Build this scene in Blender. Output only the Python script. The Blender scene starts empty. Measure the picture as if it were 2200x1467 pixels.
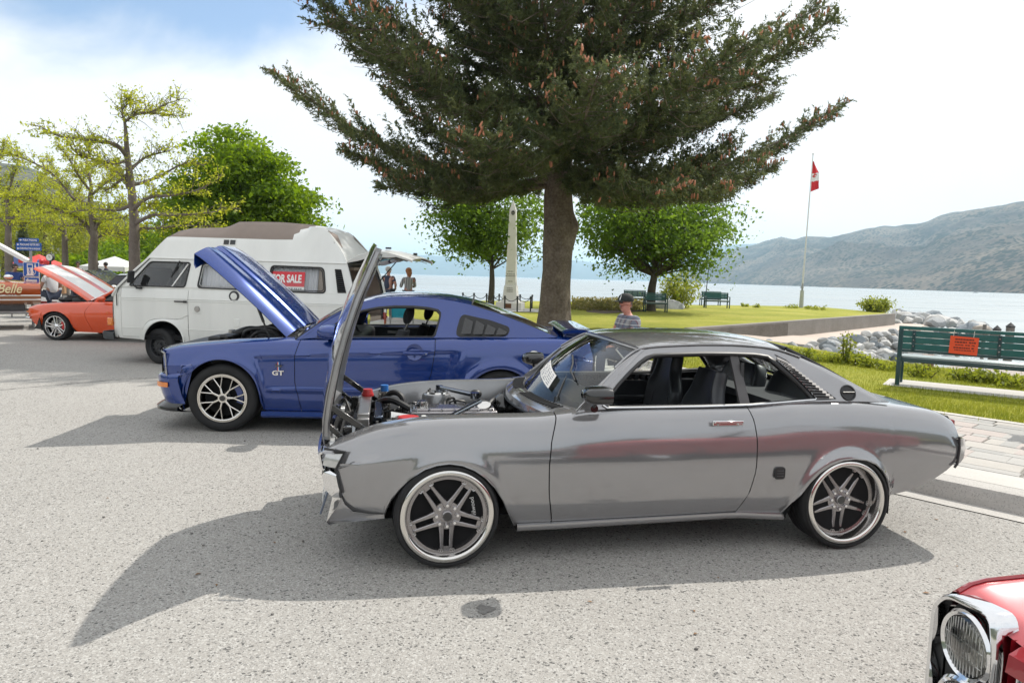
import bpy,bmesh,math,random
import numpy as np
from mathutils import Vector,Matrix,Euler
R = math.radians
SC = bpy.context.scene
COL = SC.collection
# ------------------------------------------------------------------ camera
CAM_H,F_PX,ROLL,PITCH = 1.6,1467.0,0.028,math.atan((733.5 - 595.0) / 1467.0)
cd = bpy.data.cameras.new('camera'); cam = bpy.data.objects.new('camera',cd); COL.objects.link(cam)
cd.sensor_width = 36.0; cd.lens = 36.0 * F_PX / 2200.0; cd.clip_start = 0.05; cd.clip_end = 40000
cam.matrix_world = (Matrix.Translation((0,0,CAM_H)) @ Matrix.Rotation(math.pi / 2 - PITCH,4,'X') @ Matrix.Rotation(ROLL,4,'Z'))
SC.camera = cam
# ------------------------------------------------------------------ sun, sky, exposure
SUN_EL,SUN_AZ = R(50),R(47)            # azimuth clockwise from +Y (view direction) towards +X
sd = bpy.data.lights.new('sun','SUN'); sun = bpy.data.objects.new('sun',sd); COL.objects.link(sun)
sd.energy = 3.2; sd.angle = R(0.53); sd.color = (1.0,0.95,0.87)
sv = Vector((math.sin(SUN_AZ) * math.cos(SUN_EL),math.cos(SUN_AZ) * math.cos(SUN_EL),math.sin(SUN_EL)))
sun.rotation_euler = sv.to_track_quat('Z','Y').to_euler(); sun.location = (20,20,40)
W = bpy.data.worlds.new('World'); SC.world = W; W.use_nodes = True
nt = W.node_tree; N = nt.nodes; L = nt.links
for n in list(N): N.remove(n)
wo = N.new('ShaderNodeOutputWorld'); bg = N.new('ShaderNodeBackground'); bg.inputs['Strength'].default_value = 0.125
sky = N.new('ShaderNodeTexSky'); sky.sky_type = 'NISHITA'; sky.sun_disc = False
sky.sun_elevation = SUN_EL; sky.sun_rotation = SUN_AZ; sky.altitude = 350; sky.air_density = 1.0; sky.dust_density = 1.0; sky.ozone_density = 1.0
tc = N.new('ShaderNodeTexCoord'); mp = N.new('ShaderNodeMapping'); mp.inputs['Scale'].default_value = (1.0,1.0,2.2)
L.new(tc.outputs['Generated'],mp.inputs['Vector'])
no = N.new('ShaderNodeTexNoise'); no.inputs['Scale'].default_value = 2.1; no.inputs['Detail'].default_value = 9; no.inputs['Roughness'].default_value = 0.55
no.inputs['Distortion'].default_value = 0.35
L.new(mp.outputs['Vector'],no.inputs['Vector'])
hole_dir = Vector((-0.42,1.0,0.50)).normalized()
vd = N.new('ShaderNodeVectorMath'); vd.operation = 'SUBTRACT'; vd.inputs[1].default_value = hole_dir
L.new(tc.outputs['Generated'],vd.inputs[0])
vs_ = N.new('ShaderNodeVectorMath'); vs_.operation = 'MULTIPLY'; vs_.inputs[1].default_value = (1.5,1.5,3.4)
L.new(vd.outputs[0],vs_.inputs[0])
vl = N.new('ShaderNodeVectorMath'); vl.operation = 'LENGTH'; L.new(vs_.outputs[0],vl.inputs[0])
hm = N.new('ShaderNodeMapRange'); hm.interpolation_type = 'SMOOTHSTEP'
hm.inputs['From Min'].default_value = 0.25; hm.inputs['From Max'].default_value = 0.95; hm.inputs['To Min'].default_value = -0.15; hm.inputs['To Max'].default_value = 0.25
L.new(vl.outputs['Value'],hm.inputs['Value'])
ad = N.new('ShaderNodeMath'); ad.operation = 'ADD'; L.new(no.outputs['Fac'],ad.inputs[0]); L.new(hm.outputs['Result'],ad.inputs[1])
cr = N.new('ShaderNodeValToRGB'); cr.color_ramp.elements[0].position = 0.36; cr.color_ramp.elements[1].position = 0.66
cr.color_ramp.interpolation = 'EASE'
L.new(ad.outputs[0],cr.inputs['Fac'])
cmix = N.new('ShaderNodeMixRGB'); L.new(cr.outputs['Color'],cmix.inputs['Fac']); L.new(sky.outputs['Color'],cmix.inputs['Color1'])
n2 = N.new('ShaderNodeTexNoise'); n2.inputs['Scale'].default_value = 3.2; n2.inputs['Detail'].default_value = 6
L.new(mp.outputs['Vector'],n2.inputs['Vector'])
c2 = N.new('ShaderNodeValToRGB'); c2.color_ramp.elements[0].position = 0.3; c2.color_ramp.elements[1].position = 0.72
c2.color_ramp.elements[0].color = (0.88,0.895,0.92,1); c2.color_ramp.elements[1].color = (1,1,1,1)
L.new(n2.outputs['Fac'],c2.inputs['Fac'])
cs = N.new('ShaderNodeVectorMath'); cs.operation = 'SCALE'; cs.inputs['Scale'].default_value = 6.8
L.new(c2.outputs['Color'],cs.inputs[0]); L.new(cs.outputs[0],cmix.inputs['Color2'])
L.new(cmix.outputs['Color'],bg.inputs['Color']); L.new(bg.outputs[0],wo.inputs['Surface'])
SC.view_settings.view_transform = 'Standard'; SC.view_settings.look = 'None'; SC.view_settings.gamma = 1.0
SC.view_settings.exposure = 0.50; SC.view_settings.use_curve_mapping = False
SC.render.engine = 'CYCLES'
SC.cycles.max_bounces = 10; SC.cycles.transparent_max_bounces = 24; SC.cycles.glossy_bounces = 5; SC.cycles.diffuse_bounces = 3
SC.cycles.transmission_bounces = 6; SC.cycles.volume_bounces = 1; SC.cycles.caustics_reflective = False; SC.cycles.caustics_refractive = False
SC.cycles.sample_clamp_indirect = 6.0
# ------------------------------------------------------------------ measuring helpers (photo pixel -> place in the world)
_cr = np.array(cam.matrix_world.to_3x3()); _cc = np.array((0,0,CAM_H))
def ray(x,y): return _cr @ np.array(((x - 1100) / F_PX,-(y - 733.5) / F_PX,-1.0))
def G(x,y,z=0.0):
 d = ray(x,y); return _cc + d * (z - CAM_H) / d[2]
def atY(x,y,Y):
 d = ray(x,y); return _cc + d * Y / d[1]
# ------------------------------------------------------------------ materials
MATS = {}
def mat(name,col,rough=0.5,metal=0.0,coat=0.0,var=0.10,scale=6.0,bump=0.0,bscale=60.0,spec=0.5,col2=None,emit=None,sheen=0.0,trans=0.0,rvar=0.08,aniso=None,translucent=None):
 if name in MATS: return MATS[name]
 m = bpy.data.materials.new(name); m.use_nodes = True; t = m.node_tree; b = t.nodes['Principled BSDF']
 b.inputs['Roughness'].default_value = rough; b.inputs['Metallic'].default_value = metal
 b.inputs['Coat Weight'].default_value = coat; b.inputs['Coat Roughness'].default_value = 0.02; b.inputs['Coat IOR'].default_value = 1.65
 b.inputs['Specular IOR Level'].default_value = spec; b.inputs['Sheen Weight'].default_value = sheen; b.inputs['Transmission Weight'].default_value = trans
 tc = t.nodes.new('ShaderNodeTexCoord'); mpn = t.nodes.new('ShaderNodeMapping'); t.links.new(tc.outputs['Object'],mpn.inputs['Vector'])
 if aniso: mpn.inputs['Scale'].default_value = aniso
 nz = t.nodes.new('ShaderNodeTexNoise'); nz.inputs['Scale'].default_value = scale; nz.inputs['Detail'].default_value = 6; nz.inputs['Roughness'].default_value = 0.6
 t.links.new(mpn.outputs['Vector'],nz.inputs['Vector'])
 rp = t.nodes.new('ShaderNodeValToRGB'); rp.color_ramp.elements[0].position = 0.3; rp.color_ramp.elements[1].position = 0.7
 c = Vector(col); a = c * (1 - var); d = Vector(col2) if col2 else c * (1 + var)
 rp.color_ramp.elements[0].color = (*a,1); rp.color_ramp.elements[1].color = (*[min(1,k) for k in d],1)
 t.links.new(nz.outputs['Fac'],rp.inputs['Fac']); t.links.new(rp.outputs['Color'],b.inputs['Base Color'])
 if rvar:
  mr = t.nodes.new('ShaderNodeMapRange'); mr.inputs['To Min'].default_value = max(0,rough - rvar * rough * 2); mr.inputs['To Max'].default_value = min(1,rough + rvar * rough * 2)
  t.links.new(nz.outputs['Fac'],mr.inputs['Value']); t.links.new(mr.outputs['Result'],b.inputs['Roughness'])
 if bump:
  nb = t.nodes.new('ShaderNodeTexNoise'); nb.inputs['Scale'].default_value = bscale; nb.inputs['Detail'].default_value = 5
  t.links.new(mpn.outputs['Vector'],nb.inputs['Vector'])
  bp = t.nodes.new('ShaderNodeBump'); bp.inputs['Strength'].default_value = bump; bp.inputs['Distance'].default_value = 0.01
  t.links.new(nb.outputs['Fac'],bp.inputs['Height']); t.links.new(bp.outputs['Normal'],b.inputs['Normal'])
 if emit:
  b.inputs['Emission Color'].default_value = (*emit[0],1); b.inputs['Emission Strength'].default_value = emit[1]
 MATS[name] = m; return m
def paint(name,col,metal=0.0,rough=0.35,flake=0.0):
 """clear-coated car paint with a fine flake and faint orange peel"""
 if name in MATS: return MATS[name]
 m = mat(name,col,rough,metal,1.0,var=0.03,scale=3,rvar=0.03)
 t = m.node_tree; b = t.nodes['Principled BSDF']; tc = t.nodes.new('ShaderNodeTexCoord')
 n = t.nodes.new('ShaderNodeTexNoise'); n.inputs['Scale'].default_value = 35; n.inputs['Detail'].default_value = 2; t.links.new(tc.outputs['Object'],n.inputs['Vector'])
 bp = t.nodes.new('ShaderNodeBump'); bp.inputs['Strength'].default_value = 0.012; bp.inputs['Distance'].default_value = 0.01
 t.links.new(n.outputs['Fac'],bp.inputs['Height']); t.links.new(bp.outputs['Normal'],b.inputs['Coat Normal'])
 if flake:
  v = t.nodes.new('ShaderNodeTexVoronoi'); v.inputs['Scale'].default_value = 900; t.links.new(tc.outputs['Object'],v.inputs['Vector'])
  b2 = t.nodes.new('ShaderNodeBump'); b2.inputs['Strength'].default_value = flake; b2.inputs['Distance'].default_value = 0.001
  t.links.new(v.outputs['Distance'],b2.inputs['Height']); t.links.new(b2.outputs['Normal'],b.inputs['Normal'])
 return m
def glass(name,tint=(0.82,0.9,0.88),refl=1.0):
 if name in MATS: return MATS[name]
 m = bpy.data.materials.new(name); m.use_nodes = True; t = m.node_tree
 for n in list(t.nodes): t.nodes.remove(n)
 o = t.nodes.new('ShaderNodeOutputMaterial'); mx = t.nodes.new('ShaderNodeMixShader'); tr = t.nodes.new('ShaderNodeBsdfTransparent'); gl = t.nodes.new('ShaderNodeBsdfGlossy')
 gl.inputs['Roughness'].default_value = 0.01; tr.inputs['Color'].default_value = (*tint,1)
 fr = t.nodes.new('ShaderNodeFresnel'); fr.inputs['IOR'].default_value = 1.52
 mu = t.nodes.new('ShaderNodeMath'); mu.operation = 'MULTIPLY'; mu.inputs[1].default_value = refl * 1.6; mu.use_clamp = True
 t.links.new(fr.outputs[0],mu.inputs[0]); t.links.new(mu.outputs[0],mx.inputs['Fac'])
 t.links.new(tr.outputs[0],mx.inputs[1]); t.links.new(gl.outputs[0],mx.inputs[2]); t.links.new(mx.outputs[0],o.inputs['Surface'])
 MATS[name] = m; return m
def leafmat(name,c1,c2,trans=0.5,rough=0.5,scale=1.2):
 """leaf: diffuse + light passing through, tone varying from clump to clump"""
 if name in MATS: return MATS[name]
 m = bpy.data.materials.new(name); m.use_nodes = True; t = m.node_tree; b = t.nodes['Principled BSDF']; o = t.nodes['Material Output']
 tc = t.nodes.new('ShaderNodeTexCoord'); n = t.nodes.new('ShaderNodeTexNoise'); n.inputs['Scale'].default_value = scale; n.inputs['Detail'].default_value = 8; n.inputs['Roughness'].default_value = 0.75
 t.links.new(tc.outputs['Object'],n.inputs['Vector'])
 rp = t.nodes.new('ShaderNodeValToRGB'); rp.color_ramp.elements[0].position = 0.35; rp.color_ramp.elements[1].position = 0.65
 rp.color_ramp.elements[0].color = (*c1,1); rp.color_ramp.elements[1].color = (*c2,1)
 t.links.new(n.outputs['Fac'],rp.inputs['Fac']); t.links.new(rp.outputs['Color'],b.inputs['Base Color'])
 b.inputs['Roughness'].default_value = rough; b.inputs['Specular IOR Level'].default_value = 0.3
 tl = t.nodes.new('ShaderNodeBsdfTranslucent'); hs = t.nodes.new('ShaderNodeHueSaturation'); hs.inputs['Hue'].default_value = 0.485; hs.inputs['Value'].default_value = 1.7; hs.inputs['Saturation'].default_value = 1.05
 t.links.new(rp.outputs['Color'],hs.inputs['Color']); t.links.new(hs.outputs['Color'],tl.inputs['Color'])
 mx = t.nodes.new('ShaderNodeMixShader'); mx.inputs['Fac'].default_value = trans
 t.links.new(b.outputs[0],mx.inputs[1]); t.links.new(tl.outputs[0],mx.inputs[2]); t.links.new(mx.outputs[0],o.inputs['Surface'])
 MATS[name] = m; return m
# ------------------------------------------------------------------ objects
def thing(name,label,cat,loc=(0,0,0),rotz=0.0,group=None,rot=None):
 o = bpy.data.objects.new(name,None); COL.objects.link(o); o.empty_display_size = 0.1
 o.location = loc; o.rotation_euler = rot if rot else (0,0,rotz)
 tag(o,label,cat,group); return o
def tag(o,label,cat,group=None):
 o['label'] = label; o['category'] = cat
 if group: o['group'] = group
 return o
def struct(o): o['kind'] = 'structure'; return o
def empty(name,parent,loc=(0,0,0),rot=(0,0,0)):
 o = bpy.data.objects.new(name,None); COL.objects.link(o); o.parent = parent; o.location = loc; o.rotation_euler = rot; o.empty_display_size = 0.05; return o
def dup(o,parent=None,loc=None,rot=None):
 """copy of a thing or part with copies of its parts (mesh data shared)"""
 c = o.copy(); COL.objects.link(c)
 if parent is not None: c.parent = parent
 if loc is not None: c.location = loc
 if rot is not None: c.rotation_euler = rot
 for ch in [k for k in o.children]: dup(ch,c)
 return c
def rmesh(name,V,Fc,mats,parent=None,ang=40,mi=None,smooth=True):
 me = bpy.data.meshes.new(name); me.from_pydata([tuple(map(float,p)) for p in V],[],Fc)
 for m in (mats if isinstance(mats,(list,tuple)) else [mats]): me.materials.append(m)
 if mi is not None: me.polygons.foreach_set('material_index',np.array(mi,dtype=np.int32))
 if smooth:
  me.polygons.foreach_set('use_smooth',np.ones(len(me.polygons),dtype=bool))
  if ang < 180: me.set_sharp_from_angle(angle=R(ang))
 me.update()
 o = bpy.data.objects.new(name,me); COL.objects.link(o)
 if parent is not None: o.parent = parent
 return o
def trimesh(name,V,n,mat_,parent=None,per=3):
 """very many separate small faces, V as (n*per,3) array"""
 me = bpy.data.meshes.new(name); V = np.asarray(V,dtype=np.float32)
 me.vertices.add(len(V)); me.vertices.foreach_set('co',V.ravel())
 me.loops.add(n * per); me.loops.foreach_set('vertex_index',np.arange(n * per,dtype=np.int32))
 me.polygons.add(n); me.polygons.foreach_set('loop_start',np.arange(0,n * per,per,dtype=np.int32))
 for m in (mat_ if isinstance(mat_,(list,tuple)) else [mat_]): me.materials.append(m)
 me.update(calc_edges=True)
 o = bpy.data.objects.new(name,me); COL.objects.link(o)
 if parent is not None: o.parent = parent
 return o
def frame(d):
 d = Vector(d).normalized(); a = Vector((0,0,1)) if abs(d.z) < 0.9 else Vector((1,0,0))
 u = d.cross(a).normalized(); return u,d.cross(u).normalized()
class MB:
 def __init__(s): s.v = []; s.f = []; s.m = []
 def add(s,V,Fs,mi=0):
  k = len(s.v); s.v += [tuple(p) for p in V]; s.f += [tuple(i + k for i in f) for f in Fs]; s.m += [mi] * len(Fs); return s
 def box(s,c,d,rot=None,mi=0,taper=1.0):
  x,y,z = [k / 2 for k in d]; V = [Vector((a * x * (taper if e > 0 else 1),b * y * (taper if e > 0 else 1),e * z)) for e in (-1,1) for b in (-1,1) for a in (-1,1)]
  M_ = Euler(rot).to_matrix() if rot else Matrix.Identity(3)
  return s.add([M_ @ p + Vector(c) for p in V],[(0,2,3,1),(4,5,7,6),(0,1,5,4),(2,6,7,3),(0,4,6,2),(1,3,7,5)],mi)
 def cyl(s,a,b,r,r2=None,n=12,mi=0,caps=True):
  a = Vector(a); b = Vector(b); r2 = r if r2 is None else r2; u,w = frame(b - a)
  V = [a + (u * math.cos(t) + w * math.sin(t)) * r for t in [2 * math.pi * i / n for i in range(n)]] + [b + (u * math.cos(t) + w * math.sin(t)) * r2 for t in [2 * math.pi * i / n for i in range(n)]]
  Fs = [(i,(i + 1) % n,n + (i + 1) % n,n + i) for i in range(n)]
  if caps: Fs += [tuple(range(n))[::-1],tuple(range(n,2 * n))]
  return s.add(V,Fs,mi)
 def tube(s,pts,r,n=8,mi=0,closed=False,caps=True):
  P = [Vector(p) for p in pts]; m = len(P); rr = r if isinstance(r,(list,tuple)) else [r] * m
  T = [(P[(i + 1) % m] - P[i - 1]) if closed else (P[min(i + 1,m - 1)] - P[max(i - 1,0)]) for i in range(m)]
  u,w = frame(T[0]); V = []
  for i in range(m):
   t = T[i].normalized(); u = (u - t * u.dot(t)).normalized(); w = t.cross(u)
   V += [P[i] + (u * math.cos(a) + w * math.sin(a)) * rr[i] for a in [2 * math.pi * k / n for k in range(n)]]
  Fs = []
  for i in range(m if closed else m - 1):
   j = (i + 1) % m
   Fs += [(i * n + k,i * n + (k + 1) % n,j * n + (k + 1) % n,j * n + k) for k in range(n)]
  if caps and not closed: Fs += [tuple(range(n))[::-1],tuple(range((m - 1) * n,m * n))]
  return s.add(V,Fs,mi)
 def lathe(s,prof,o=(0,0,0),ax=(0,0,1),n=24,mi=0,a0=0.0,a1=2 * math.pi):
  """prof = [(radius, along axis)]"""
  o = Vector(o); ax = Vector(ax).normalized(); u,w = frame(ax); full = abs(a1 - a0 - 2 * math.pi) < 1e-6
  k = n if full else n + 1; V = []
  for i in range(k):
   t = a0 + (a1 - a0) * i / n; d = u * math.cos(t) + w * math.sin(t)
   V += [o + d * r + ax * h for r,h in prof]
  m = len(prof); Fs = []
  for i in range(n):
   j = (i + 1) % k
   Fs += [(i * m + q,j * m + q,j * m + q + 1,i * m + q + 1) for q in range(m - 1)]
  return s.add(V,Fs,mi)
 def grid(s,P,mi=0,cu=False,cv=False,flip=False):
  nu = len(P); nv = len(P[0]); V = [tuple(p) for row in P for p in row]; Fs = []
  for i in range(nu if cu else nu - 1):
   for j in range(nv if cv else nv - 1):
    q = (i * nv + j,((i + 1) % nu) * nv + j,((i + 1) % nu) * nv + (j + 1) % nv,i * nv + (j + 1) % nv)
    Fs.append(q[::-1] if flip else q)
  return s.add(V,Fs,mi)
 def prism(s,poly,to3,h,mi=0):
  """poly of (a,b); to3(a,b,t) with t=0..h"""
  n = len(poly); V = [to3(a,b,0) for a,b in poly] + [to3(a,b,h) for a,b in poly]
  return s.add(V,[tuple(range(n))[::-1],tuple(range(n,2 * n))] + [(i,(i + 1) % n,n + (i + 1) % n,n + i) for i in range(n)],mi)
 def ball(s,c,r,n=12,m=8,mi=0):
  r = (r,r,r) if not isinstance(r,(tuple,list)) else r
  P = [[(c[0] + r[0] * math.cos(t) * math.sin(p),c[1] + r[1] * math.sin(t) * math.sin(p),c[2] - r[2] * math.cos(p)) for p in [math.pi * (j + 1e-3) / (m + 2e-3) for j in range(m + 1)]] for t in [2 * math.pi * i / n for i in range(n)]]
  return s.grid(P,mi,cu=True)
 def build(s,name,mats,parent=None,ang=40,bevel=0.0,seg=2,recalc=True,solid=0.0,subsurf=0,loc=None,rot=None):
  o = rmesh(name,s.v,s.f,mats,parent,180 if subsurf else ang,s.m)
  if recalc:
   bm = bmesh.new(); bm.from_mesh(o.data); bmesh.ops.recalc_face_normals(bm,faces=bm.faces); bm.to_mesh(o.data); bm.free()
  if loc is not None: o.location = loc
  if rot is not None: o.rotation_euler = rot
  if solid:
   md = o.modifiers.new('s','SOLIDIFY'); md.thickness = abs(solid); md.offset = -1 if solid > 0 else 1
   if not bevel: md = o.modifiers.new('e','EDGE_SPLIT'); md.split_angle = R(min(ang,50))
  if bevel:
   md = o.modifiers.new('b','BEVEL'); md.width = bevel; md.segments = seg; md.limit_method = 'ANGLE'; md.angle_limit = R(35); md.harden_normals = False
  if subsurf:
   md = o.modifiers.new('u','SUBSURF'); md.levels = subsurf; md.render_levels = subsurf
  return o
def text(name,body,size,mat_,parent,loc,rot,extrude=0.001,align='CENTER',shear=0.0,sx=1.0,bold=0.0):
 cu = bpy.data.curves.new(name,'FONT'); cu.body = body; cu.size = size; cu.extrude = extrude; cu.align_x = align; cu.align_y = 'CENTER'; cu.shear = shear; cu.offset = bold
 cu.materials.append(mat_); cu.resolution_u = 3
 o = bpy.data.objects.new(name,cu); COL.objects.link(o); o.parent = parent; o.location = loc; o.rotation_euler = rot; o.scale = (sx,1,1); return o
def lerp(a,b,t): return a + (b - a) * t
def ipl(xk,yk):
 """smooth curve through points (monotone cubic)"""
 xk = np.array(xk,float); yk = np.array(yk,float); h = np.diff(xk); d = np.diff(yk) / h; m = np.zeros(len(xk)); m[0] = d[0]; m[-1] = d[-1]
 for i in range(1,len(xk) - 1):
  if d[i - 1] * d[i] > 0:
   w1 = 2 * h[i] + h[i - 1]; w2 = h[i] + 2 * h[i - 1]; m[i] = (w1 + w2) / (w1 / d[i - 1] + w2 / d[i])
 def f(x):
  x = np.clip(np.asarray(x,float),xk[0],xk[-1]); i = np.clip(np.searchsorted(xk,x) - 1,0,len(xk) - 2); t = (x - xk[i]) / h[i]
  return ((1 + 2 * t) * (1 - t) ** 2 * yk[i] + t * (1 - t) ** 2 * h[i] * m[i] + t * t * (3 - 2 * t) * yk[i + 1] + t * t * (t - 1) * h[i] * m[i + 1])
 return f
def lin(xk,yk): return lambda x: np.interp(x,xk,yk)
def crv(pts,n=8,closed=False):
 """Catmull-Rom through points"""
 P = [Vector(p) for p in pts]; m = len(P); out = []
 for i in range(m if closed else m - 1):
  a,b,c,d = (P[(i - 1) % m] if closed or i > 0 else P[0] * 2 - P[1]),P[i],P[(i + 1) % m],(P[(i + 2) % m] if closed or i + 2 < m else P[-1] * 2 - P[-2])
  for k in range(n):
   t = k / n; out.append(0.5 * ((2 * b) + (c - a) * t + (2 * a - 5 * b + 4 * c - d) * t * t + (3 * b - a - 3 * c + d) * t ** 3))
 if not closed: out.append(P[-1])
 return out
class Surf:
 """body side as a smooth surface: stations along x, control rows from the lower edge up over the shoulder; y is half width"""
 def __init__(s,xs,rows):
  A = np.array(rows,float)                      # (rows, stations, 2)
  s.f = [[ipl(xs,A[i,:,k]) for k in (0,1)] for i in range(A.shape[0])]; s.n = A.shape[0]; n = s.n
  T = np.zeros((n,n)); B = np.zeros((n,n)); T[0,0] = T[-1,-1] = 1
  for i in range(1,n - 1): T[i,i - 1:i + 2] = (1,4,1); B[i,i - 1:i + 2] = (6,-12,6)
  s.D = np.linalg.solve(T,B)
 def __call__(s,x,v):
  x = np.asarray(x,float); v = np.clip(np.asarray(v,float),0,s.n - 1); out = []
  i = np.clip(v.astype(int),0,s.n - 2); t = v - i
  for k in (0,1):
   P = np.stack([f[k](x) for f in s.f]); M_ = np.tensordot(s.D,P,1)
   g = lambda A,q: np.take_along_axis(A,q[None],0)[0]
   out.append((1 - t) * g(P,i) + t * g(P,i + 1) + ((1 - t) ** 3 - (1 - t)) * g(M_,i) / 6 + (t ** 3 - t) * g(M_,i + 1) / 6)
  return out
 def vz(s,x,z,vmax=None):
  lo = np.zeros_like(x); hi = np.full_like(x,(s.n - 1) if vmax is None else vmax)
  for _ in range(22):
   m = (lo + hi) / 2; zz = s(x,m)[1]; lo = np.where(zz < z,m,lo); hi = np.where(zz < z,hi,m)
  return (lo + hi) / 2
 def panel(s,xa,xb,zlo,vtop,us,ts,zmid=0.5,off=0.0,bulge=None):
  U,T = np.meshgrid(us,ts,indexing='ij'); z = np.full_like(U,zmid)
  for _ in range(7):
   x = xa(z) * (1 - U) + xb(z) * U; vl = s.vz(x,zlo(x),vtop); v = vl + (vtop - vl) * T; y,z = s(x,v)
  if bulge is not None: y = y + bulge(x,z)
  return np.stack([x,y - off,z],-1)
def sided(P,sgn):
 Q = np.array(P); Q[...,1] *= sgn; return Q
def cols(x0,x1,n,*dense):
 """0..1 knots between x0 and x1, with extra columns round the given x"""
 xs = list(np.linspace(x0,x1,n))
 for c,w,k in dense: xs += list(np.linspace(c - w,c + w,k))
 xs = np.array(sorted(set(round(float(x),5) for x in xs if x0 <= x <= x1)))
 keep = [0]
 for i in range(1,len(xs)):
  if xs[i] - xs[keep[-1]] > 1e-3: keep.append(i)
 xs = xs[keep]; return (xs - x0) / (x1 - x0)
# ================================================================== setting
rng = np.random.default_rng(7); random.seed(7)
def groundmat(name,stops,s1,s2,speck=None,bump=0.4,bs=120,rough=0.9,big=None):
 """ground cover: two noises and fine grain"""
 m = bpy.data.materials.new(name); m.use_nodes = True; t = m.node_tree; b = t.nodes['Principled BSDF']; b.inputs['Roughness'].default_value = rough; b.inputs['Specular IOR Level'].default_value = 0.25
 tc = t.nodes.new('ShaderNodeTexCoord'); ns = []
 for s,d in ((s1,8),(s2,6)):
  n = t.nodes.new('ShaderNodeTexNoise'); n.inputs['Scale'].default_value = s; n.inputs['Detail'].default_value = d; n.inputs['Roughness'].default_value = 0.65
  t.links.new(tc.outputs['Object'],n.inputs['Vector']); ns.append(n)
 mx = t.nodes.new('ShaderNodeMath'); mx.operation = 'ADD'; t.links.new(ns[0].outputs['Fac'],mx.inputs[0]); t.links.new(ns[1].outputs['Fac'],mx.inputs[1])
 hf = t.nodes.new('ShaderNodeMath'); hf.operation = 'MULTIPLY'; hf.inputs[1].default_value = 0.5; t.links.new(mx.outputs[0],hf.inputs[0])
 rp = t.nodes.new('ShaderNodeValToRGB'); e = rp.color_ramp.elements
 while len(e) < len(stops): e.new(0.5)
 for k,(p,c) in enumerate(stops): e[k].position = p; e[k].color = (*c,1)
 t.links.new(hf.outputs[0],rp.inputs['Fac']); last = rp.outputs['Color']
 h = ns[1].outputs['Fac']
 if speck:
  for sc_,dark,th,soft in speck:
   v = t.nodes.new('ShaderNodeTexVoronoi'); v.inputs['Scale'].default_value = sc_; v.inputs['Randomness'].default_value = 1.0; t.links.new(tc.outputs['Object'],v.inputs['Vector'])
   sr = t.nodes.new('ShaderNodeSeparateColor'); t.links.new(v.outputs['Color'],sr.inputs[0])
   mr = t.nodes.new('ShaderNodeMapRange'); mr.inputs['From Min'].default_value = th; mr.inputs['From Max'].default_value = th + soft; t.links.new(sr.outputs[0],mr.inputs['Value'])
   mm = t.nodes.new('ShaderNodeMixRGB'); mm.inputs['Color2'].default_value = (*dark,1); t.links.new(mr.outputs['Result'],mm.inputs['Fac']); t.links.new(last,mm.inputs['Color1']); last = mm.outputs['Color']
 t.links.new(last,b.inputs['Base Color'])
 nb = t.nodes.new('ShaderNodeTexNoise'); nb.inputs['Scale'].default_value = bs; nb.inputs['Detail'].default_value = 6; t.links.new(tc.outputs['Object'],nb.inputs['Vector'])
 bp = t.nodes.new('ShaderNodeBump'); bp.inputs['Strength'].default_value = bump; bp.inputs['Distance'].default_value = 0.012; t.links.new(nb.outputs['Fac'],bp.inputs['Height']); t.links.new(bp.outputs['Normal'],b.inputs['Normal'])
 MATS[name] = m; return m
M_ROAD = groundmat('asphalt',[(0.33,(0.29,0.277,0.258)),(0.5,(0.345,0.331,0.309)),(0.68,(0.41,0.394,0.370))],0.3,70,
                   speck=[(120,(0.46,0.45,0.425),0.62,0.3),(95,(0.12,0.118,0.112),0.935,0.03),(170,(0.20,0.195,0.185),0.80,0.15)],bump=0.5,bs=150)
M_CONC = groundmat('kerb_concrete',[(0.35,(0.40,0.385,0.36)),(0.65,(0.52,0.50,0.47))],1.6,60,speck=[(160,(0.33,0.32,0.30),0.86,0.05)],bump=0.2,bs=160,rough=0.85)
M_WALLC = groundmat('weathered_concrete',[(0.35,(0.20,0.185,0.165)),(0.65,(0.32,0.30,0.275))],0.9,18,bump=0.25,bs=60,rough=0.9)
M_PLAZA = groundmat('pinkish_concrete',[(0.35,(0.46,0.39,0.335)),(0.65,(0.58,0.50,0.44))],0.4,12,bump=0.1,bs=60,rough=0.9)
M_LAWN = groundmat('lawn_turf',[(0.34,(0.12,0.155,0.014)),(0.44,(0.215,0.235,0.022)),(0.54,(0.30,0.30,0.035)),(0.64,(0.44,0.36,0.12))],0.35,14,bump=0.9,bs=40,rough=0.95)
M_BANK = groundmat('bank_gravel',[(0.3,(0.20,0.195,0.18)),(0.7,(0.36,0.345,0.315))],1.2,20,bump=0.8,bs=20)
M_SOIL = groundmat('garden_soil',[(0.3,(0.07,0.05,0.035)),(0.7,(0.16,0.12,0.085))],1.2,20,bump=0.8,bs=20)
def offs(path,d):
 """path moved sideways by d (to the right of travel)"""
 P = [Vector(p) for p in path]; out = []
 for i,p in enumerate(P):
  t = (P[min(i + 1,len(P) - 1)] - P[max(i - 1,0)]).normalized(); out.append(Vector((p.x + t.y * d,p.y - t.x * d)))
 return out
def v2(p): return Vector((p[0],p[1]))
KP = crv([(7.6,0.4,0),(5.35,2.75,0),(3.6,4.58,0),(3.1,5.10,0),(2.2,6.1,0),(1.22,7.4,0),(0.32,8.95,0),(-0.55,10.7,0),(-1.3,12.7,0),(-2.3,15.2,0),(-4.2,18.2,0),(-8.3,22.3,0),(-14,27.5,0),(-24,36,0),(-44,50,0)],10)
KP = [v2(p) for p in KP]
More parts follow.
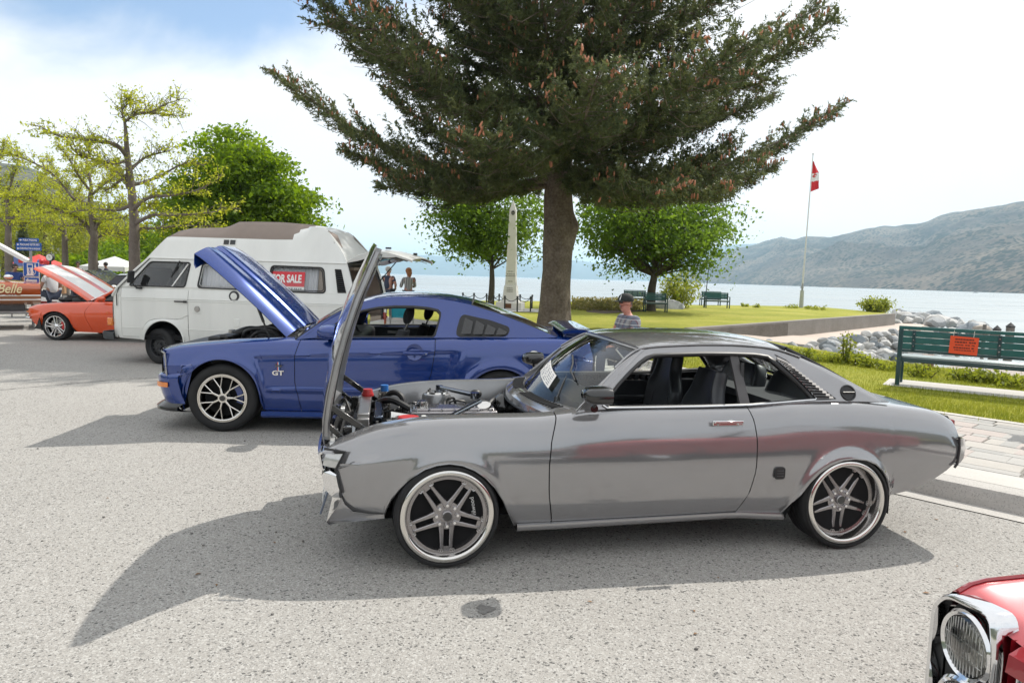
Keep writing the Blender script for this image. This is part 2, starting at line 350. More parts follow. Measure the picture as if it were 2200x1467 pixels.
def strip(name,a,za,b,zb,m,parent=None,kind=True,n=1):
 P = [[(pa.x + (pb.x - pa.x) * k / n,pa.y + (pb.y - pa.y) * k / n,za + (zb - za) * k / n) for k in range(n + 1)] for pa,pb in zip(a,b)]
 mb = MB().grid(P); o = mb.build(name,m,parent,recalc=False)
 if sum(p.normal.z for p in o.data.polygons) < 0: o.data.flip_normals()
 return struct(o) if kind else o
road_edge = KP
P = []
for p in road_edge:
 q = Vector((p.x - 90,p.y - 70)) if p.y > 3 else Vector((p.x - 90,p.y - 70))
 P.append([(p.x + (q.x - p.x) * t,p.y + (q.y - p.y) * t,0) for t in (0,0.02,0.06,0.15,0.4,1)])
P = [[(60 + 0 * t,-28 - 50 * t / 5,0) for t in range(6)]] + [[(24 - 60 * t / 5,-17 - 60 * t / 5,0) for t in range(6)]] + P
o = MB().grid(P).build('road',M_ROAD,recalc=False)
if sum(p.normal.z for p in o.data.polygons) < 0: o.data.flip_normals()
struct(o)
mt = mat('tar',(0.07,0.068,0.066),0.8,var=0.2)
cpts = [G(0,838),G(90,830),G(180,822),G(270,815),G(340,812)]
mb = MB(); A = []; rr = random.Random(3)
for p in crv([(*p[:2],0.004) for p in cpts],10): A.append([(p.x,p.y - 0.012 + rr.uniform(-.012,.012),0.004),(p.x,p.y + 0.012 + rr.uniform(-.012,.012),0.004)])
struct(mb.grid(A).build('road_crack',mt))
oilc = G(1042,1309); mb = MB(); n = 26
V = [(oilc[0],oilc[1],0.004)] + [(oilc[0] + 0.042 * (1 + .22 * math.sin(3 * a + 1) + .1 * math.sin(7 * a)) * math.cos(a),oilc[1] + 0.042 * (1 + .22 * math.sin(3 * a + 1) + .1 * math.sin(7 * a)) * math.sin(a),0.004) for a in [2 * math.pi * i / n for i in range(n)]]
mb.add(V,[(0,1 + i,1 + (i + 1) % n) for i in range(n)])
struct(mb.build('oil_stain',groundmat('oil_stained_asphalt',[(0.3,(0.15,0.145,0.137)),(0.7,(0.24,0.232,0.222))],6,60,bump=0.5,bs=95),recalc=False))
mb = MB(); rr = random.Random(12)
for i in range(60):
 x,y = rr.uniform(-4.5,3.2),rr.uniform(2.3,6.5); s = rr.uniform(.004,.011); a = rr.uniform(0,6)
 if rr.random() < .6: mb.ball((x,y,s * .4),(s,s * .8,s * .6),6,4)
 else: mb.add([(x + math.cos(a) * s * 2,y + math.sin(a) * s * 2,.004),(x - math.sin(a) * s,y + math.cos(a) * s,.008),(x - math.cos(a) * s * 2,y - math.sin(a) * s * 2,.004),(x + math.sin(a) * s,y - math.cos(a) * s,.007)],[(0,1,2,3)],1)
mb.build('road_grit',[mat('grit',(.16,.15,.14),.9,var=.3),mat('dry_leaf',(.20,.11,.05),.8,var=.3)])['kind'] = 'stuff'
ZP = 0.13
gut = strip('gutter',KP,0.004,offs(KP,0.19),0.0,M_CONC,kind=True)
gut.location.z = 0.002
k1 = offs(KP,0.19); k2 = offs(KP,0.235); k2b = offs(KP,0.25); k3 = offs(KP,0.44)
P = [[(a.x,a.y,0.0),(b.x,b.y,ZP - 0.025),(c.x,c.y,ZP - 0.004),(c.x + (d.x - c.x) * .1,c.y + (d.y - c.y) * .1,ZP),(d.x,d.y,ZP),(d.x,d.y,-0.05)] for a,b,c,d in zip(k1,k2,k2b,k3)]
struct(MB().grid(P).build('kerb',M_CONC,ang=30))
M_CONC2 = groundmat('apron_concrete',[(0.35,(0.46,0.44,0.41)),(0.65,(0.56,0.54,0.505))],1.2,60,bump=0.15,bs=160,rough=0.85)
ap = strip('sidewalk_apron',offs(KP,0.448),ZP,offs(KP,0.84),ZP,M_CONC2)
walk = strip('sidewalk',offs(KP,0.40),ZP - 0.014,offs(KP,3.62),ZP - 0.014,groundmat('joint_sand',[(0.3,(0.20,0.19,0.17)),(0.7,(0.29,0.275,0.25))],3,50))
struct(strip('sidewalk_edging',offs(KP,3.47),ZP + 0.002,offs(KP,3.60),ZP + 0.002,M_CONC2))
M_PAV = [groundmat('paver_%s' % n,[(0.35,c),(0.65,[k * 1.18 for k in c])],4,60,bump=0.25,bs=120,rough=0.88) for n,c in (('grey',(0.375,0.365,0.345)),('warm',(0.40,0.38,0.35)),('dark',(0.33,0.325,0.31)),('pink',(0.40,0.355,0.33)))]
_acc = [0.0]
for i in range(1,len(KP)): _acc.append(_acc[-1] + (KP[i] - KP[i - 1]).length)
def alongK(s,off):
 i = min(max(int(np.searchsorted(_acc,s)) - 1,0),len(KP) - 2); t = (s - _acc[i]) / (_acc[i + 1] - _acc[i])
 p = KP[i].lerp(KP[i + 1],t); d = (KP[min(i + 2,len(KP) - 1)] - KP[max(i - 1,0)]).normalized(); return Vector((p.x + d.y * off,p.y - d.x * off)),math.atan2(d.y,d.x)
PVM = {}
def paver(s,off,a,b,mi):
 key = (round(a,3),round(b,3),mi)
 if key not in PVM:
  h = 0.03; e = 0.006; x,y = a / 2 - .006,b / 2 - .006
  V = [(-x,-y,0),(x,-y,0),(x,y,0),(-x,y,0),(-x,-y,h - e),(x,-y,h - e),(x,y,h - e),(-x,y,h - e),(-x + e,-y + e,h),(x - e,-y + e,h),(x - e,y - e,h),(-x + e,y - e,h)]
  Fs = [(8,9,10,11)] + [(k,(k + 1) % 4,4 + (k + 1) % 4,4 + k) for k in range(4)] + [(4 + k,4 + (k + 1) % 4,8 + (k + 1) % 4,8 + k) for k in range(4)]
  me = bpy.data.meshes.new('paver'); me.from_pydata(V,[],Fs); me.materials.append(M_PAV[mi]); PVM[key] = me
 p,ang = alongK(s,off); o = bpy.data.objects.new('paver',PVM[key]); COL.objects.link(o); o.parent = walk
 o.location = (p.x,p.y,ZP - 0.032 + random.uniform(-.0015,.002)); o.rotation_euler = (0,0,ang); return o
s0 = next(_acc[i] for i in range(len(KP)) if KP[i].y > 3.9); u = 0.30; npv = 0
row = 0.86
k = 0
pat = [(0.30,0.15),(0.45,0.30),(0.30,0.30),(0.30,0.15),(0.45,0.30),(0.30,0.30)]
while row < 3.46 and npv < 296:
 wdt = pat[k % 6][1]; ln = pat[k % 6][0]; wdt = min(wdt,3.465 - row); s = s0 + (k * 0.17) % 0.3; end = s0 + 4.3
 if wdt < 0.07: break
 while s < end and npv < 298:
  l2 = ln if random.random() < .6 else ln * random.choice((0.5,1.0,0.667)); paver(s + l2 / 2,row + wdt / 2,l2,wdt,random.choice((0,0,1,1,2,3) if random.random() > .15 else (3,))); s += l2; npv += 1
 row += wdt; k += 1
mb = MB()
s = s0 - 5.5
while s < s0 + 22:
 if s < s0 - 0.31 or s > s0 + 4.6:
  r_ = 0.86
  for q in range(10):
   w_ = 0.26; p,a = alongK(s + (0.15 if q % 2 else 0),r_ + w_ / 2); mb.box((p.x,p.y,ZP - 0.016),(0.288,w_ - .012,0.032),(0,0,a),random.randrange(4)); r_ += w_
 s += 0.30
pv = mb.build('paver',M_PAV,walk); pv['kind'] = 'stuff'
ZL = 0.12
INN = offs(KP,3.60)
wall_a = v2(G(1470,706,ZL)); wall_b = Vector((21.30,38.6))
OUT = crv([(17,3.2,0),(13.2,6.9,0),(10.4,9.9,0),(8.75,11.9,0),(7.75,13.6,0),(7.15,15.6,0),(6.75,17.6,0),(6.2,20,0)],6)
OUT = [v2(p) for p in OUT] + [wall_a.lerp(wall_b,t) for t in (0,0.1,0.25,0.5,0.75,1.0)]
SHORE = [v2(p) for p in crv([(21.6,39.6,0),(21.4,46.6,0),(19.5,47.6,0),(15,46,0),(11,44.4,0),(6,44.6,0),(1,43.2,0),(-4,40,0),(-10,41,0),(-20,46,0),(-36,58,0),(-60,74,0)],5)]
OUT += SHORE
def resample(P,n):
 a = [0.0]
 for i in range(1,len(P)): a.append(a[-1] + (P[i] - P[i - 1]).length)
 return [Vector((np.interp(t,a,[p.x for p in P]),np.interp(t,a,[p.y for p in P]))) for t in np.linspace(0,a[-1],n)]
def seg(P,a,b):
 i = min(range(len(P)),key=lambda k: (P[k] - a).length); j = min(range(len(P)),key=lambda k: (P[k] - b).length); return P[i:j + 1] if j > i else [P[i],P[i]]
Ky = lambda y: min(INN,key=lambda p: abs(p.y - y) + (50 if p.x > 8 else 0))
iA = [INN[0],Vector(alongK(s0 + 1.5,3.6)[0]),Ky(15.5),Ky(24.0),Ky(27.0),INN[-1]]
oA = [OUT[0],Vector((8.75,11.9)),wall_a,wall_b,SHORE[8],SHORE[-1]]
cnt = [14,26,26,12,40]; IN2 = []; OU2 = []
for q in range(5):
 IN2 += resample(seg(INN,iA[q],iA[q + 1]),cnt[q])[:-1]; OU2 += resample(seg(OUT,oA[q],oA[q + 1]),cnt[q])[:-1]
P = []
for a,b in zip(IN2,OU2):
 row_ = []
 for t in np.linspace(0,1,13):
  x,y = a.x + (b.x - a.x) * t,a.y + (b.y - a.y) * t
  row_.append((x,y,ZL + (0.02 * math.sin(x * .7 + y * .4) + 0.015 * math.sin(x * .23 - y * .51)) * math.sin(math.pi * t)))
 P.append(row_)
lawn = MB().grid(P).build('lawn',M_LAWN,recalc=False)
if sum(p.normal.z for p in lawn.data.polygons) < 0: lawn.data.flip_normals()
struct(lawn)
dw = (wall_b - wall_a).normalized(); wl = (wall_b - wall_a).length
def drop(s): return 0.58 * min(1.0,max(0.0,s / wl / .30)) ** .9
def zpl(x,y): return ZL - 0.02 - drop((x - wall_a.x) * dw.x + (y - wall_a.y) * dw.y)
def onplaza(px,py):
 d = ray(px,py); lo,hi = 2.0,400.0
 for _ in range(60):
  m_ = (lo + hi) / 2; p = _cc + d * m_ / np.linalg.norm(d)
  if p[2] > zpl(p[0],p[1]): lo = m_
  else: hi = m_
 return Vector((p[0],p[1]))
PE = [onplaza(*q) for q in ((1729,741),(1767,733),(1800,725),(1842,720),(1904,714),(1960,705),(2003,698))]
PE0 = [Vector((6.75,17.6)),Vector((7.15,16.4))]
near = [Vector((6.25,19.9)),Vector((6.75,17.6))] + PE
far_ = [wall_a.lerp(wall_b + dw * 2.5,t) for t in np.linspace(0,1,len(near))]
P = [[(a.x + (b.x - a.x) * t,a.y + (b.y - a.y) * t,zpl(a.x + (b.x - a.x) * t,a.y + (b.y - a.y) * t) if True else 0) for t in np.linspace(0,1,5)] for a,b in zip(near,far_)]
pz = MB().grid(P).build('plaza',M_PLAZA,recalc=False)
if sum(p.normal.z for p in pz.data.polygons) < 0: pz.data.flip_normals()
struct(pz)
wt = thing('retaining_wall','long low concrete retaining wall between the lawn and the pinkish boat ramp','wall',(wall_a.x,wall_a.y,0),math.atan2(dw.y,dw.x))
mb = MB(); K = 12
for i in range(K):
 a,b = wl * i / K,wl * (i + 1) / K; zb = ZL - drop(b) - .3
 mb.add([(a,-.28,zb),(b,-.28,zb),(b,-.28,ZL + .03),(a,-.28,ZL + .03),(a,.0,zb),(b,.0,zb),(b,.0,ZL + .03),(a,.0,ZL + .03)],[(0,1,2,3),(3,2,6,7)] + ([(0,3,7,4)] if i == 0 else []) + ([(1,5,6,2)] if i == K - 1 else []))
mb.build('wall_face',M_WALLC,wt,recalc=False)
mb = MB()
for i in range(90):
 x = 0.15 + i * 0.085
 mb.box((x,-0.291,ZL - .04 - drop(x) / 2),(0.03,0.02,.02 + drop(x)))
ob = mb.build('formwork_rib',M_WALLC,wt); ob['kind'] = 'stuff'
EDGE = [v2(p) for p in OUT[:44] if p.y < 18] + PE + [wall_b + dw * 2.5] + [wall_b] + SHORE
EA = np.array([(p.x,p.y) for p in EDGE])
def edge_z(p):
 if 18 < p[1] and p[0] > 6.6 and p[1] < 46 and p[0] < 60: return min(ZL,zpl(p[0],p[1]))
 return ZL
def edgedist(p):
 a,b = EA[:-1],EA[1:]; d = b - a; t = np.clip(((p - a) * d).sum(1) / np.maximum((d * d).sum(1),1e-9),0,1); q = a + d * t[:,None]; r = np.hypot(*(p - q).T); i = int(r.argmin()); nrm = np.array((d[i][1],-d[i][0])); return r[i],q[i],float(np.dot(p - q[i],nrm))
P = []
for i,e in enumerate(EDGE):
 t = (EDGE[min(i + 1,len(EDGE) - 1)] - EDGE[max(i - 1,0)]).normalized(); nn = Vector((t.y,-t.x)); z0 = edge_z(e)
 P.append([(e.x + nn.x * d - nn.x * .02,e.y + nn.y * d - nn.y * .02,z0 - .03 - dz) for d,dz in ((0,-.02),(.35,.14),(1.0,.42),(2.2,.85),(5.5,2.2))])
struct(MB().grid(P).build('shore_bank',M_BANK,recalc=False))
ZW = -1.3
m = bpy.data.materials.new('lake_water'); m.use_nodes = True; t = m.node_tree; b = t.nodes['Principled BSDF']
b.inputs['Base Color'].default_value = (0.265,0.31,0.325,1); b.inputs['Roughness'].default_value = 0.36; b.inputs['IOR'].default_value = 1.33; b.inputs['Specular IOR Level'].default_value = 0.9
tc = t.nodes.new('ShaderNodeTexCoord'); mpn = t.nodes.new('ShaderNodeMapping'); mpn.inputs['Scale'].default_value = (0.35,1.0,1.0); mpn.inputs['Rotation'].default_value = (0,0,R(20)); t.links.new(tc.outputs['Object'],mpn.inputs['Vector'])
w1 = t.nodes.new('ShaderNodeTexNoise'); w1.inputs['Scale'].default_value = 1.6; w1.inputs['Detail'].default_value = 8; w1.inputs['Roughness'].default_value = 0.6; t.links.new(mpn.outputs['Vector'],w1.inputs['Vector'])
bp = t.nodes.new('ShaderNodeBump'); bp.inputs['Strength'].default_value = 0.9; bp.inputs['Distance'].default_value = 0.16; t.links.new(w1.outputs['Fac'],bp.inputs['Height']); t.links.new(bp.outputs['Normal'],b.inputs['Normal'])
m2 = t.nodes.new('ShaderNodeMapping'); m2.inputs['Scale'].default_value = (0.012,0.11,1); m2.inputs['Rotation'].default_value = (0,0,R(-8)); t.links.new(tc.outputs['Object'],m2.inputs['Vector'])
w2 = t.nodes.new('ShaderNodeTexNoise'); w2.inputs['Scale'].default_value = 1.0; w2.inputs['Detail'].default_value = 7; w2.inputs['Roughness'].default_value = 0.7; t.links.new(m2.outputs['Vector'],w2.inputs['Vector'])
mr2 = t.nodes.new('ShaderNodeMapRange'); mr2.inputs['From Min'].default_value = 0.35; mr2.inputs['From Max'].default_value = 0.65; mr2.inputs['To Min'].default_value = 0.20; mr2.inputs['To Max'].default_value = 0.46; t.links.new(w2.outputs['Fac'],mr2.inputs['Value']); t.links.new(mr2.outputs['Result'],b.inputs['Roughness'])
lk = rmesh('lake',[(-9000,14,ZW),(9000,14,ZW),(9000,13000,ZW),(-9000,13000,ZW)],[(0,1,2,3)],m,smooth=False); struct(lk)
o = rmesh('land',[(-9000,-9000,-2.6),(9000,-9000,-2.6),(9000,40,-2.6),(-9000,40,-2.6)],[(0,1,2,3)],M_BANK,smooth=False); struct(o)
o = rmesh('verge',[(-400,-300,-0.06),(300,-300,-0.06),(300,-30,-0.06),(20,-18,-0.06),(2,6,-0.06),(-4,21,-0.06),(-60,74,-0.06),(-220,190,-0.06),(-400,240,-0.06)],[tuple(range(9))],M_LAWN,smooth=False); struct(o)
# ---- mountains
def hillmat(name,c1,c2,c3,s1=0.006,s2=0.05,tree=0.06):
 m = bpy.data.materials.new(name); m.use_nodes = True; t = m.node_tree; b = t.nodes['Principled BSDF']; b.inputs['Roughness'].default_value = 0.95; b.inputs['Specular IOR Level'].default_value = 0.1
 tc = t.nodes.new('ShaderNodeTexCoord')
 mpn = t.nodes.new('ShaderNodeMapping'); mpn.inputs['Scale'].default_value = (1,1,3.0); t.links.new(tc.outputs['Object'],mpn.inputs['Vector'])
 n1 = t.nodes.new('ShaderNodeTexNoise'); n1.inputs['Scale'].default_value = s1; n1.inputs['Detail'].default_value = 9; n1.inputs['Roughness'].default_value = 0.7; n1.inputs['Distortion'].default_value = 0.8; t.links.new(mpn.outputs['Vector'],n1.inputs['Vector'])
 rp = t.nodes.new('ShaderNodeValToRGB'); e = rp.color_ramp.elements; e[0].position = 0.38; e[0].color = (*c1,1); e[1].position = 0.62; e[1].color = (*c2,1); t.links.new(n1.outputs['Fac'],rp.inputs['Fac'])
 n2 = t.nodes.new('ShaderNodeTexVoronoi'); n2.inputs['Scale'].default_value = tree; t.links.new(tc.outputs['Object'],n2.inputs['Vector'])
 n3 = t.nodes.new('ShaderNodeTexNoise'); n3.inputs['Scale'].default_value = s1 * 3.0; n3.inputs['Detail'].default_value = 5; t.links.new(tc.outputs['Object'],n3.inputs['Vector'])
 mu = t.nodes.new('ShaderNodeMath'); mu.operation = 'MULTIPLY_ADD'; mu.inputs[1].default_value = 1.1; t.links.new(n3.outputs['Fac'],mu.inputs[0]); 
 ng = t.nodes.new('ShaderNodeMath'); ng.operation = 'MULTIPLY'; ng.inputs[1].default_value = -0.9; t.links.new(n2.outputs['Distance'],ng.inputs[0]); t.links.new(ng.outputs[0],mu.inputs[2])
 mr = t.nodes.new('ShaderNodeMapRange'); mr.inputs['From Min'].default_value = 0.05; mr.inputs['From Max'].default_value = 0.22; t.links.new(mu.outputs[0],mr.inputs['Value'])
 mx = t.nodes.new('ShaderNodeMixRGB'); mx.inputs['Color2'].default_value = (*c3,1); t.links.new(mr.outputs['Result'],mx.inputs['Fac']); t.links.new(rp.outputs['Color'],mx.inputs['Color1']); t.links.new(mx.outputs['Color'],b.inputs['Base Color'])
 MATS[name] = m; return m
from mathutils import noise as mnoise
def mountain(name,ridge,shore,m,d0,depth,rough,nu=160,nv=36,seed=0.0,skew=0.0):
 """ridge = [(bearing in degrees, height at the crest, distance of crest)], shore distance d0(bearing)"""
 bs = [r[0] for r in ridge]; H = ipl(bs,[r[1] for r in ridge]); D = ipl(bs,[r[2] for r in ridge]); P = []
 for i in range(nu + 1):
  b = bs[0] + (bs[-1] - bs[0]) * i / nu; row_ = []; h = float(H(b)); dd = float(D(b)); d00 = shore(b)
  for j in range(nv + 1):
   s = j / nv; d = d00 + (dd - d00) * s if s <= 1 else dd
   a = R(b + skew * s); x,y = math.sin(a) * d,math.cos(a) * d
   prof = s ** 0.85
   g = 1 - abs(mnoise.fractal(Vector((x / 420 + seed,y / 420,seed)),0.9,2.1,6))
   nz = (mnoise.fractal(Vector((x / 520 + seed,y / 520,3)),1.0,2.0,7) * .5 + (g - .75)) * rough * math.sin(math.pi * min(1,s * .98 + .02)) ** .7
   nz += mnoise.fractal(Vector((x / 90 + seed,y / 90,9)),1.0,2.0,5) * rough * .10 * min(1,s * 4)
   row_.append((x,y,ZW - .5 + max(0.0,h * prof + nz * min(1,s * 3))))
  for ex in (1.15,1.5): 
   a = R(b + skew); row_.append((math.sin(a) * dd * ex,math.cos(a) * dd * ex,ZW - 3 + h * (1 - (ex - 1) * 1.6)))
  P.append(row_)
 o = MB().grid(P).build(name,m,ang=180,recalc=False)
 if sum(p.normal.z for p in o.data.polygons) < 0: o.data.flip_normals()
 return struct(o)
def bear(px): return math.degrees(math.atan((px - 1100) / F_PX))
def ridge_h(px,py,D_):
 d = ray(px,py); return float(CAM_H + d[2] / math.hypot(d[0],d[1]) * D_)
RID = [(1450,590),(1500,566),(1548,540),(1605,526),(1668,508),(1682,514),(1716,510),(1736,513),(1780,510),(1875,486),(1930,484),(2009,459),(2089,447),(2152,438),(2200,431)]
dist_ = lambda px: np.interp(px,[1450,1700,2000,2200],[3600,3100,2700,2500])
ridge = [(bear(x),ridge_h(x,y,float(dist_(x))),float(dist_(x))) for x,y in RID] + [(43,325,2450),(50,320,2500),(62,300,2800),(80,320,3000),(100,300,3200)]
sh = lambda b: float(np.interp(b,[13,18,25,37,60,100],[2900,2100,1500,1050,1000,1500]))
M_HILL = hillmat('burnt_hillside',(0.040,0.038,0.036),(0.19,0.15,0.11),(0.010,0.020,0.013),0.0042,0.05,0.11)
mountain('mountain',ridge,sh,M_HILL,0,0,80,nu=260,nv=60,seed=2.2)
M_HILL2 = hillmat('far_forest_hill',(0.03,0.045,0.035),(0.06,0.07,0.05),(0.02,0.035,0.022),0.002,0.02,0.02)
D2 = 8200
rid2 = [(-62,310,D2),(-45,300,D2),(-30,290,D2)] + [(bear(x),ridge_h(x,y,D2),D2) for x,y in ((560,545),(760,548),(915,548),(1000,552),(1100,556),(1219,559),(1300,566),(1400,560),(1500,538),(1560,526),(1640,522),(1720,530))]
mountain('distant_hills',rid2,lambda b: 6000.0,M_HILL2,0,0,60,nu=150,nv=20,seed=5.1)
D3 = 900
M_HILL3 = hillmat('near_forest_hill',(0.06,0.07,0.05),(0.15,0.14,0.10),(0.022,0.038,0.02),0.01,0.08,0.3)
rid3 = [(-125,90,700),(-100,190,800),(-75,240,D3),(-55,260,D3),(-46,235,D3)] + [(bear(x),ridge_h(x,y,D3),D3) for x,y in ((0,345),(60,352),(130,385),(190,418),(260,455),(330,500),(420,545),(520,572),(640,586))]
mountain('wooded_hill',rid3,lambda b: 480.0,M_HILL3,0,0,26,nu=120,nv=24,seed=8.4)
rid4 = [(105,40,500),(130,46,420),(160,34,380),(190,38,380),(215,44,420),(236,50,560)]
mountain('town_hillside',rid4,lambda b: 130.0,M_HILL3,0,0,16,nu=70,nv=16,seed=1.4)
hz = MB().box((-200,2400,176 - 3.9),(18500,21000,356)).build('haze',bpy.data.materials.new('haze')); hz['kind'] = 'stuff'
m = hz.data.materials[0]; m.use_nodes = True; t = m.node_tree
for n in list(t.nodes):
 if n.type != 'OUTPUT_MATERIAL': t.nodes.remove(n)
pv_ = t.nodes.new('ShaderNodeVolumePrincipled'); pv_.inputs['Density'].default_value = 0.00016; pv_.inputs['Color'].default_value = (0.60,0.83,1.0,1); pv_.inputs['Anisotropy'].default_value = 0.3
t.links.new(pv_.outputs[0],[n for n in t.nodes if n.type == 'OUTPUT_MATERIAL'][0].inputs['Volume'])
# ================================================================== vehicles: shared pieces
M_TYRE = mat('tyre_rubber',(0.022,0.022,0.023),0.72,var=0.25,scale=14,bump=0.15,bscale=220,spec=0.3)
M_CHROME = mat('chrome',(0.78,0.78,0.79),0.07,1.0,var=0.02,rvar=0.2)
M_POLISH = mat('polished_alloy',(0.72,0.70,0.67),0.14,1.0,var=0.03)
M_GUN = mat('gunmetal_alloy',(0.30,0.285,0.29),0.25,0.9,0.6,var=0.06)
M_DARK = mat('black_inner',(0.012,0.012,0.013),0.8,var=0.2,spec=0.2)
M_BLK = mat('black_trim',(0.018,0.018,0.019),0.45,var=0.15)
M_BLKG = mat('black_gloss',(0.012,0.012,0.013),0.18,coat=0.5,var=0.1)
M_STEEL = mat('brushed_steel',(0.42,0.41,0.40),0.33,1.0,var=0.08,scale=20)
M_IRON = mat('cast_iron',(0.10,0.10,0.105),0.55,0.7,var=0.2,scale=12)
M_LEATHER = mat('black_leather',(0.052,0.055,0.062),0.34,var=0.15,scale=9,bump=0.08,bscale=260)
M_CLOTHB = mat('charcoal_cloth',(0.030,0.031,0.036),0.9,var=0.15,scale=30,sheen=0.2)
M_WHITE = mat('white_paint',(0.78,0.78,0.76),0.4,var=0.03)
M_RED = mat('red_plastic',(0.50,0.03,0.03),0.35,var=0.08)
M_BLUECAP = mat('blue_plastic',(0.03,0.18,0.55),0.3,var=0.08)
M_AMBER = mat('amber_lens',(0.75,0.20,0.01),0.15,coat=1.0,var=0.12,scale=40,emit=((0.75,0.2,0.01),0.0))
M_LENS = mat('clear_lens',(0.55,0.55,0.54),0.08,0.3,1.0,var=0.12,scale=30)
M_REDLENS = mat('red_lens',(0.35,0.012,0.012),0.12,coat=1.0,var=0.1)
M_GLASS = glass('car_glass',(0.86,0.93,0.91),0.8); M_TINT = glass('tinted_glass',(0.12,0.14,0.14))
def tyre_prof(Rt,Rr,w):
 h = w / 2
 half = [(Rr - .012,-h * .72),(Rr + .006,-h * .90),(Rr + (Rt - Rr) * .35,-h * 1.03),(Rr + (Rt - Rr) * .7,-h * 1.0),(Rt - .018,-h * .93),(Rt - .006,-h * .84),(Rt,-h * .70),(Rt,-h * .40),(Rt - .007,-h * .385),(Rt - .007,-h * .35),(Rt,-h * .335),(Rt,-h * .05),(Rt - .007,-h * .04)]
 return half + [(r,-a) for r,a in half[::-1]]
def wheel(name,parent,loc,Rt,Rr,w,style,rot=(0,0,0),lip=0.05):
 """axis along local y, outer face towards -y, centre at loc; a part whose tyre, rim, spokes and so on are its pieces"""
 e = empty('wheel',parent,loc,rot); ax = (0,1,0); h = w / 2
 mb = MB().lathe(tyre_prof(Rt,Rr,w),ax=ax,n=64)
 mb.build('tyre',M_TYRE,e,ang=50)
 MBk = MB().lathe([(Rr - .05,h * .8),(Rr - .05,-h * .3),(.02,-h * .25)],ax=ax,n=40); MBk.build('wheel_barrel',M_DARK,e)
 return e,h
def brake(e,Rr,h,col,y=None):
 y = -h * .05 if y is None else y
 MB().lathe([(.06,y - .012),(Rr * .70,y - .012),(Rr * .70,y + .012),(.06,y + .012),(.06,y - .012)],ax=(0,1,0),n=40).lathe([(.0,y - .035),(.075,y - .035),(.085,y - .015)],ax=(0,1,0),n=24).build('brake_disc',M_STEEL,e)
 mb = MB(); P = []
 for a in np.linspace(R(-22),R(42),9):
  P.append([(math.cos(a) * r,yy,math.sin(a) * r) for r,yy in ((Rr * .50,y - .02),(Rr * .53,y - .055),(Rr * .76,y - .055),(Rr * .79,y - .02))])
 mb.grid(P); mb.add(P[0],[(0,1,2,3)]); mb.add(P[-1],[(3,2,1,0)])
 mb.build('brake_caliper',col,e,ang=35)
def lugs(mb,r,n,y,rad=.011,ln=.022,mi=0,a0=0.0):
 for i in range(n):
  a = a0 + 2 * math.pi * i / n; c = (math.cos(a) * r,y,math.sin(a) * r); mb.cyl(c,(c[0],y - ln,c[2]),rad,rad * .8,8,mi)
def bar(mb,a,b,wa,wb,y0a,y0b,d,mi=0,bev=0.004):
 """spoke bar in the wheel plane from a to b (x,z), widths wa, wb, front face at y0a..y0b, depth d"""
 a = Vector((a[0],0,a[1])); b = Vector((b[0],0,b[1])); t = (b - a).normalized(); s = Vector((t.z,0,-t.x)); V = []
 for p,w_,y in ((a,wa,y0a),(b,wb,y0b)):
  V += [p + s * w_ * .62 + Vector((0,y + d,0)),p + s * w_ * .5 + Vector((0,y + bev,0)),p + s * (w_ * .5 - bev) + Vector((0,y,0)),p - s * (w_ * .5 - bev) + Vector((0,y,0)),p - s * w_ * .5 + Vector((0,y + bev,0)),p - s * w_ * .62 + Vector((0,y + d,0))]
 mb.add(V,[(k,k + 1,k + 7,k + 6) for k in range(5)] + [(0,5,4,3,2,1),(6,7,8,9,10,11)],mi)
def pol(r,a): return (math.cos(a) * r,math.sin(a) * r)
